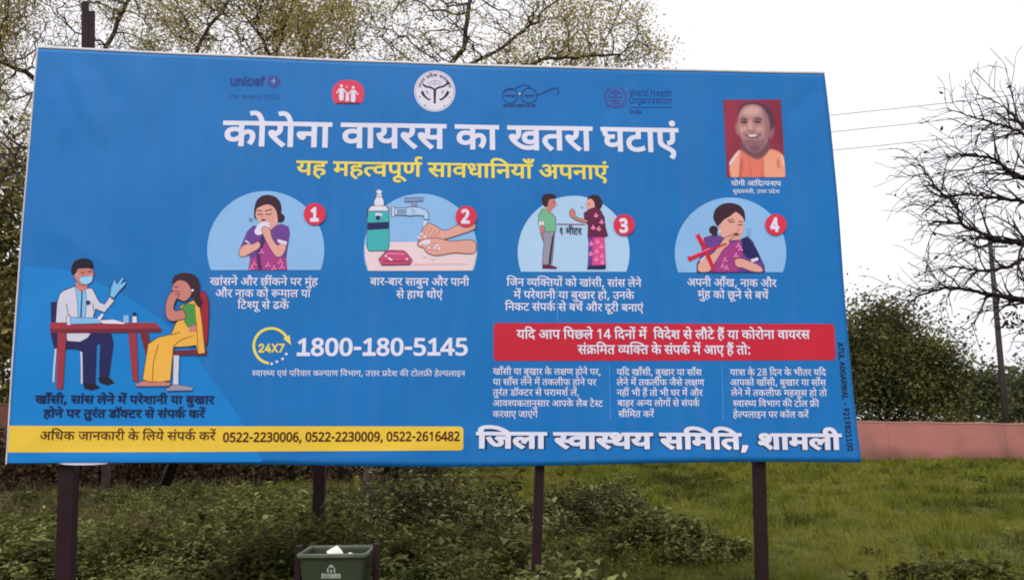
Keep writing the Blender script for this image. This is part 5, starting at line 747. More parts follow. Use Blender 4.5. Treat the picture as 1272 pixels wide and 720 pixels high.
a.poly([(338, 262), (346, 244), (372, 248), (386, 268), (388, 296), (420, 346), (432, 322), (464, 334), (458, 368), (436, 398), (410, 396), (380, 352), (352, 298)], 'skin', 2, 'line', 2.5)
a.poly([(420, 308), (466, 320), (464, 336), (418, 322)], 'emblem_white'); a.line([(258, 314), (280, 330)], 7, 'emblem_white')
a.line([(318, 182), (330, 186), (344, 182)], 4, 'line', 3); a.line([(360, 182), (374, 187), (390, 180)], 4, 'line', 3)
a.line([(316, 166), (342, 168)], 4, 'line'); a.line([(356, 168), (392, 160)], 4, 'line'); a.line([(346, 180), (340, 204), (350, 208)], 3, 'skin_shade', 3)
a.poly([(335, 214), (352, 208), (364, 214), (350, 220)], 'lip'); a.dots([(410, 214)], 5, 'emblem_white')
for x, y in ((302, 430), (370, 436), (432, 420), (338, 370), (440, 446), (400, 452), (290, 450)): a.dots([(x, y), (x + 10, y + 5), (x - 8, y + 7), (x + 2, y - 9)], 4.5, 'pink')
a.line([(276, 205), (296, 208)], 2.5, 'line'); a.line([(278, 216), (296, 214)], 2.5, 'line')
a.build('coughing_picture', banner, 'round picture of a woman coughing into a white handkerchief')

# 2 washing hands
a = Art((430, 220, 4), 0.0016); disc_cut(a, (369, 364), 281, 465, 'pale', 282); a.z = .003
a.poly([(92, 340), (220, 322), (640, 322), (648, 380), (634, 440), (625, 465), (112, 465), (96, 410)], 'counter')
a.poly([(106, 150), (122, 142), (196, 142), (212, 152), (214, 340), (208, 366), (112, 368), (104, 350)], 'teal', 0, 'trousers', 4)
a.poly([(108, 168), (124, 142), (198, 142), (212, 168)], 'emblem_white', 0, 'line', 2.5)
a.poly([(140, 142), (138, 120), (150, 98), (178, 98), (188, 120), (186, 142)], 'emblem_white', 0, 'line', 2.5); a.poly([(150, 98), (150, 84), (178, 84), (178, 98)], 'coat', 0, 'line', 2)
a.poly([(148, 70), (160, 60), (180, 70), (172, 84), (156, 84)], 'emblem_white', 0, 'steel', 2)
a.poly([(106, 226), (212, 222), (212, 256), (106, 262)], 'trousers'); a.poly([(136, 234), (176, 232), (176, 250), (136, 252)], 'soap'); a.disc((158, 202), 11, 'trousers')
a.poly([(140, 190), (150, 178), (178, 180), (180, 196), (168, 190), (152, 192)], 'emblem_white')
a.poly([(290, 104), (384, 102), (384, 120), (290, 124)], 'steel', 0, 'trousers', 2.5); a.poly([(328, 122), (348, 122), (350, 150), (326, 150)], 'steel', 0, 'trousers', 2)
a.poly([(226, 146), (240, 146), (242, 196), (226, 196)], 'coat', 0, 'line', 3)
a.poly([(240, 154), (296, 154), (320, 148), (360, 150), (398, 164), (410, 184), (410, 212), (388, 212), (386, 194), (350, 190), (318, 194), (296, 190), (240, 188)], 'pale2', 0, 'line', 3.5)
a.poly([(252, 160), (300, 160), (300, 184), (252, 184)], 'steel'); a.line([(322, 160), (346, 172), (322, 184)], 4, 'steel', 2)
a.line([(392, 216), (388, 300)], 12, 'emblem_white'); a.line([(400, 216), (402, 260)], 5, 'pale2')
a.poly([(646, 236), (600, 222), (540, 246), (488, 272), (440, 240), (404, 226), (378, 262), (362, 312), (352, 340), (380, 350), (430, 322), (500, 308), (640, 264)], 'skin', 2, 'line', 3)
a.poly([(646, 316), (590, 312), (520, 322), (470, 306), (420, 302), (372, 312), (352, 328), (356, 344), (388, 352), (398, 376), (440, 392), (488, 386), (540, 376), (646, 386)], 'skin', 2, 'line', 3)
for k, (x, y) in enumerate(((390, 330), (396, 346), (402, 362))): a.line([(x, y), (x + 34, y + 2), (x + 60, y - 4 + 4 * k)], 3, 'skin_shade', 3)
for p, q_ in (((430, 246), (402, 290)), ((448, 256), (424, 296)), ((466, 266), (440, 300)), ((412, 236), (386, 284))): a.line([p, q_], 3, 'skin_shade')
a.poly([(376, 318), (410, 310), (424, 322), (408, 338), (380, 336)], 'emblem_white', 2); a.dots([(362, 300), (374, 284), (392, 300), (440, 352), (452, 340), (372, 330), (390, 392), (430, 404), (412, 352), (460, 356)], 7, 'emblem_white')
a.poly([(162, 408), (196, 370), (222, 364), (286, 366), (302, 380), (328, 412), (318, 434), (176, 436)], 'soap', 0, 'maroon', 4); a.line([(200, 380), (290, 382)], 5, 'pink'); a.dots([(214, 404), (198, 392), (224, 410), (302, 408)], 6, 'emblem_white')
a.line([(184, 418), (316, 418)], 4, 'maroon'); a.line([(330, 432), (600, 432)], 2, 'skin')
a.build('hand_washing_picture', banner, 'round picture of hands washed under a tap beside a teal bottle')

# 3 keeping one metre apart
a = Art((620, 220, 4), 0.0016); disc_cut(a, (370, 374), 280, 470, 'pale2', 278); a.z = .003
a.poly([(212, 160), (240, 160), (246, 176), (262, 180), (280, 200), (282, 262), (276, 278), (214, 276), (206, 240), (194, 236), (196, 190)], 'mint', 0, 'line', 2.5)
a.poly([(228, 140), (268, 136), (276, 146), (250, 178), (236, 170)], 'skin_shade')
a.poly([(236, 108), (274, 108), (282, 128), (286, 140), (278, 146), (272, 158), (246, 158), (232, 140)], 'skin_shade', 2)
a.poly([(210, 100), (228, 84), (262, 82), (286, 96), (272, 108), (246, 112), (240, 150), (222, 148), (212, 124)], 'hair', 2)
a.poly([(196, 222), (222, 222), (224, 240), (198, 240)], 'emblem_white')
a.poly([(200, 240), (222, 240), (228, 270), (240, 300), (232, 322), (216, 316), (206, 280)], 'skin_shade', 2, 'line', 2)
a.poly([(214, 272), (276, 270), (270, 340), (262, 430), (240, 436), (214, 434), (222, 330)], 'grey', 0, 'line', 2.5); a.poly([(262, 300), (274, 272), (266, 340), (256, 430), (244, 432)], 'hair')
a.poly([(216, 434), (250, 434), (288, 448), (284, 456), (214, 454)], 'maroon', 0)
a.line([(286, 234), (426, 236)], 5, 'magenta')
a.poly([(436, 104), (460, 88), (490, 90), (508, 112), (514, 140), (500, 160), (470, 150), (440, 130)], 'hair', 2)
a.poly([(436, 118), (452, 106), (470, 120), (476, 150), (466, 166), (450, 172), (438, 162), (430, 142)], 'skin', 2)
a.poly([(448, 160), (478, 150), (500, 160), (522, 200), (528, 250), (540, 292), (522, 300), (526, 380), (530, 440), (440, 444), (446, 340), (440, 290), (442, 240), (424, 220), (420, 180)], 'maroon', 0, 'line', 2)
a.poly([(446, 300), (522, 300), (526, 380), (530, 440), (440, 444), (448, 340)], 'saree_pink')
a.poly([(444, 300), (466, 300), (462, 444), (440, 444)], 'purple'); a.poly([(440, 440), (530, 436), (528, 458), (436, 458)], 'trousers')
a.poly([(440, 214), (400, 206), (374, 192), (378, 172), (362, 154), (350, 170), (348, 190), (366, 206), (400, 222), (440, 228)], 'skin_shade', 2, 'line', 2)
for x, y in ((488, 320), (508, 344), (484, 368), (510, 392), (482, 408), (512, 422), (494, 256), (508, 222), (466, 250), (480, 190), (456, 330), (454, 380)): a.dots([(x, y), (x + 8, y + 3), (x - 7, y + 4), (x, y - 7), (x + 1, y + 9)], 4.6, 'pink')
a.line([(404, 146), (416, 152)], 4, 'mint'); a.line([(440, 134), (450, 136)], 3, 'line'); a.line([(266, 124), (278, 126)], 3, 'line')
a.build('distance_picture', banner, 'round picture of a man and a woman standing one metre apart')

# 4 not touching the face
a = Art((820, 220, 4), 0.0016); disc_cut(a, (350, 377), 276, 472, 'pale'); a.z = .003
a.disc((266, 262), 22, 'hair'); a.disc((272, 284), 14, 'hair')
a.poly([(262, 200), (274, 156), (308, 132), (352, 126), (396, 138), (420, 168), (424, 214), (408, 232), (290, 250), (276, 230)], 'hair', 3)
a.poly([(300, 230), (330, 250), (400, 280), (396, 312), (330, 320), (300, 290)], 'skin')
a.poly([(300, 232), (320, 208), (348, 196), (374, 170), (396, 186), (416, 206), (418, 246), (412, 280), (388, 302), (352, 292), (322, 270), (298, 262), (290, 240)], 'skin', 3)
a.poly([(220, 300), (256, 290), (300, 292), (340, 316), (396, 312), (432, 294), (458, 318), (488, 380), (516, 440), (522, 472), (182, 472), (184, 430), (200, 400), (212, 346)], 'purple', 0, 'line', 3)
a.poly([(300, 330), (352, 330), (398, 312), (410, 372), (386, 472), (272, 472), (280, 380)], 'magenta'); a.poly([(406, 306), (440, 300), (484, 372), (500, 420), (430, 400), (408, 372)], 'trousers')
a.poly([(186, 472), (186, 430), (220, 400), (262, 380), (300, 330), (320, 300), (364, 284), (374, 292), (340, 312), (350, 330), (310, 362), (290, 400), (264, 440), (246, 472)], 'skin', 2, 'line', 3)
a.poly([(366, 408), (400, 400), (440, 416), (500, 440), (516, 472), (462, 472), (410, 450), (376, 446)], 'skin', 2, 'line', 3)
a.poly([(448, 410), (482, 398), (490, 410), (456, 424)], 'emblem_white'); a.line([(198, 416), (226, 392)], 7, 'emblem_white')
a.line([(186, 284), (212, 330), (240, 396), (268, 464)], 26, 'box_red', 3, 18); a.line([(188, 290), (214, 334), (240, 396)], 30, 'pink', 3, 4); a.line([(188, 290), (214, 336), (242, 400)], 20, 'box_red', 3)
a.line([(140, 408), (220, 372), (330, 330)], 26, 'box_red', 3, 8); a.line([(150, 394), (250, 352)], 4, 'pink')
a.line([(340, 218), (352, 224), (370, 220)], 4, 'line', 3); a.line([(388, 234), (398, 238), (410, 234)], 4, 'line', 3); a.line([(336, 212), (366, 208)], 3, 'line'); a.line([(388, 220), (412, 222)], 3, 'line')
a.line([(384, 232), (394, 262), (380, 268)], 3, 'skin_shade', 3); a.poly([(362, 280), (382, 276), (396, 286), (378, 292)], 'lip'); a.dots([(296, 270)], 7, 'emblem_white')
for x, y in ((388, 340), (322, 410), (310, 440), (376, 388), (330, 450), (398, 356)): a.dots([(x, y), (x + 8, y + 6), (x - 7, y + 6), (x + 1, y - 8)], 4.6, 'pink')
for y in (262, 274, 286): a.line([(430, y), (450, y - 4 + (y - 262) / 3)], 2.5, 'steel')
a.build('face_touching_picture', banner, 'round picture of a woman touching her face with a red cross over her hand')

for n_b, (x, y, r) in enumerate(((391, 266, 13.6), (579, 269.5, 13.2), (775, 279.5, 13.2), (963, 279.3, 13.2))):
    a = Art(z=0.0105); a.disc((x, y), r, 'red', n=48); a.build('number_badge', banner)

# ---- doctor and patient at a table
a = Art((20, 300, 3.13), 0.003)
a.line([(156, 414), (150, 480), (146, 545)], 7, 'coat'); a.line([(254, 420), (256, 480), (256, 552)], 7, 'coat')
a.poly([(136, 236), (166, 232), (162, 310), (182, 360), (266, 396), (262, 420), (150, 416), (138, 370)], 'trousers', 0)
a.poly([(264, 358), (372, 358), (380, 396), (362, 520), (325, 534), (326, 470), (330, 395), (314, 402), (308, 552), (262, 555), (262, 430), (200, 400)], 'trousers', 0, 'hair', 2.5)
a.poly([(262, 548), (308, 552), (328, 568), (292, 578), (265, 570)], 'black'); a.poly([(320, 528), (360, 524), (384, 548), (356, 558), (326, 548)], 'black')
a.poly([(196, 355), (292, 355), (280, 374), (250, 390), (200, 386)], 'coat', 0, 'line', 2)
a.poly([(186, 190), (230, 174), (262, 182), (298, 182), (326, 236), (346, 244), (366, 214), (384, 232), (346, 276), (310, 262), (302, 292), (318, 318), (156, 318), (160, 240), (170, 205)], 'coat', 0, 'line', 3)
a.poly([(232, 176), (250, 186), (272, 184), (276, 240), (268, 318), (244, 318), (240, 240)], 'shirt', 0, 'line', 2); a.poly([(232, 160), (284, 160), (272, 190), (252, 196), (236, 180)], 'skin_shade')
a.line([(258, 190), (256, 250), (252, 316)], 5, 'trousers'); a.disc((282, 238), 9, 'trousers')
a.line([(196, 240), (206, 290), (214, 300)], 2.5, 'line'); a.line([(300, 240), (304, 270)], 2.5, 'line')
a.poly([(228, 106), (302, 102), (305, 140), (292, 164), (268, 172), (248, 168), (232, 148), (222, 132)], 'skin_shade', 2, 'line', 2)
a.poly([(216, 128), (216, 98), (230, 74), (262, 65), (294, 70), (304, 92), (300, 108), (272, 100), (242, 104), (232, 132)], 'black', 2)
a.poly([(244, 134), (270, 138), (300, 130), (299, 154), (278, 168), (252, 162)], 'mask', 2, 'steel', 2); a.line([(232, 124), (246, 134)], 2, 'emblem_white'); a.line([(254, 122), (268, 120)], 4, 'line'); a.line([(282, 118), (296, 116)], 4, 'line')
a.poly([(366, 212), (372, 176), (384, 148), (394, 166), (416, 138), (422, 146), (408, 168), (430, 154), (428, 168), (402, 196), (384, 220)], 'shirt', 0, 'trousers', 3)
a.poly([(134, 314), (545, 316), (570, 342), (566, 350), (135, 350)], 'table'); a.poly([(134, 340), (568, 338), (566, 352), (135, 356)], 'table_dark')
a.poly([(164, 355), (198, 355), (182, 572), (160, 572)], 'table', 0, 'table_dark', 2.5); a.poly([(440, 355), (470, 355), (476, 542), (456, 542)], 'table', 0, 'table_dark', 2.5); a.poly([(484, 354), (515, 354), (528, 400), (506, 440)], 'table_dark')
a.poly([(208, 294), (330, 298), (330, 318), (210, 322)], 'shirt', 0, 'trousers', 2); a.poly([(196, 290), (212, 286), (216, 324), (200, 326)], 'coat', 0, 'line', 2)
a.poly([(316, 302), (336, 280), (344, 284), (330, 306)], 'emblem_white'); a.poly([(324, 306), (380, 302), (430, 316), (420, 322), (340, 320)], 'emblem_white', 0, 'line', 2)
a.poly([(420, 288), (440, 286), (442, 316), (420, 316)], 'pale', 0, 'steel', 2); a.poly([(455, 290), (472, 290), (474, 316), (454, 316)], 'emblem_white', 0, 'line', 2); a.poly([(456, 276), (470, 276), (470, 290), (456, 290)], 'trousers')
a.poly([(714, 192), (736, 192), (752, 236), (748, 340), (742, 410), (716, 410), (722, 300)], 'chair_red', 2, 'line', 2.5); a.poly([(606, 424), (742, 418), (742, 440), (610, 442)], 'table_dark')
a.poly([(614, 442), (636, 442), (632, 560), (612, 560)], 'coat', 0, 'steel', 2); a.poly([(584, 572), (612, 556), (640, 556), (690, 566), (686, 578), (588, 580)], 'grey', 0, 'line', 2)
a.poly([(466, 552), (500, 540), (600, 546), (600, 560), (470, 562)], 'skin_shade', 0, 'line', 2)
a.poly([(640, 250), (700, 226), (716, 262), (724, 340), (736, 430), (708, 438), (702, 404), (614, 410), (602, 540), (530, 546), (494, 536), (504, 470), (516, 398), (556, 372), (606, 360), (622, 318), (640, 300)], 'saree', 0, 'line', 3)
a.line([(556, 400), (536, 470), (532, 544)], 3, 'orange_dark'); a.line([(612, 410), (640, 382), (690, 366)], 3, 'orange_dark', 3); a.line([(640, 352), (606, 364)], 3, 'orange_dark')
a.poly([(640, 262), (664, 240), (700, 246), (706, 322), (668, 332), (650, 296)], 'green', 0, 'line', 2); a.poly([(672, 332), (706, 324), (704, 350), (676, 352)], 'skin_shade')
a.poly([(696, 232), (712, 238), (726, 330), (736, 432), (710, 436), (704, 330)], 'saree', 0, 'orange_dark', 2.5)
a.poly([(606, 168), (614, 134), (650, 120), (698, 128), (718, 162), (712, 208), (730, 236), (712, 262), (690, 222), (664, 160), (630, 150)], 'hair', 2)
a.poly([(612, 168), (634, 148), (666, 156), (684, 186), (684, 212), (658, 236), (628, 222), (614, 200), (608, 186)], 'skin_shade', 2, 'line', 2)
a.poly([(652, 262), (668, 296), (640, 306), (606, 312), (586, 296), (582, 256), (592, 216), (604, 198), (628, 190), (642, 206), (624, 226), (614, 256), (620, 272)], 'skin_shade', 2, 'line', 2.5)
a.line([(618, 176), (634, 178)], 4, 'line'); a.line([(620, 204), (634, 206)], 4, 'lip'); a.dots([(688, 190)], 5, 'emblem_white')
a.build('doctor_picture', banner, 'picture of a masked doctor and a patient in a yellow saree at a red table')

# ---- printed portrait photograph of a smiling man in saffron: a fine grid of printed colour
PW, PH = 120, 156
def soft_mask(poly, blur):
    yy, xx = np.mgrid[0:PH, 0:PW]; px = 40 + xx * 400 / (PW - 1); py = 70 + yy * 495 / (PH - 1); P_ = smooth_loop(poly, 2); m_ = np.zeros((PH, PW), bool)
    for (x0, y0), (x1, y1) in zip(P_, np.roll(P_, -1, 0)):
        cr_ = ((y0 <= py) & (y1 > py)) | ((y0 > py) & (y1 <= py))
        if y0 != y1: m_ ^= cr_ & (px < x0 + (py - y0) / (y1 - y0) * (x1 - x0))
    m_ = m_.astype(float)
    for _ in range(blur):
        p_ = np.pad(m_, 1, 'edge'); m_ = (p_[:-2, 1:-1] + p_[2:, 1:-1] + p_[1:-1, :-2] + p_[1:-1, 2:] + p_[1:-1, 1:-1]) / 5
    return m_[..., None]
img = np.ones((PH, PW, 3)) * np.array(lin((134, 44, 66)))
def lay(poly, rgb, blur=4, op=1.0):
    global img
    m_ = soft_mask(np.array(poly, float), blur) * op; img = img * (1 - m_) + m_ * np.array(lin(rgb))
lay([(40, 70), (150, 70), (120, 300), (40, 480)], (150, 52, 74), 30, .7); lay([(330, 70), (450, 70), (450, 400), (380, 300)], (118, 38, 60), 30, .7)
lay([(66, 580), (58, 470), (140, 380), (225, 420), (332, 378), (436, 412), (445, 580)], (216, 116, 98), 3)
lay([(286, 580), (290, 450), (334, 382), (424, 410), (442, 470), (445, 580)], (226, 152, 128), 5); lay([(66, 580), (62, 480), (130, 392), (144, 410), (122, 580)], (226, 158, 138), 5)
lay([(142, 410), (156, 480), (140, 580), (118, 580)], (186, 72, 62), 6, .7); lay([(290, 450), (300, 420), (292, 580), (270, 580)], (188, 76, 64), 6, .7); lay([(196, 430), (206, 430), (210, 580), (196, 580)], (200, 84, 70), 6, .5); lay([(392, 430), (406, 470), (402, 520), (384, 490)], (190, 84, 66), 3, .8); lay([(58, 474), (132, 388), (138, 398), (66, 492)], (230, 205, 205), 2); lay([(420, 410), (436, 440), (440, 500), (428, 480)], (236, 200, 185), 3, .8)
lay([(152, 330), (345, 320), (345, 395), (290, 440), (250, 456), (180, 418), (146, 388)], (112, 72, 82), 5)
lay([(126, 216), (112, 240), (122, 296), (146, 300), (146, 220)], (158, 108, 108), 3); lay([(346, 244), (378, 232), (386, 264), (366, 314), (346, 322)], (142, 94, 100), 3)
lay([(134, 200), (140, 140), (176, 98), (240, 84), (324, 94), (372, 150), (388, 206), (372, 266), (338, 262), (320, 140), (180, 120)], (82, 48, 68), 6)
lay([(130, 230), (140, 168), (178, 112), (240, 98), (298, 110), (334, 160), (352, 220), (346, 296), (316, 362), (266, 404), (220, 406), (182, 374), (150, 318)], (176, 128, 128), 3)
lay([(300, 116), (338, 160), (354, 222), (350, 300), (306, 352), (268, 384), (300, 340), (322, 270), (316, 190)], (140, 96, 104), 10, .8)
lay([(160, 330), (200, 322), (230, 330), (280, 322), (316, 330), (314, 360), (266, 402), (220, 404), (184, 374)], (130, 88, 98), 9, .85); lay([(190, 372), (230, 362), (292, 364), (266, 402), (222, 404)], (112, 74, 86), 9, .7)
lay([(184, 130), (236, 114), (284, 122), (300, 150), (270, 170), (210, 172), (166, 160)], (204, 160, 154), 12, .9); lay([(146, 250), (172, 236), (190, 252), (178, 286), (156, 284)], (202, 154, 148), 7, .9); lay([(254, 250), (290, 240), (308, 256), (292, 282), (264, 278)], (198, 150, 146), 7, .9); lay([(208, 200), (222, 198), (234, 252), (222, 266), (204, 258)], (204, 158, 150), 4, .9)
lay([(144, 190), (176, 178), (206, 192), (204, 222), (170, 230), (146, 220)], (132, 90, 98), 6, .8); lay([(236, 192), (270, 178), (308, 192), (302, 222), (262, 228), (238, 216)], (132, 90, 98), 6, .8)
lay([(148, 200), (174, 188), (204, 196), (200, 204), (172, 200)], (62, 38, 54), 2, .8); lay([(236, 196), (270, 184), (306, 194), (302, 202), (270, 196)], (62, 38, 54), 2, .8); lay([(154, 212), (178, 204), (200, 212), (180, 224)], (52, 32, 48), 2, .95); lay([(244, 212), (268, 203), (296, 211), (270, 224)], (52, 32, 48), 2, .95); lay([(152, 226), (176, 232), (198, 228), (176, 238)], (136, 92, 100), 3, .7); lay([(246, 226), (270, 232), (296, 226), (272, 238)], (136, 92, 100), 3, .7)
lay([(200, 262), (226, 270), (248, 266), (240, 276), (210, 276)], (96, 58, 68), 3, .8); lay([(172, 262), (186, 288), (180, 310), (164, 290)], (122, 78, 88), 4, .6); lay([(280, 268), (296, 284), (288, 312), (274, 300)], (112, 70, 82), 4, .6)
lay([(174, 294), (222, 286), (272, 288), (288, 293), (262, 318), (222, 322), (190, 312)], (104, 60, 72), 3, .85); lay([(194, 296), (228, 291), (268, 294), (250, 307), (212, 309)], (222, 206, 214), 1, .9); lay([(160, 300), (176, 330), (220, 346), (190, 350), (160, 330)], (126, 84, 94), 5, .6)
gu, gv = np.meshgrid(np.linspace(0, 1, PW), np.linspace(0, 1, PH)); Q4 = np.array([(897.8, 124.6), (969.8, 123.6), (975.8, 220.2), (902.8, 220.2)])
Pp = ((1 - gu) * (1 - gv))[..., None] * Q4[0] + (gu * (1 - gv))[..., None] * Q4[1] + (gu * gv)[..., None] * Q4[2] + ((1 - gu) * gv)[..., None] * Q4[3]
gi_ = np.arange(PW * PH).reshape(PH, PW); fq = np.stack([gi_[1:, :-1], gi_[1:, 1:], gi_[:-1, 1:], gi_[:-1, :-1]], -1).reshape(-1, 4)
pm = bpy.data.materials.new('printed_photograph'); pm.use_nodes = True; pn = pm.node_tree; pa = pn.nodes.new('ShaderNodeVertexColor'); pa.layer_name = 'print'
pn.nodes['Principled BSDF'].inputs['Roughness'].default_value = .5; pn.nodes['Principled BSDF'].inputs['Specular IOR Level'].default_value = .22; pn.links.new(pa.outputs['Color'], pn.nodes['Principled BSDF'].inputs['Base Color'])
po = mesh_obj('portrait_picture', on_banner(ab(Pp.reshape(-1, 2)), .003), fq, pm, banner, None, True)
ca = po.data.color_attributes.new('print', 'FLOAT_COLOR', 'POINT'); ca.data.foreach_set('color', np.c_[img.reshape(-1, 3), np.ones(PW * PH)].ravel())
tag(po, 'printed portrait photograph of a smiling man in saffron clothing')

# ---- logos
a = Art(z=0.002)                                                   # globe with laurel beside the word
a.ring((340, 101.6), 5.2, 7.2, 'who', 200, 520); a.disc((340, 101.2), 4.6, 'who'); a.line([(337, 101), (343, 101)], .8, 'pale'); a.line([(340, 97), (340, 105)], .8, 'pale'); a.line([(333.2, 98), (332.6, 102), (334.2, 106)], 1.6, 'who', 3); a.line([(346.8, 98), (347.4, 102), (345.8, 106)], 1.6, 'who', 3)
a.build('globe_logo', banner)
a = Art(z=0.004); a.poly([(70, 574.8), (104, 574.6), (138, 574.8), (128, 576.2), (108, 577.4), (84, 577.2)], 'emblem_white', 2); a.build('loose_flap', banner, 'small white torn flap curling below the bottom edge')
a = Art((400, 80, 7.07), 0.002)                                     # red rounded badge with a family
a.poly([(84, 260), (92, 205), (130, 160), (190, 136), (262, 136), (330, 160), (366, 205), (374, 260), (360, 320), (340, 348), (116, 348), (96, 320)], 'logo_red', 3)
for x, w, t in ((170, 15, 190), (274, 15, 205)):
    a.disc((x, t), 13, 'emblem_white'); a.poly([(x - 18, t + 20), (x + 18, t + 20), (x + w + 6, t + 100), (x + 14, t + 128), (x - 16, t + 128), (x - w - 6, t + 100)], 'emblem_white')
    a.line([(x - 14, t + 24), (x - 34, t + 50), (x - 44, t + 64)], 10, 'emblem_white'); a.line([(x + 14, t + 24), (x + 32, t + 46), (x + 44, t + 66)], 10, 'emblem_white')
a.disc((222, 252), 9, 'emblem_white'); a.poly([(210, 264), (234, 264), (240, 324), (206, 324)], 'emblem_white'); a.disc((216, 200), 12, 'pink'); a.line([(128, 342), (330, 342)], 9, 'maroon')
a.build('family_logo', banner, 'red rounded logo with white family figures')
a = Art((400, 80, 7.07), 0.002)                                     # round emblem: bow, two fish, lettering round the rim
a.disc((990, 238), 180, 'emblem_white', n=64); a.ring((990, 238), 166, 171, 'grey')
a.line([(884, 178), (912, 200), (960, 206), (990, 228), (1022, 206), (1068, 198), (1116, 160)], 17, 'dark', 4); a.line([(991, 222), (990, 285), (990, 348)], 24, 'dark', 3, 18)
a.line([(876, 240), (896, 280), (942, 318)], 26, 'dark', 3, 14); a.line([(1110, 240), (1086, 284), (1040, 318)], 26, 'dark', 3, 14); a.line([(912, 236), (930, 246), (922, 262)], 7, 'dark', 3); a.line([(1072, 236), (1050, 246), (1058, 262)], 7, 'dark', 3); a.line([(1040, 300), (1030, 316)], 6, 'dark'); a.line([(944, 300), (952, 318)], 6, 'dark')
a.line([(924, 172), (960, 150), (990, 142), (1024, 150), (1058, 168)], 5, 'grey', 4); a.line([(990, 146), (990, 200)], 4, 'grey'); a.line([(936, 186), (990, 168), (1046, 184)], 4, 'grey', 3)
a.dots([(858, 288), (1122, 294), (906, 364), (1076, 364)], 6, 'dark')
_cs = run_contours(ARC_RUN, 2, 10); _A = np.concatenate(_cs); _w = _A[:, 0].max()
_bent = []
for c in _cs:
    th = np.radians(168 - 156 * c[:, 0] / _w); rr = 126 + c[:, 1] * 36 / 900
    _bent.append(ab(a.T(np.c_[990 + rr * np.cos(th), 238 - rr * np.sin(th)])))
a.contours(_bent, 'dark', 0)
a.build('round_emblem', banner, 'round white emblem with a dark bow and two fish')
a = Art((610, 95, 5.3), 0.002)                                      # spectacles
a.ring((125, 127), 46, 53, 'navyblue'); a.ring((250, 127), 46, 53, 'navyblue'); a.disc((188, 118), 8, 'emblem_white'); a.line([(172, 128), (188, 118), (202, 128)], 5, 'navyblue', 3)
a.line([(302, 124), (350, 104), (410, 78), (434, 78), (444, 96), (436, 120)], 8, 'navyblue', 4); a.line([(76, 112), (110, 84), (150, 90), (166, 78), (200, 60), (236, 54), (262, 76)], 6, 'navyblue', 4)
a.build('spectacles_logo', banner)
a = Art((610, 95, 5.3), 0.002)                                      # laurel, globe and rod
a.ring((820, 132), 62, 74, 'who', 120, 420); a.ring((820, 134), 40, 46, 'who'); a.line([(776, 134), (864, 134)], 4, 'who'); a.line([(792, 110), (848, 110)], 4, 'who'); a.line([(792, 158), (848, 158)], 4, 'who'); a.line([(820, 76), (820, 192)], 8, 'who'); a.line([(832, 100), (808, 116), (834, 134), (808, 150), (830, 170)], 7, 'who', 4)
a.line([(760, 186), (800, 196), (840, 196), (880, 186)], 9, 'who', 3); a.line([(910, 202), (1050, 203), (1190, 204)], 3, 'navyblue')
a.build('laurel_logo', banner)
a = Art((290, 380, 3.975), 0.002)                                   # round arrow of the helpline
a.ring((186, 196), 80, 93, 'yellow', 18, 262); a.poly([(246, 160), (276, 142), (284, 192)], 'yellow'); a.dots([(188, 284), (214, 274), (242, 260), (260, 236)], 7, 'emblem_white')
a.build('arrow_logo', banner, 'yellow circular arrow beside the telephone number')

# ---- every block of lettering
for name, inkname, bold, h, kind, lines in TEXTS:
    z = {'advice_box_text': .0045, 'contact_text': .0045, 'contact_number_text': .0045, 'doctor_caption_text': .0045, 'badge_number_text': .0115, 'distance_text': .0095, 'emblem_text': .004}.get(name, .0025)
    a = Art(z=z)
    if name in ('committee_name_text',):
        for w, ends, r in lines:
            letter_line(a, r, ends, h, kind, bold + 30, 'navy', 4); a.z += .0004
    for w, ends, r in lines:
        letter_line(a, r, ends, h, kind, bold, inkname, 5 if h > 14 else (3 if h > 8 else 2))
    a.build(name, banner)

# ---- posts, rails, struts
def on_plane(px, py, back=0.0):
    p = ab([(px, py)])[0]; return BO + p[0] * BA + p[1] * BB - back * BN
def extend_to(p, q, z):
    t = (z - p[2]) / (q[2] - p[2]); return p + (q - p) * t
def post(pt, pb, w, d, back):
    p, q_ = on_plane(*pt, back), on_plane(*pb, back)
    b_ = MB(); b_.bar(extend_to(p, q_, -0.25), p, w, d, 0, BA, 0.006)
    return b_.build('post', M['post'], board)
post((99, 62), (77, 650), 0.105, 0.09, 0.08)
post((689, 82), (669, 660), 0.066, 0.07, 0.075)
post((934, 90), (950, 660), 0.080, 0.08, 0.08)
b_ = MB()                                                          # angle iron standing above the top edge, one flange longer
p0 = on_plane(105, 95, 0.06); p1 = on_plane(105.5, -3, 0.06); p2 = on_plane(109.5, 9, 0.06)
b_.bar(p0 - BA * 0.022, p1 - BA * 0.022, 0.052, 0.012, 0, BA, 0.002); b_.bar(p0 + BA * .027, p2 + BA * .003, 0.044, 0.012, 0, BA, 0.002); b_.bar(p0 - BA * 0.046 - BN * .03, p1 - BA * 0.046 - BN * .03, 0.010, 0.06, 0, BA, 0.002)
b_.build('post_extension', M['post'], board)
b_ = MB()                                                          # frame the cloth is laced to
for z_ in (1.46, 0.75, 0.0, -0.75, -1.45):
    b_.bar(BO - 3.0 * BA + z_ * BB - .035 * BN, BO + 3.0 * BA + z_ * BB - .035 * BN, 0.04, 0.03, 0, BN, .003)
for x_ in (-2.95, -1.5, 1.0, 2.95):
    b_.bar(BO + x_ * BA - 1.47 * BB - .037 * BN, BO + x_ * BA + 1.475 * BB - .037 * BN, 0.035, 0.024, 0, BA, .003)
b_.build('frame', M['rail'], board)
def strut(p, q_, w):
    b_ = MB(); b_.bar(p, q_, w, w, 0, BA, .005); return b_.build('strut', M['post'], board)
r1 = at(401, 570, 8.3); strut(np.array([r1[0] - .03, 8.3, -0.2]), np.array([r1[0], 8.25, 3.6]), .115)
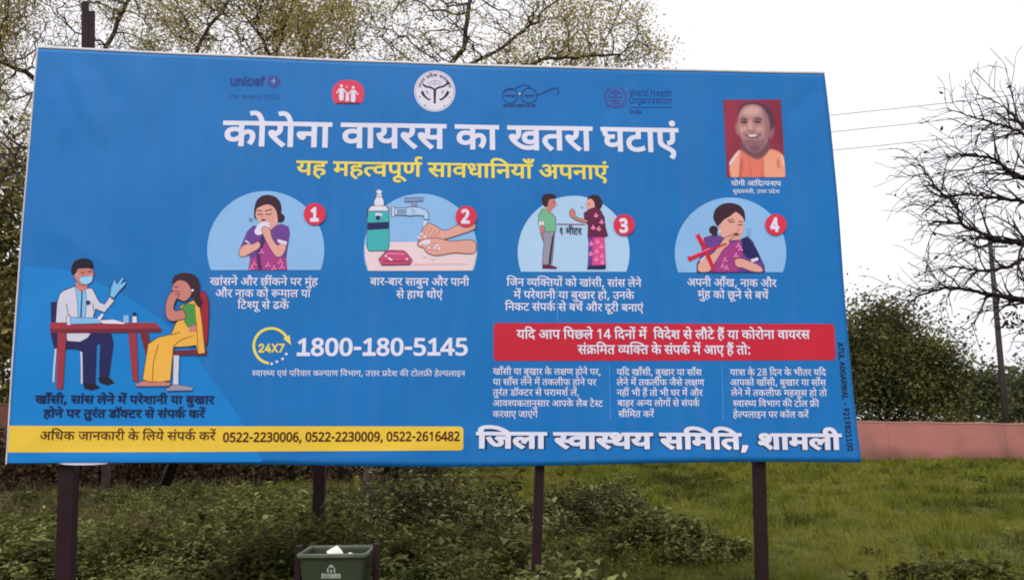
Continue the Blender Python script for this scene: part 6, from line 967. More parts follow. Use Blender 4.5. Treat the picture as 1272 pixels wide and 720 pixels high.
strut(on_plane(240, 500, .12), np.array(at(206, 598, 6.9)), .075)
strut(np.array([r1[0], 8.25, 3.5]), on_plane(420, 180, .07), .07)

# ------------------------------------------------------------------ ground
def wob(x, y, s, seed):
    r = np.random.default_rng(seed); z = 0
    for k in range(6):
        a = r.uniform(0, 6.283); f = s * 1.5 ** k * .6; p = r.uniform(0, 6.283)
        z = z + np.sin((x * np.cos(a) + y * np.sin(a)) * f + p + 1.3 * np.sin((y * np.cos(a) - x * np.sin(a)) * f * .7 + p * 2)) / (1.25 ** k)
    return z / 3.2
def gz(x, y):
    z = 0.05 * wob(x, y, 0.5, 3) + 0.03 * wob(x, y, 1.6, 4)
    ridge = np.exp(-((y - 19.5 - 1.2 * np.sin(x * .23) - .05 * x) / .7) ** 2) + .8 * np.exp(-((y - 25.5 - np.sin(x * .31 + 1)) / .6) ** 2)
    fade = np.clip((60 - np.abs(y)) / 30, 0, 1)
    return fade * (z + 0.13 * ridge * (0.6 + 0.4 * wob(x, y, .8, 9)))
gx = np.sinh(np.linspace(-6.2, 6.2, 240)) * 2.4; gy = np.sinh(np.linspace(-4.9, 6.4, 260)) * 2.4 + 12
X, Yg = np.meshgrid(gx, gy); Z = gz(X, Yg)
gi = np.arange(X.size).reshape(X.shape)
gq = np.stack([gi[:-1, :-1], gi[:-1, 1:], gi[1:, 1:], gi[1:, :-1]], -1).reshape(-1, 4)
def ground_mat():
    m = bpy.data.materials.new('field_ground'); m.use_nodes = True; nt = m.node_tree; N, Lk = nt.nodes, nt.links
    b = N['Principled BSDF']; b.inputs['Roughness'].default_value = 0.95; b.inputs['Specular IOR Level'].default_value = 0.1
    tc = N.new('ShaderNodeTexCoord')
    def nz(s, d=6):
        n = N.new('ShaderNodeTexNoise'); n.inputs['Scale'].default_value = s; n.inputs['Detail'].default_value = d; n.inputs['Roughness'].default_value = .7
        Lk.new(tc.outputs['Object'], n.inputs['Vector']); return n
    def rp(src, c0, c1, p0=.35, p1=.65):
        r = N.new('ShaderNodeValToRGB'); r.color_ramp.elements[0].position = p0; r.color_ramp.elements[1].position = p1
        r.color_ramp.elements[0].color = (*c0, 1); r.color_ramp.elements[1].color = (*c1, 1); Lk.new(src, r.inputs['Fac']); return r
    g = rp(nz(3.0).outputs['Fac'], (.05, .052, .014), (.115, .118, .026)); e = rp(nz(8).outputs['Fac'], (.05, .038, .022), (.10, .078, .045))
    # bare earth to the left, thin patches elsewhere
    sp = N.new('ShaderNodeSeparateXYZ'); Lk.new(tc.outputs['Object'], sp.inputs[0])
    mr = N.new('ShaderNodeMapRange'); mr.inputs['From Min'].default_value = 1.5; mr.inputs['From Max'].default_value = -7; Lk.new(sp.outputs['X'], mr.inputs['Value'])
    ad = N.new('ShaderNodeMath'); ad.operation = 'MULTIPLY_ADD'; Lk.new(nz(.5).outputs['Fac'], ad.inputs[0]); ad.inputs[1].default_value = 1.0; Lk.new(mr.outputs[0], ad.inputs[2])
    f = N.new('ShaderNodeMapRange'); f.inputs['From Min'].default_value = .62; f.inputs['From Max'].default_value = 1.1; Lk.new(ad.outputs[0], f.inputs['Value'])
    mx = N.new('ShaderNodeMix'); mx.data_type = 'RGBA'; Lk.new(f.outputs[0], mx.inputs['Factor']); Lk.new(g.outputs[0], mx.inputs[6]); Lk.new(e.outputs[0], mx.inputs[7]); Lk.new(mx.outputs[2], b.inputs['Base Color'])
    bp = N.new('ShaderNodeBump'); bp.inputs['Strength'].default_value = .7; bp.inputs['Distance'].default_value = .05; Lk.new(nz(14).outputs['Fac'], bp.inputs['Height']); Lk.new(bp.outputs[0], b.inputs['Normal'])
    return m
tag(mesh_obj('ground', np.c_[X.ravel(), Yg.ravel(), Z.ravel()], gq, ground_mat(), None, (0, 0, 0), True), kind='structure')

# ------------------------------------------------------------------ boundary walls
def wall(name, px0, Y0, px1, Y1, h0, h1, joints, mt, cap, label):
    a_, b_ = ground_at(px0, Y0), ground_at(px1, Y1); d = (b_ - a_); L = np.linalg.norm(d); d /= L; n = np.array([d[1], -d[0], 0])
    root = empty(name, (a_ + b_) / 2, label, 'wall'); mb = MB(); cp_ = MB(); th = .23
    ts = [0] + sorted(joints) + [1]
    rr = np.random.default_rng(2)
    for t0, t1 in zip(ts[:-1], ts[1:]):
        s0, s1 = t0 * L + .006, t1 * L - .006; k = 14
        for i in range(k):
            u0, u1 = s0 + (s1 - s0) * i / k, s0 + (s1 - s0) * (i + 1) / k
            z0, z1 = h0 + (h1 - h0) * u0 / L, h0 + (h1 - h0) * u1 / L
            z0 += .012 * math.sin(u0 * 3.1); z1 += .012 * math.sin(u1 * 3.1)
            V = []
            for u, z in ((u0, z0), (u1, z1)):
                p = a_ + d * u
                V += [p + n * th / 2 + [0, 0, -.3], p - n * th / 2 + [0, 0, -.3], p + n * th / 2 + [0, 0, z], p - n * th / 2 + [0, 0, z]]
            F = [[0, 4, 6, 2], [1, 3, 7, 5], [2, 6, 7, 3]] + ([[0, 2, 3, 1]] if i == 0 else []) + ([[4, 5, 7, 6]] if i == k - 1 else [])
            mb.add(V, F)
            C = []
            for u, z in ((u0, z0), (u1, z1)):
                p = a_ + d * u
                C += [p + n * (th / 2 + .02) + [0, 0, z + .003], p - n * (th / 2 + .02) + [0, 0, z + .003], p + n * (th / 2 + .02) + [0, 0, z + .045], p - n * (th / 2 + .02) + [0, 0, z + .05]]
            cp_.add(C, [[0, 4, 6, 2], [1, 3, 7, 5], [2, 6, 7, 3], [0, 1, 5, 4], [0, 2, 3, 1], [4, 5, 7, 6]])
    for t in joints:
        p = a_ + d * t * L; h = h0 + (h1 - h0) * t
        mb.box(p + [0, 0, h / 2 - .16], (.014, th - .03, h + .3), (d, n, (0, 0, 1)))
    mb.build('wall_panel', mt, root); cp_.build('coping', cap, root)
    return root
def plaster(name, c, dark, stain):
    m = mat(name, c, .9, .15, (1.1, dark, 1), bump=(22, .3, .01), detail=8); nt = m.node_tree; N, Lk = nt.nodes, nt.links; b = N['Principled BSDF']
    src = b.inputs['Base Color'].links[0].from_socket
    tc = N.new('ShaderNodeTexCoord'); mp = N.new('ShaderNodeMapping'); mp.inputs['Scale'].default_value = (.8, .8, .5); Lk.new(tc.outputs['Object'], mp.inputs[0])
    n = N.new('ShaderNodeTexNoise'); n.inputs['Scale'].default_value = 1.4; n.inputs['Detail'].default_value = 7; Lk.new(mp.outputs[0], n.inputs['Vector'])
    r = N.new('ShaderNodeMapRange'); r.inputs['From Min'].default_value = .52; r.inputs['From Max'].default_value = .75; Lk.new(n.outputs['Fac'], r.inputs['Value'])
    r.inputs['To Max'].default_value = .7
    mx = N.new('ShaderNodeMix'); mx.data_type = 'RGBA'; Lk.new(r.outputs[0], mx.inputs['Factor']); Lk.new(src, mx.inputs[6]); mx.inputs[7].default_value = (*stain, 1); 
    sp = N.new('ShaderNodeSeparateXYZ'); Lk.new(tc.outputs['Object'], sp.inputs[0]); md = N.new('ShaderNodeMath'); md.operation = 'MULTIPLY_ADD'; nd = N.new('ShaderNodeTexNoise'); nd.inputs['Scale'].default_value = .9; nd.inputs['Detail'].default_value = 6; Lk.new(tc.outputs['Object'], nd.inputs['Vector']); Lk.new(nd.outputs['Fac'], md.inputs[0]); md.inputs[1].default_value = -.9; Lk.new(sp.outputs['Z'], md.inputs[2])
    r2 = N.new('ShaderNodeMapRange'); r2.inputs['From Min'].default_value = .05; r2.inputs['From Max'].default_value = -.45; r2.inputs['To Max'].default_value = .75; Lk.new(md.outputs[0], r2.inputs['Value'])
    m2 = N.new('ShaderNodeMix'); m2.data_type = 'RGBA'; Lk.new(r2.outputs[0], m2.inputs['Factor']); Lk.new(mx.outputs[2], m2.inputs[6]); m2.inputs[7].default_value = (*[.55 * s_ for s_ in stain], 1); Lk.new(m2.outputs[2], b.inputs['Base Color'])
    return m
wall('boundary_wall', 520, 31.5, 1480, 29.4, 1.80, 1.13, (.18, .40, .628, .776, .93), plaster('pink_plaster', (.42, .17, .15), (.31, .125, .11), (.20, .11, .08)), mat('pink_coping', (.50, .26, .23), .9, .15, (4, (.32, .17, .15), 1)),
     'long low pink plastered boundary wall at the far edge of the grass field')
wall('boundary_wall', -420, 25.0, 330, 27.0, 2.35, 2.2, (.3, .55, .8), plaster('red_plaster', (.17, .07, .05), (.12, .05, .04), (.09, .05, .04)), mat('red_coping', (.18, .09, .07), .9, .15, (4, (.11, .06, .05), 1)),
     'dull red wall behind the billboard at the left edge of the photo')

# ------------------------------------------------------------------ trees
def grow(lines, attr, step, infl, kill, iters=160, jit=.25, seed=1, pull=(0, 0, 0)):
    """branch skeleton that reaches for points spread through the crown"""
    r = np.random.default_rng(seed); P, par = [], []
    for ln in lines:
        ln = [np.array(p, float) for p in ln]
        if P:
            j = int(np.argmin([np.linalg.norm(q - ln[0]) for q in P]))
            ln = [P[j]] + (ln[1:] if np.linalg.norm(P[j] - ln[0]) < step * 2 else ln)
            prev = j
        else: P.append(ln[0]); par.append(-1); prev = 0
        for p0, p1 in zip(ln[:-1], ln[1:]):
            k = max(1, int(np.linalg.norm(p1 - p0) / step))
            for i in range(1, k + 1):
                P.append(p0 + (p1 - p0) * i / k + r.normal(0, step * .10, 3)); par.append(prev); prev = len(P) - 1
    A = np.array(attr); N = np.array(P); dist = np.full(len(A), 1e9); near = np.zeros(len(A), int)
    def upd(s):
        nonlocal dist, near
        for i in range(s, len(N)):
            d = np.linalg.norm(A - N[i], axis=1); m = d < dist; dist = np.where(m, d, dist); near = np.where(m, i, near)
    upd(0)
    for it in range(iters):
        act = (dist < infl) & (dist > kill)
        if not act.any(): 
            if it == 0: infl *= 1.6; continue
            break
        new, np_ = [], []
        for j in np.unique(near[act]):
            D = A[act & (near == j)] - N[j]; D /= np.linalg.norm(D, axis=1)[:, None] + 1e-9
            v = D.mean(0) + r.normal(0, jit, 3) + np.array(pull); v /= np.linalg.norm(v) + 1e-9
            new.append(N[j] + v * step); np_.append(int(j))
        s = len(N); N = np.r_[N, new]; par += np_; upd(s)
        keep = dist > kill; A, dist, near = A[keep], dist[keep], near[keep]
        if len(A) == 0 or len(N) > 9000: break
    return N, np.array(par)
def twigs(N, par, n, L, seed=1, droop=0.0, k=2):
    """short crooked end twigs"""
    r = np.random.default_rng(seed); kids = np.bincount(par[par >= 0], minlength=len(N)); tips = np.where(kids <= 1)[0]; tips = tips[tips > 4]
    P, pa = list(N), list(par)
    for j in r.choice(tips, min(n, len(tips)), replace=False):
        for _ in range(r.integers(1, k + 1)):
            d = N[j] - N[par[j]]; d = d / (np.linalg.norm(d) + 1e-9) + r.normal(0, .5, 3) + [0, 0, -droop]; prev = j; p = N[j]
            for i in range(r.integers(2, 5)):
                d = d / np.linalg.norm(d); p = p + d * L * r.uniform(.4, 1); P.append(p); pa.append(prev); prev = len(P) - 1; d = d + r.normal(0, .22, 3)
    return np.array(P), np.array(pa)
def radii(N, par, r0, ex=2.3):
    w = np.zeros(len(N)); kids = np.bincount(par[par >= 0], minlength=len(N)); w[kids == 0] = r0 ** ex
    for i in range(len(N) - 1, 0, -1): w[par[i]] += w[i]
    return w ** (1 / ex)
def limb_mesh(N, par, rad, k=5):
    i = np.arange(1, len(N)); p = par[1:]; D = N[i] - N[p]; L = np.linalg.norm(D, axis=1)[:, None] + 1e-9; D = D / L
    ref = np.where(np.abs(D[:, 2:]) < .9, [[0, 0, 1.]], [[1., 0, 0]]); A = np.cross(D, ref); A /= np.linalg.norm(A, axis=1)[:, None]; B = np.cross(D, A)
    an = np.arange(k) * 2 * np.pi / k; ca, sa = np.cos(an), np.sin(an)
    ring = A[:, None] * ca[None, :, None] + B[:, None] * sa[None, :, None]
    r1 = rad[i]; r0 = np.minimum(rad[p], r1 * 1.5)
    V = np.concatenate([(N[p] - D * r0[:, None] * .3)[:, None] + ring * r0[:, None, None], N[i][:, None] + ring * r1[:, None, None]], 1).reshape(-1, 3)
    base = (np.arange(len(i)) * 2 * k)[:, None]; j = np.arange(k); F = np.stack([j, (j + 1) % k, (j + 1) % k + k, j + k], -1)
    return V, (base[:, :, None] + F[None]).reshape(-1, 4)
def leaf_quads(C, size, r, flat=0.3, asp=.5):
    n = len(C); d = r.normal(0, 1, (n, 3)); d[:, 2] = d[:, 2] * .7 - .1; d /= np.linalg.norm(d, axis=1)[:, None]
    s = np.cross(d, r.normal(0, 1, (n, 3)) + [0, 0, flat * 3]); s /= np.linalg.norm(s, axis=1)[:, None] + 1e-9
    nn = np.cross(d, s); S = (size * r.uniform(.6, 1.35, n))[:, None]
    V = np.stack([C, C + d * S * .45 + s * S * asp * .5 + nn * S * .1, C + d * S, C + d * S * .5 - s * S * asp * .5 + nn * S * .1], 1).reshape(-1, 3)
    b = np.arange(n)[:, None] * 4
    return V, b + np.array([[0, 1, 2, 3]])
def in_ball(n, c, rad, r, shell=.0):
    v = r.normal(0, 1, (n, 3)); v /= np.linalg.norm(v, axis=1)[:, None]; q = r.uniform(shell ** 3, 1, n) ** (1 / 3)
    return np.array(c) + v * q[:, None] * np.array(rad)
def skeleton_tree(name, label, lines, attr, step, infl, kill, r0, leafmat, bark, n_leaf, leaf, seed, spread=.2, tw=900, twL=.12, group=None, jit=.25, keep=.75, pull=(0, 0, 0), ex=2.3, cat='tree', rmax=.02):
    r = np.random.default_rng(seed + 50); N, par = grow(lines, attr, step, infl, kill, seed=seed, jit=jit, pull=pull)
    N, par = twigs(N, par, tw, twL, seed)
    rad = radii(N, par, r0, ex)
    root = empty(name, lines[0][0], label, cat, group)
    V, F = limb_mesh(N, par, rad); mesh_obj('trunk', V, F, bark, root, None, True)
    if n_leaf:
        thin = np.where(rad < rmax)[0]
        # leaves gather in tufts: some twigs carry many, some none
        wgt = np.clip(wob(N[thin, 0] * 1.0 + N[thin, 1] * .6, N[thin, 2] * 1.0, 1.2, seed) * 2.4 + keep, .06, 4)
        pick = r.choice(thin, n_leaf, p=wgt / wgt.sum()); C = N[pick] + r.normal(0, spread, (n_leaf, 3))
        V, F = leaf_quads(C, leaf, r); mesh_obj('crown', V, F, leafmat, root)
    return root
def crown_attr(cs, seed, cull=None):
    r = np.random.default_rng(seed); A = np.concatenate([in_ball(n, at(px, py, Y), rad, r) for px, py, Y, rad, n in cs])
    return A

# thorny olive tree whose crown spreads above the top edge
tr = ground_at(455, 15.5)
skeleton_tree('thorn_tree', 'tall thin-leaved olive tree spreading its branches above the middle of the board', [[tr, tr + [.1, 0, 2.5], tr + [.5, 0, 5.0]], [tr + [.5, 0, 5.0], at(520, 130, 15.5), at(575, 60, 15.2), at(590, -40, 15)], [tr + [.3, 0, 4.0], at(400, 150, 15.6), at(330, 60, 15.8)], [at(545, 100, 15.4), at(620, 62, 15.0), at(660, 30, 14.8)], [at(560, 120, 15.4), at(670, 75, 15), at(760, 68, 14.8)]],
    crown_attr([(590, 30, 15.2, (2.3, 1.8, 2.0), 340), (720, 45, 15, (1.5, 1.3, .95), 150), (400, 10, 15.6, (2.3, 1.8, 1.9), 320), (780, 66, 15, (.75, .6, .35), 26), (500, 60, 15.4, (2.6, 1.6, 1.0), 190)], 21),
    .17, 1.5, .24, .0046, M['olive_leaf'], M['bark'], 52000, .060, 21, .17, 1300, .18, ex=2.5)
tr = ground_at(130, 17)
skeleton_tree('thorn_tree', 'feathery olive tree rising behind the post at the top left corner of the board', [[tr, tr + [0, 0, 3], tr + [-.3, 0, 5.5]], [tr + [-.3, 0, 5.5], at(100, 130, 17), at(140, 40, 17), at(180, -40, 17)], [tr + [0, 0, 4], at(220, 140, 17), at(250, 50, 16.8), at(300, -20, 16.8)], [at(110, 150, 17), at(30, 90, 16.6), at(-40, 60, 16.4)]],
    crown_attr([(120, 20, 17, (2.6, 2.0, 2.2), 360), (250, 25, 16.8, (2.0, 1.6, 1.7), 270), (10, 60, 16.6, (1.9, 1.6, 2.2), 280), (20, 150, 16.4, (1.2, 1.2, 1.5), 200)], 22),
    .18, 1.6, .25, .0046, M['olive_leaf'], M['bark'], 66000, .060, 22, .18, 1300, .18, ex=2.5)
tr = ground_at(-110, 14)
skeleton_tree('broadleaf_tree', 'dark leafy tree crowding the left side of the board', [[tr, tr + [.1, 0, 2], tr + [.3, 0, 4.0]], [tr + [.3, 0, 4], at(-20, 260, 14), at(20, 190, 14)], [tr + [.1, 0, 2.6], at(-20, 360, 14.2), at(30, 330, 14)], [tr + [.1, 0, 1.6], at(-30, 430, 14), at(20, 420, 14)]],
    crown_attr([(-30, 250, 14, (1.3, 1.3, 1.5), 380), (10, 330, 14.2, (.9, 1.0, 1.1), 200), (-20, 420, 14.2, (1.0, 1.1, .9), 200), (30, 250, 14.2, (.6, .8, .9), 110)], 23),
    .16, 1.5, .2, .006, M['dark_leaf'], M['bark'], 9500, .13, 23, .13, 800, .1, rmax=.03)

# leafless tree leaning in from the right: heavy limbs, long sweeping side branches, fine drooping twigs
def sweeping_tree(name, label, limbs, seed):
    r = np.random.default_rng(seed); N, par, rad = [], [], []
    root = empty(name, limbs[0][0][0], label, 'tree')
    def run(p, d, L, r0, r1, prev, wig, droop, step):
        ids, n = [], max(2, int(L / step)); bend = r.normal(0, .5, 3)
        for i in range(n):
            t = (i + 1) / n; bend = .8 * bend + r.normal(0, wig, 3); d = d + bend * .22 + np.array([0, 0, -droop * (t - .25)]) * .25; d = d / np.linalg.norm(d)
            p = p + d * L / n; N.append(p); par.append(prev); rad.append(r0 + (r1 - r0) * t ** .8); prev = len(N) - 1; ids.append(prev)
        return ids
    def side(ids, depth, L, rmax):
        if depth == 0: return
        every = (0, 2, 1, 1)[depth]
        for q, j in enumerate(ids):
            if q == 0 or q % every or r.uniform() < (.25 if depth == 3 else .22): continue
            fr = q / len(ids); d = N[j] - N[par[j]]; d = d / np.linalg.norm(d)
            ax = r.normal(0, 1, 3); ax -= d * (ax @ d); ax /= np.linalg.norm(ax)
            dd = d * r.uniform(.45, 1.0) + ax * r.uniform(.5, 1.0) + np.array([-.34, 0, .06]); dd /= np.linalg.norm(dd)
            ln = L * r.uniform(.5, 1.25) * (1.1 - .55 * fr); r0 = min(rad[j] * .62, rmax)
            s_ = run(N[j], dd, ln, max(r0, .0060), .0036, j, .34, .8 if depth < 3 else .35, .10 if depth > 1 else .075)
            side(s_, depth - 1, L * .56, rmax * .42)
    main = []
    for pts, r0, r1, sp in limbs:
        pts = smooth_loop(np.array(pts), 4, False); pts = np.concatenate([pts[i] + (pts[i + 1] - pts[i]) * np.linspace(0, 1, max(1, int(np.linalg.norm(pts[i + 1] - pts[i]) / .14)), endpoint=False)[:, None] for i in range(len(pts) - 1)])
        if N: prev = int(np.argmin(np.linalg.norm(np.array(N) - pts[0], axis=1)))
        else: N.append(pts[0]); par.append(-1); rad.append(r0); prev = 0
        ids = []
        for i, p in enumerate(pts[1:]):
            N.append(p + r.normal(0, .012, 3)); par.append(prev); prev = len(N) - 1; rad.append(r0 + (r1 - r0) * (i + 1) / len(pts)); ids.append(prev)
        if sp: main.append((ids, sp))
    for ids, sp in main: side(ids, 3, sp * 1.12, .026)
    V, F = limb_mesh(np.array(N), np.array(par), np.array(rad)); mesh_obj('trunk', V, F, M['bare_bark'], root, None, True)
    tips = np.where(np.array(rad) < .0055)[0]; C = np.array(N)[r.choice(tips, 90)] + r.normal(0, .02, (90, 3)); C = np.r_[C, at(1262, 402, 12.2) + r.normal(0, 1, (90, 3)) * [.13, .12, .10]]; V, F = leaf_quads(C, .085, r); mesh_obj('dead_leaves', V, F, M['dead_leaf'], root)
tr = ground_at(1385, 12)
sweeping_tree('bare_tree', 'leafless dark tree with tangled drooping branches at the right edge', [
    ([tr, tr + [0, 0, 1.6], at(1372, 330, 12), at(1330, 240, 12), at(1300, 170, 12), at(1288, 100, 12)], .17, .05, 0),
    ([at(1330, 240, 12), at(1300, 180, 12), at(1262, 150, 12), at(1240, 122, 12)], .045, .012, .95),
    ([at(1372, 330, 12), at(1310, 306, 11.9), at(1272, 302, 11.8), at(1236, 298, 11.7), at(1205, 282, 11.6), at(1172, 274, 11.5), at(1140, 282, 11.4)], .058, .012, .85),
    ([tr + [0, 0, 2.6], at(1330, 388, 12.1), at(1272, 372, 12.2), at(1232, 366, 12.3), at(1185, 356, 12.4), at(1140, 366, 12.4), at(1108, 392, 12.4)], .055, .010, .80),
    ([at(1330, 240, 12), at(1285, 225, 12.1), at(1255, 215, 12.1), at(1232, 195, 12.1), at(1196, 190, 12.1), at(1165, 200, 12)], .045, .010, .85),
    ([at(1340, 262, 12), at(1285, 252, 12.4), at(1240, 246, 12.5), at(1205, 240, 12.6), at(1172, 246, 12.6), at(1138, 232, 12.6)], .04, .009, .75),
    ([at(1192, 278, 11.6), at(1190, 255, 11.5), at(1164, 236, 11.5), at(1152, 215, 11.4), at(1128, 196, 11.4)], .022, .006, .60),
    ([at(1300, 304, 12), at(1262, 330, 11.7), at(1222, 338, 11.6), at(1188, 330, 11.5), at(1150, 340, 11.4)], .035, .008, .70),
    ([at(1300, 200, 12), at(1276, 165, 12.4), at(1226, 150, 12.5), at(1190, 140, 12.5), at(1160, 128, 12.5)], .030, .006, .55)], 24)

# leafy crowns beyond the wall
def lobed_tree(name, label, px, Y, lobes, n, leaf, lm, seed, group=None, core=0.0):
    r = np.random.default_rng(seed); base = ground_at(px, Y); root = empty(name, base, label, 'tree', group)
    C = np.concatenate([at(x, y, Y + dy) + r.normal(0, .60, (int(n * w), 3)) * np.array(rad) for x, y, dy, rad, w in lobes])
    g = wob(C[:, 0] * 1.1 + C[:, 1], C[:, 2] * 1.2, .9, seed) + .35 * r.normal(0, 1, len(C)); C = C[g > -.15]; C = C[C[:, 2] > .15]
    V, F = leaf_quads(C, leaf, r, asp=.62); mesh_obj('crown', V, F, lm, root)
    lines = [[base, base + [0, 0, 1.2]]] + [[base + [0, 0, 1.0], (base + at(x, y, Y + dy)) / 2 + [0, 0, .4], at(x, y, Y + dy)] for x, y, dy, rad, w in lobes]
    N, par = grow(lines, np.concatenate([in_ball(40, at(x, y, Y + dy), rad, r) for x, y, dy, rad, w in lobes]), .5, 4, .6, 30, seed=seed)
    V, F = limb_mesh(N, par, radii(N, par, .02)); mesh_obj('trunk', V, F, M['bark'], root, None, True)
    return root
lobed_tree('bushy_tree', 'dense dark green tree standing behind the pink wall beside the board', 1110, 39,
    [(1075, 425, 0, (1.8, 1.8, 1.5), .8), (1120, 430, .5, (1.9, 1.8, 1.5), .8), (1155, 452, 0, (1.3, 1.5, 1.2), .40), (1090, 480, -.5, (2.0, 1.6, 1.5), .9), (1142, 490, -.5, (1.6, 1.5, 1.2), .6), (1050, 460, .5, (1.8, 1.5, 2.2), .7), (1100, 400, .5, (1.2, 1.2, .9), .3)], 15000, .17, M['bush_leaf'], 31)
lobed_tree('roadside_tree', 'pale green round tree far beyond the pink wall, right of the dark tree', 1205, 70, [(1200, 488, 0, (2.2, 2, 1.7), .8), (1222, 484, 0, (1.6, 2, 1.5), .7), (1185, 500, 0, (2.2, 2, 1.6), .6)], 3600, .38, M['far_leaf'], 32)
lobed_tree('roadside_tree', 'small grey green tree far beyond the wall behind the utility pole', 1252, 84, [(1248, 488, 0, (1.9, 2, 2.0), .8), (1262, 500, 0, (2.2, 2, 1.8), .8), (1235, 503, 0, (1.8, 2, 1.2), .5)], 3200, .42, M['far_leaf'], 33)
lobed_tree('roadside_tree', 'broad grey green tree far beyond the wall at the right edge of the photo', 1300, 78, [(1290, 485, 0, (3.0, 2, 2.4), 1.), (1320, 480, 0, (3, 2, 2.6), 1.), (1275, 503, 0, (2.0, 2, 1.4), .5)], 3600, .42, M['far_leaf'], 34)
lobed_tree('bushy_tree', 'dark bush low behind the red wall at the left edge', -10, 30, [(-20, 470, 0, (2.2, 1.6, 2.0), 1), (30, 455, 0, (2.0, 1.6, 1.8), 1), (80, 450, 0, (2.2, 1.6, 2.0), .8), (-60, 430, 0, (2.4, 1.6, 2.4), .8), (10, 400, 1, (1.6, 1.6, 1.2), .5)], 5200, .26, M['dark_leaf'], 35)

# dry thicket in front of the red wall, seen under the board
def thicket(label, spots, n, seed, lm, leaf=.16):
    r = np.random.default_rng(seed); base = ground_at(spots[0][0], spots[0][1]); root = empty('dry_bush', base, label, 'bush')
    C, S = [], []
    for px, Y, w, h in spots:
        c = ground_at(px, Y); C.append(in_ball(n, c + [0, 0, h * .45], (w, .8, h * .6), r, .2))
        for _ in range(60):
            a_ = c + [r.uniform(-w, w) * .8, r.uniform(-.6, .6), 0]; S.append((a_, a_ + [r.normal(0, .4), r.normal(0, .3), h * r.uniform(.6, 1.15)]))
    C = np.concatenate(C); C = C[C[:, 2] > .02]
    V, F = leaf_quads(C, leaf, r); mesh_obj('foliage', V, F, lm, root)
    mb = MB()
    for p, q_ in S: mb.tube([p, (p + q_) / 2 + r.normal(0, .08, 3), q_], [.012, .009, .003], 4, 0, False)
    mb.build('stems', M['bark'], root)
thicket('brown dry brush below the left end of the board', [(-60, 20.5, 2.2, 1.7), (40, 21, 2.2, 1.6), (130, 21, 2.0, 1.5)], 2600, 41, M['dry_leaf'])
thicket('brown dry brush behind the rear strut of the board', [(230, 21.5, 2.0, 1.35), (320, 21.5, 2.0, 1.3), (410, 22, 2.0, 1.1), (490, 22.5, 1.6, .7)], 2200, 42, M['dry_leaf'])

# ------------------------------------------------------------------ utility pole and wires
base = ground_at(1257, 33.5); topp = at(1229.5, 296, 33.5)
up_ = empty('utility_pole', base, 'thin leaning dark utility pole behind the pink wall', 'utility pole')
b_ = MB(); b_.tube([base - [0, 0, .4], (base + topp) / 2, topp], [.13, .115, .09], 10); b_.build('pole', M['pole'], up_, smooth=True)
b_ = MB(); b_.bar(topp + [-.75, 0, -.35], topp + [.75, .05, -.35], .07, .07, 0, (0, 1, 0)); b_.build('crossarm', M['pole'], up_)
for dx in (-.65, 0, .65):
    b_ = MB(); q_ = topp + [dx, .02, -.31 if dx else 0]; b_.tube([q_, q_ + [0, 0, .07], q_ + [0, 0, .13], q_ + [0, 0, .18]], [.02, .055, .04, .02], 8); b_.build('insulator', M['back'], up_)
for (x0, y0, x1, y1, lb) in ((1030, 125, 1210, 112.5, 'highest of the three thin wires crossing the sky at right'), (1033, 145.5, 1200, 134, 'middle one of the three thin wires crossing the sky at right'), (1038, 168, 1180, 158.5, 'lowest of the three thin wires crossing the sky at right')):
    sl = (y1 - y0) / (x1 - x0); pa, pb = at(330, y0 + sl * (330 - x0) + 6, 40), at(1560, y0 + sl * (1560 - x0) + 6, 22)
    pts = [pa + (pb - pa) * t + np.array([0, 0, -.9 * 4 * t * (1 - t) + .38]) for t in np.linspace(0, 1, 40)]
    b_ = MB(); b_.tube(pts, .0105, 6); o = b_.build('overhead_wire', M['wire'], None, pts[20], True); tag(o, lb, 'wire', 'overhead wires across the sky')

# ------------------------------------------------------------------ litter bin on two posts
yb, hw, dp, zt = 5.3, .222, .37, None
pf = at(412, 687.5, yb); zt = pf[2]; cx = pf[0]
bin_ = empty('litter_bin', (cx, yb + dp / 2, 0), 'dark green litter bin hung between two short posts in front of the board', 'litter bin')
V, F = [], []
def rect(hx, hy, z, cy): return [(cx - hx, cy - hy, z), (cx + hx, cy - hy, z), (cx + hx, cy + hy, z), (cx - hx, cy + hy, z)]
cyb = yb + dp / 2
def rrect(hx, hy, z, rad=.03, k=4):
    out = []
    for sx, sy, a0 in ((1, -1, -90), (1, 1, 0), (-1, 1, 90), (-1, -1, 180)):
        for i in range(k + 1):
            t = math.radians(a0 + 90 * i / k); out.append((cx + sx * (hx - rad) + rad * math.cos(t), cyb + sy * (hy - rad) + rad * math.sin(t), z))
    return out
def loft(rings, close0=True, close1=False):
    n = len(rings[0]); V = [p for r_ in rings for p in r_]; F = []
    for i in range(len(rings) - 1): F += [[i * n + k, i * n + (k + 1) % n, (i + 1) * n + (k + 1) % n, (i + 1) * n + k] for k in range(n)]
    if close0: F.append(list(range(n))[::-1])
    if close1: F.append([(len(rings) - 1) * n + k for k in range(n)])
    return V, F
mb = MB(); mb.add(*loft([rrect(.15, .125, .16), rrect(.16, .135, .165), rrect(hw - .012, dp / 2 - .012, zt - .012), rrect(hw - .020, dp / 2 - .020, zt - .012), rrect(.15, .125, .19), ], True, True))
mb.build('tub', M['bin'], bin_, smooth=False)
mb = MB(); mb.add(*loft([rrect(hw - .021, dp / 2 - .021, zt - .02), rrect(hw - .010, dp / 2 - .010, zt - .026), rrect(hw + .004, dp / 2 + .004, zt - .022), rrect(hw + .006, dp / 2 + .006, zt - .006), rrect(hw, dp / 2, zt), rrect(hw - .016, dp / 2 - .016, zt), rrect(hw - .021, dp / 2 - .021, zt - .02)], False, False))
mb.build('rim', M['bin_rim'], bin_, smooth=False)
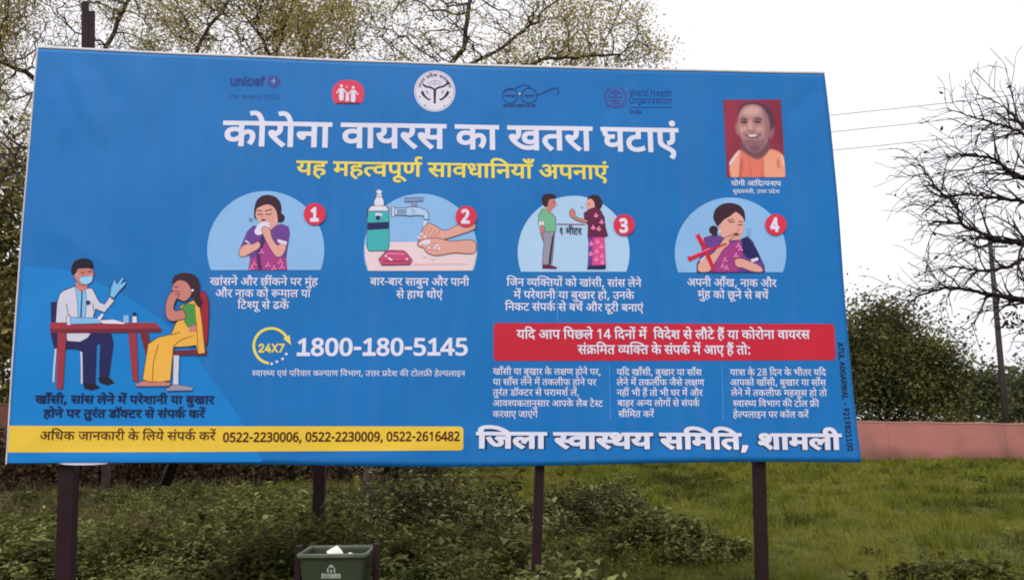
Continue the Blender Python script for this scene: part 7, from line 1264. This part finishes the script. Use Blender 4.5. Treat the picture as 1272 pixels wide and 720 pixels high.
for sx, top_z in ((-1, zt + .028), (1, zt + .036)):
    b_ = MB(); x_ = cx + sx * (hw + .032); b_.bar((x_, cyb, -.25), (x_, cyb - .01, top_z), .042, .05, 0, (1, 0, 0), .004)
    b_.build('post', M['post'], bin_)
    b_ = MB(); b_.tube([(cx + sx * (hw - .03), cyb, zt - .10), (x_ - sx * .0, cyb, zt - .10)], .014, 10); b_.build('pivot', M['rail'], bin_)
fy = lambda z: cyb - (.135 + (dp / 2 - .012 - .135) * (z - .165) / (zt - .012 - .165)) - .003
def decal(pts): return [(cx + x - .004, fy(zt - z) - .001, zt - z) for x, z in pts]
mb = MB()
for poly_ in ([(-.026, .115), (-.026, .09), (-.018, .085), (-.014, .115)], [(.014, .115), (.018, .085), (.026, .09), (.026, .115)], [(-.020, .085), (-.012, .072), (0, .066), (.012, .072), (.020, .085)], [(-.006, .115), (-.006, .098), (0, .094), (.006, .098), (.006, .115)]):
    mb.add(decal(poly_), [list(range(len(poly_)))])
for k in range(9): mb.add(decal([(-.060 + k * .0137, .142), (-.060 + k * .0137 + .0105, .142), (-.060 + k * .0137 + .0105, .119 + .003 * (k % 3)), (-.060 + k * .0137, .119 + .002 * (k % 2))]), [[0, 1, 2, 3]])
mb.add(decal([(-.064, .150), (.064, .150), (.064, .1445), (-.064, .1445)]), [[0, 1, 2, 3]])
mb.build('stencil_emblem', M['bin_print'], bin_)
def crumple(name, c, s, seed, label, sx=(1, 1, 1)):
    bm = bmesh.new(); bmesh.ops.create_icosphere(bm, subdivisions=2, radius=1); r = np.random.default_rng(seed); V = np.array([v.co for v in bm.verts])
    D = r.normal(0, 1, (7, 3)); D /= np.linalg.norm(D, axis=1)[:, None]; k = (V @ D.T); h = 1 - .55 * np.clip(k - .55, 0, 1).max(1) - .25 * np.abs(np.sin(V @ r.normal(0, 4, 3))) * .6 + r.normal(0, .12, len(V))
    V = V * h[:, None] * s * np.array(sx) + c; F = [[v.index for v in f.verts] for f in bm.faces]; bm.free()
    tag(mesh_obj(name, V, F, M['scrap' if name == 'paper_scrap' else 'paper'], None, c), label, 'litter')
# a rubbish bag fills the tub; two scraps show above its rim
crumple('rubbish_bag', np.array([cx - .01, cyb, .40]), .15, 8, 'dark rubbish filling the green litter bin under the white papers', (.9, .75, 1.3))
bpy.data.objects['rubbish_bag'].data.materials[0] = M['bin']
crumple('crumpled_paper', np.array([cx + .008, cyb - .06, zt - .055]), .085, 3, 'larger white crumpled paper in the green litter bin', (.9, .7, 1.1))
crumple('crumpled_paper', np.array([cx + .088, cyb - .05, zt - .060]), .066, 4, 'smaller white paper scrap at the right in the green litter bin', (1.05, .7, .9))
for px, py, s, lb in ((717, 650, .05, 'white scrap of litter on the grass beside the right middle post'),):
    Yl = 1.6 / ((py - 522) / 1000); g = ground_at(px, Yl); g[2] = gz(g[0], g[1]) + .06
    crumple('paper_scrap', g, s, int(px), lb, (1.3, 1, .45))

# ------------------------------------------------------------------ grass and weeds
def weed_zone(x, y):
    """1 where tall weeds take over (left and close to the board), 0 on the open grass"""
    edge = 0.2 + (14 - y) * .16 + 1.0 * wob(x, y, .7, 12)
    far = 19.5 + 1.5 * wob(x, y, .5, 13)
    return np.clip((edge - x) / .9, 0, 1) * np.clip((far - y) / 1.5, 0, 1)
r = np.random.default_rng(77)
n = 260000
y = 5.2 + (31 - 5.2) * r.uniform(0, 1, n); x = r.uniform(-.72, .72, n) * y
zone = weed_zone(x, y); patch = wob(x * .6, y, 1.3, 14); bare = np.clip((-x - 1.5) / 5, 0, 1) * np.clip((y - 13) / 4, 0, 1)
keep = r.uniform(0, 1, n) > np.maximum(zone * .75, bare * .85) + np.clip(-.25 - patch, 0, .35)
x, y, zone, patch = x[keep], y[keep], zone[keep], patch[keep]
# tussocks standing out of the sward
nt_ = 900; ty = 6 + 23 * r.uniform(0, 1, nt_); tx = r.uniform(-.3, .72, nt_) * ty; k = 46
sx_ = (tx[:, None] + r.normal(0, .07, (nt_, k))).ravel(); sy_ = (ty[:, None] + r.normal(0, .07, (nt_, k))).ravel(); tuft = np.r_[np.zeros(len(x)), np.ones(len(sx_))] * 1.0
x = np.r_[x, sx_]; y = np.r_[y, sy_]; zone = np.r_[zone, np.zeros(len(sx_))]; patch = np.r_[patch, np.zeros(len(sx_))]; n = len(x)
tall = np.exp(-((y - 19.0 - 1.2 * np.sin(x * .23) - .05 * x) / .5) ** 2) + np.exp(-((y - 25.2 - np.sin(x * .31 + 1)) / .5) ** 2) + np.exp(-((y - 29.3) / .5) ** 2) * .8
h = (.055 + .04 * np.clip(patch, 0, 1) + .10 * np.clip(tall, 0, 1) * np.clip(.5 + wob(x, y, 1.1, 15), 0, 1) + .13 * tuft) * r.uniform(.5, 1.5, n)
wd = np.clip(.0016 * y / 2.2, .006, .024) * r.uniform(.7, 1.4, n)
th = r.uniform(0, 6.283, n); ln = h * r.uniform(.2, 1.1, n); ph = r.uniform(0, 6.283, n)
b0 = np.c_[x, y, gz(x, y) - .01]; wv = np.c_[np.cos(th), np.sin(th), np.zeros(n)] * wd[:, None] * .5; dv = np.c_[np.cos(ph), np.sin(ph), np.zeros(n)]
mid = b0 + dv * (ln * .3)[:, None] + np.c_[np.zeros((n, 2)), h * .6]; tip = b0 + dv * ln[:, None] + np.c_[np.zeros((n, 2)), h]
V = np.stack([b0 - wv, b0 + wv, mid + wv * .8, mid - wv * .8, tip], 1).reshape(-1, 3)
F = (np.arange(n)[:, None, None] * 5 + np.array([[0, 1, 2], [0, 2, 3], [3, 2, 4]])[None]).reshape(-1, 3)
tag(mesh_obj('grass', V, F, M['grass'], None, (0, 0, 0)), kind='stuff')

def weeds(x, y, h, leaf, nl, r, up=.35):
    """upright leafy weeds: returns leaf and stem meshes"""
    n = len(x); z0 = gz(x, y); lean = r.normal(0, .18, (n, 2)) * h[:, None]
    t = np.clip(r.uniform(.12, 1.02, (n, nl)), 0, 1); ang = r.uniform(0, 6.283, (n, nl)); rad = (.25 + .75 * (1 - t)) * .33 * h[:, None] * r.uniform(.3, 1.2, (n, nl))
    C = np.stack([x[:, None] + lean[:, :1] * t + np.cos(ang) * rad, y[:, None] + lean[:, 1:] * t + np.sin(ang) * rad, z0[:, None] + h[:, None] * t], -1).reshape(-1, 3)
    d = np.stack([np.cos(ang), np.sin(ang), r.normal(up, .35, ang.shape)], -1).reshape(-1, 3); d /= np.linalg.norm(d, axis=1)[:, None]
    s = np.cross(d, np.c_[r.normal(0, .35, (len(d), 2)), np.ones(len(d))]); s /= np.linalg.norm(s, axis=1)[:, None]; nn = np.cross(s, d)
    S = (np.repeat(leaf * np.exp(r.normal(0, .38, n)), nl) * r.uniform(.55, 1.35, len(d)))[:, None]
    V = np.stack([C, C + d * S * .42 + s * S * .27 + nn * S * .10, C + d * S - nn * S * .12, C + d * S * .42 - s * S * .27 + nn * S * .10], 1).reshape(-1, 3)
    F = (np.arange(len(d))[:, None, None] * 4 + np.array([[0, 1, 2], [0, 2, 3]])[None]).reshape(-1, 3)
    return V, F
r = np.random.default_rng(78)
n = 30000
y = 5.0 + (30 - 5.0) * r.uniform(0, 1, n) ** 1.25; x = r.uniform(-.74, .74, n) * y
zn = weed_zone(x, y); clump = wob(x, y, 1.5, 16); low = np.clip((11.5 - y) / 4, 0, 1) * .5
band = np.exp(-((y - 19.0 - 1.2 * np.sin(x * .23) - .05 * x) / .45) ** 2) + np.exp(-((y - 25.2 - np.sin(x * .31 + 1)) / .5) ** 2) + .6 * np.exp(-((y - 29.6) / .4) ** 2)
p = np.maximum(zn * (.22 + .65 * np.clip(clump + .35, 0, 1)), low * np.clip(clump + .2, 0, 1)) + .03 * (clump > .5) + .8 * np.clip(band, 0, 1) * (wob(x, y, .9, 17) > 0)
bin_gap = (np.abs(x - cx) < .55) & (y < 5.9)
k = (r.uniform(0, 1, n) < p) & ~bin_gap; x, y, zn, clump = x[k], y[k], zn[k], clump[k]
h = (.09 + .12 * zn + .40 * np.clip(clump, 0, 1) ** 1.3) * r.uniform(.5, 1.3, len(x)); h *= np.where(x > 1.2, .6, 1.0); h *= np.where(y > 17, .7, 1.0)
V, F = weeds(x, y, h, (.026 + .032 * h / .4) * np.clip(y / 8.5, .5, 1) + .012 * np.clip(y - 14, 0, 9) / 5, 34, r)
tag(mesh_obj('weeds', V, F, M['weed_leaf'], None, (0, 0, 0)), kind='stuff')

def shrub(label, px, Y, w, d, h, n, seed, lm='shrub_leaf', leaf=.052):
    r = np.random.default_rng(seed); c = ground_at(px, Y); root = empty('weed_shrub', c, label, 'shrub', None)
    q = r.normal(0, .5, (n, 2)); q = q[np.linalg.norm(q, axis=1) < 1.25]; x = c[0] + q[:, 0] * w; y = c[1] + q[:, 1] * d
    rr = np.clip(1 - (q ** 2).sum(1) * .64, 0, 1) ** .8; hh = h * rr * (.72 + .5 * wob(x, y, 2.2, seed) + .25 * wob(x, y, 6, seed + 1)) * r.uniform(.55, 1.25, len(x)) + .08; hh = np.clip(hh, .06, None)
    V, F = weeds(x, y, hh, np.full(len(x), leaf), 46, r, .2); mesh_obj('foliage', V, F, M[lm], root)
    mb = MB()
    for i in range(0, len(x), 3):
        mb.tube([(c[0], c[1], gz(c[0], c[1]) - .06), ((c[0] + x[i]) / 2, (c[1] + y[i]) / 2, gz((c[0] + x[i]) / 2, (c[1] + y[i]) / 2) - .05), (x[i], y[i], gz(x[i], y[i]) - .05)], .006, 4, 0, False)   # runner root
        mb.tube([(x[i], y[i], gz(x[i], y[i]) - .05), (x[i] + r.normal(0, .06), y[i] + r.normal(0, .06), hh[i] * .55), (x[i] + r.normal(0, .12), y[i] + r.normal(0, .1), hh[i])], [.006, .005, .002], 4, 0, False)
    mb.build('stems', M['bark'], root)
shrub('dark dense weed mound under the middle of the board, right of the litter bin', 540, 11.0, 1.75, 1.3, .95, 620, 51)
shrub('low grey green weed shrub between the left post and the litter bin', 235, 8.3, 1.5, .9, .72, 460, 52, 'weed_leaf', .055)
shrub('small dark weed shrub just right of the middle post', 735, 12.6, 1.0, .9, .62, 240, 53)
shrub('leafy weed shrub at the foot of the left post', 40, 8.4, 1.3, .9, .62, 380, 54, 'weed_leaf', .06)
shrub('weed shrub around the foot of the rear strut', 415, 7.7, 1.0, .5, .98, 330, 55, 'weed_leaf', .055)
shrub('low spreading weed shrub left of the right post', 815, 9.6, .9, .8, .42, 240, 56, 'weed_leaf', .055)
shrub('pale flowering weed patch at the lower right corner', 1190, 7.7, .9, .5, .22, 190, 57, 'weed_leaf', .045)

# dry stalks among the weeds, bare brown ground towards the left
r = np.random.default_rng(79)
n = 42000
y = 6.0 + 16 * r.uniform(0, 1, n); x = r.uniform(-.72, .30, n) * y
k = r.uniform(0, 1, n) < np.clip((1.2 - x) / 4, 0, 1) * np.clip(.35 + .6 * wob(x, y, 1.1, 18), 0, 1) * np.clip((y - 7) / 5, .25, 1)
x, y = x[k], y[k]; n = len(x); h = r.uniform(.08, .42, n) * np.clip(.7 + .4 * wob(x, y, 1.4, 19), .3, 1.3)
wd = np.clip(.0011 * y, .006, .02); th = r.uniform(0, 6.283, n); ph = r.uniform(0, 6.283, n); ln = h * r.uniform(.1, .8, n)
b0 = np.c_[x, y, gz(x, y) - .02]; wv = np.c_[np.cos(th), np.sin(th), np.zeros(n)] * wd[:, None] * .5; dv = np.c_[np.cos(ph), np.sin(ph), np.zeros(n)]
mid = b0 + dv * (ln * .35)[:, None] + np.c_[np.zeros((n, 2)), h * .62]; tip = b0 + dv * ln[:, None] + np.c_[np.zeros((n, 2)), h]
V = np.stack([b0 - wv, b0 + wv, mid + wv * .8, mid - wv * .8, tip], 1).reshape(-1, 3)
F = (np.arange(n)[:, None, None] * 5 + np.array([[0, 1, 2], [0, 2, 3], [3, 2, 4]])[None]).reshape(-1, 3)
tag(mesh_obj('dry_grass', V, F, M['dry_grass'], None, (0, 0, 0)), kind='stuff')
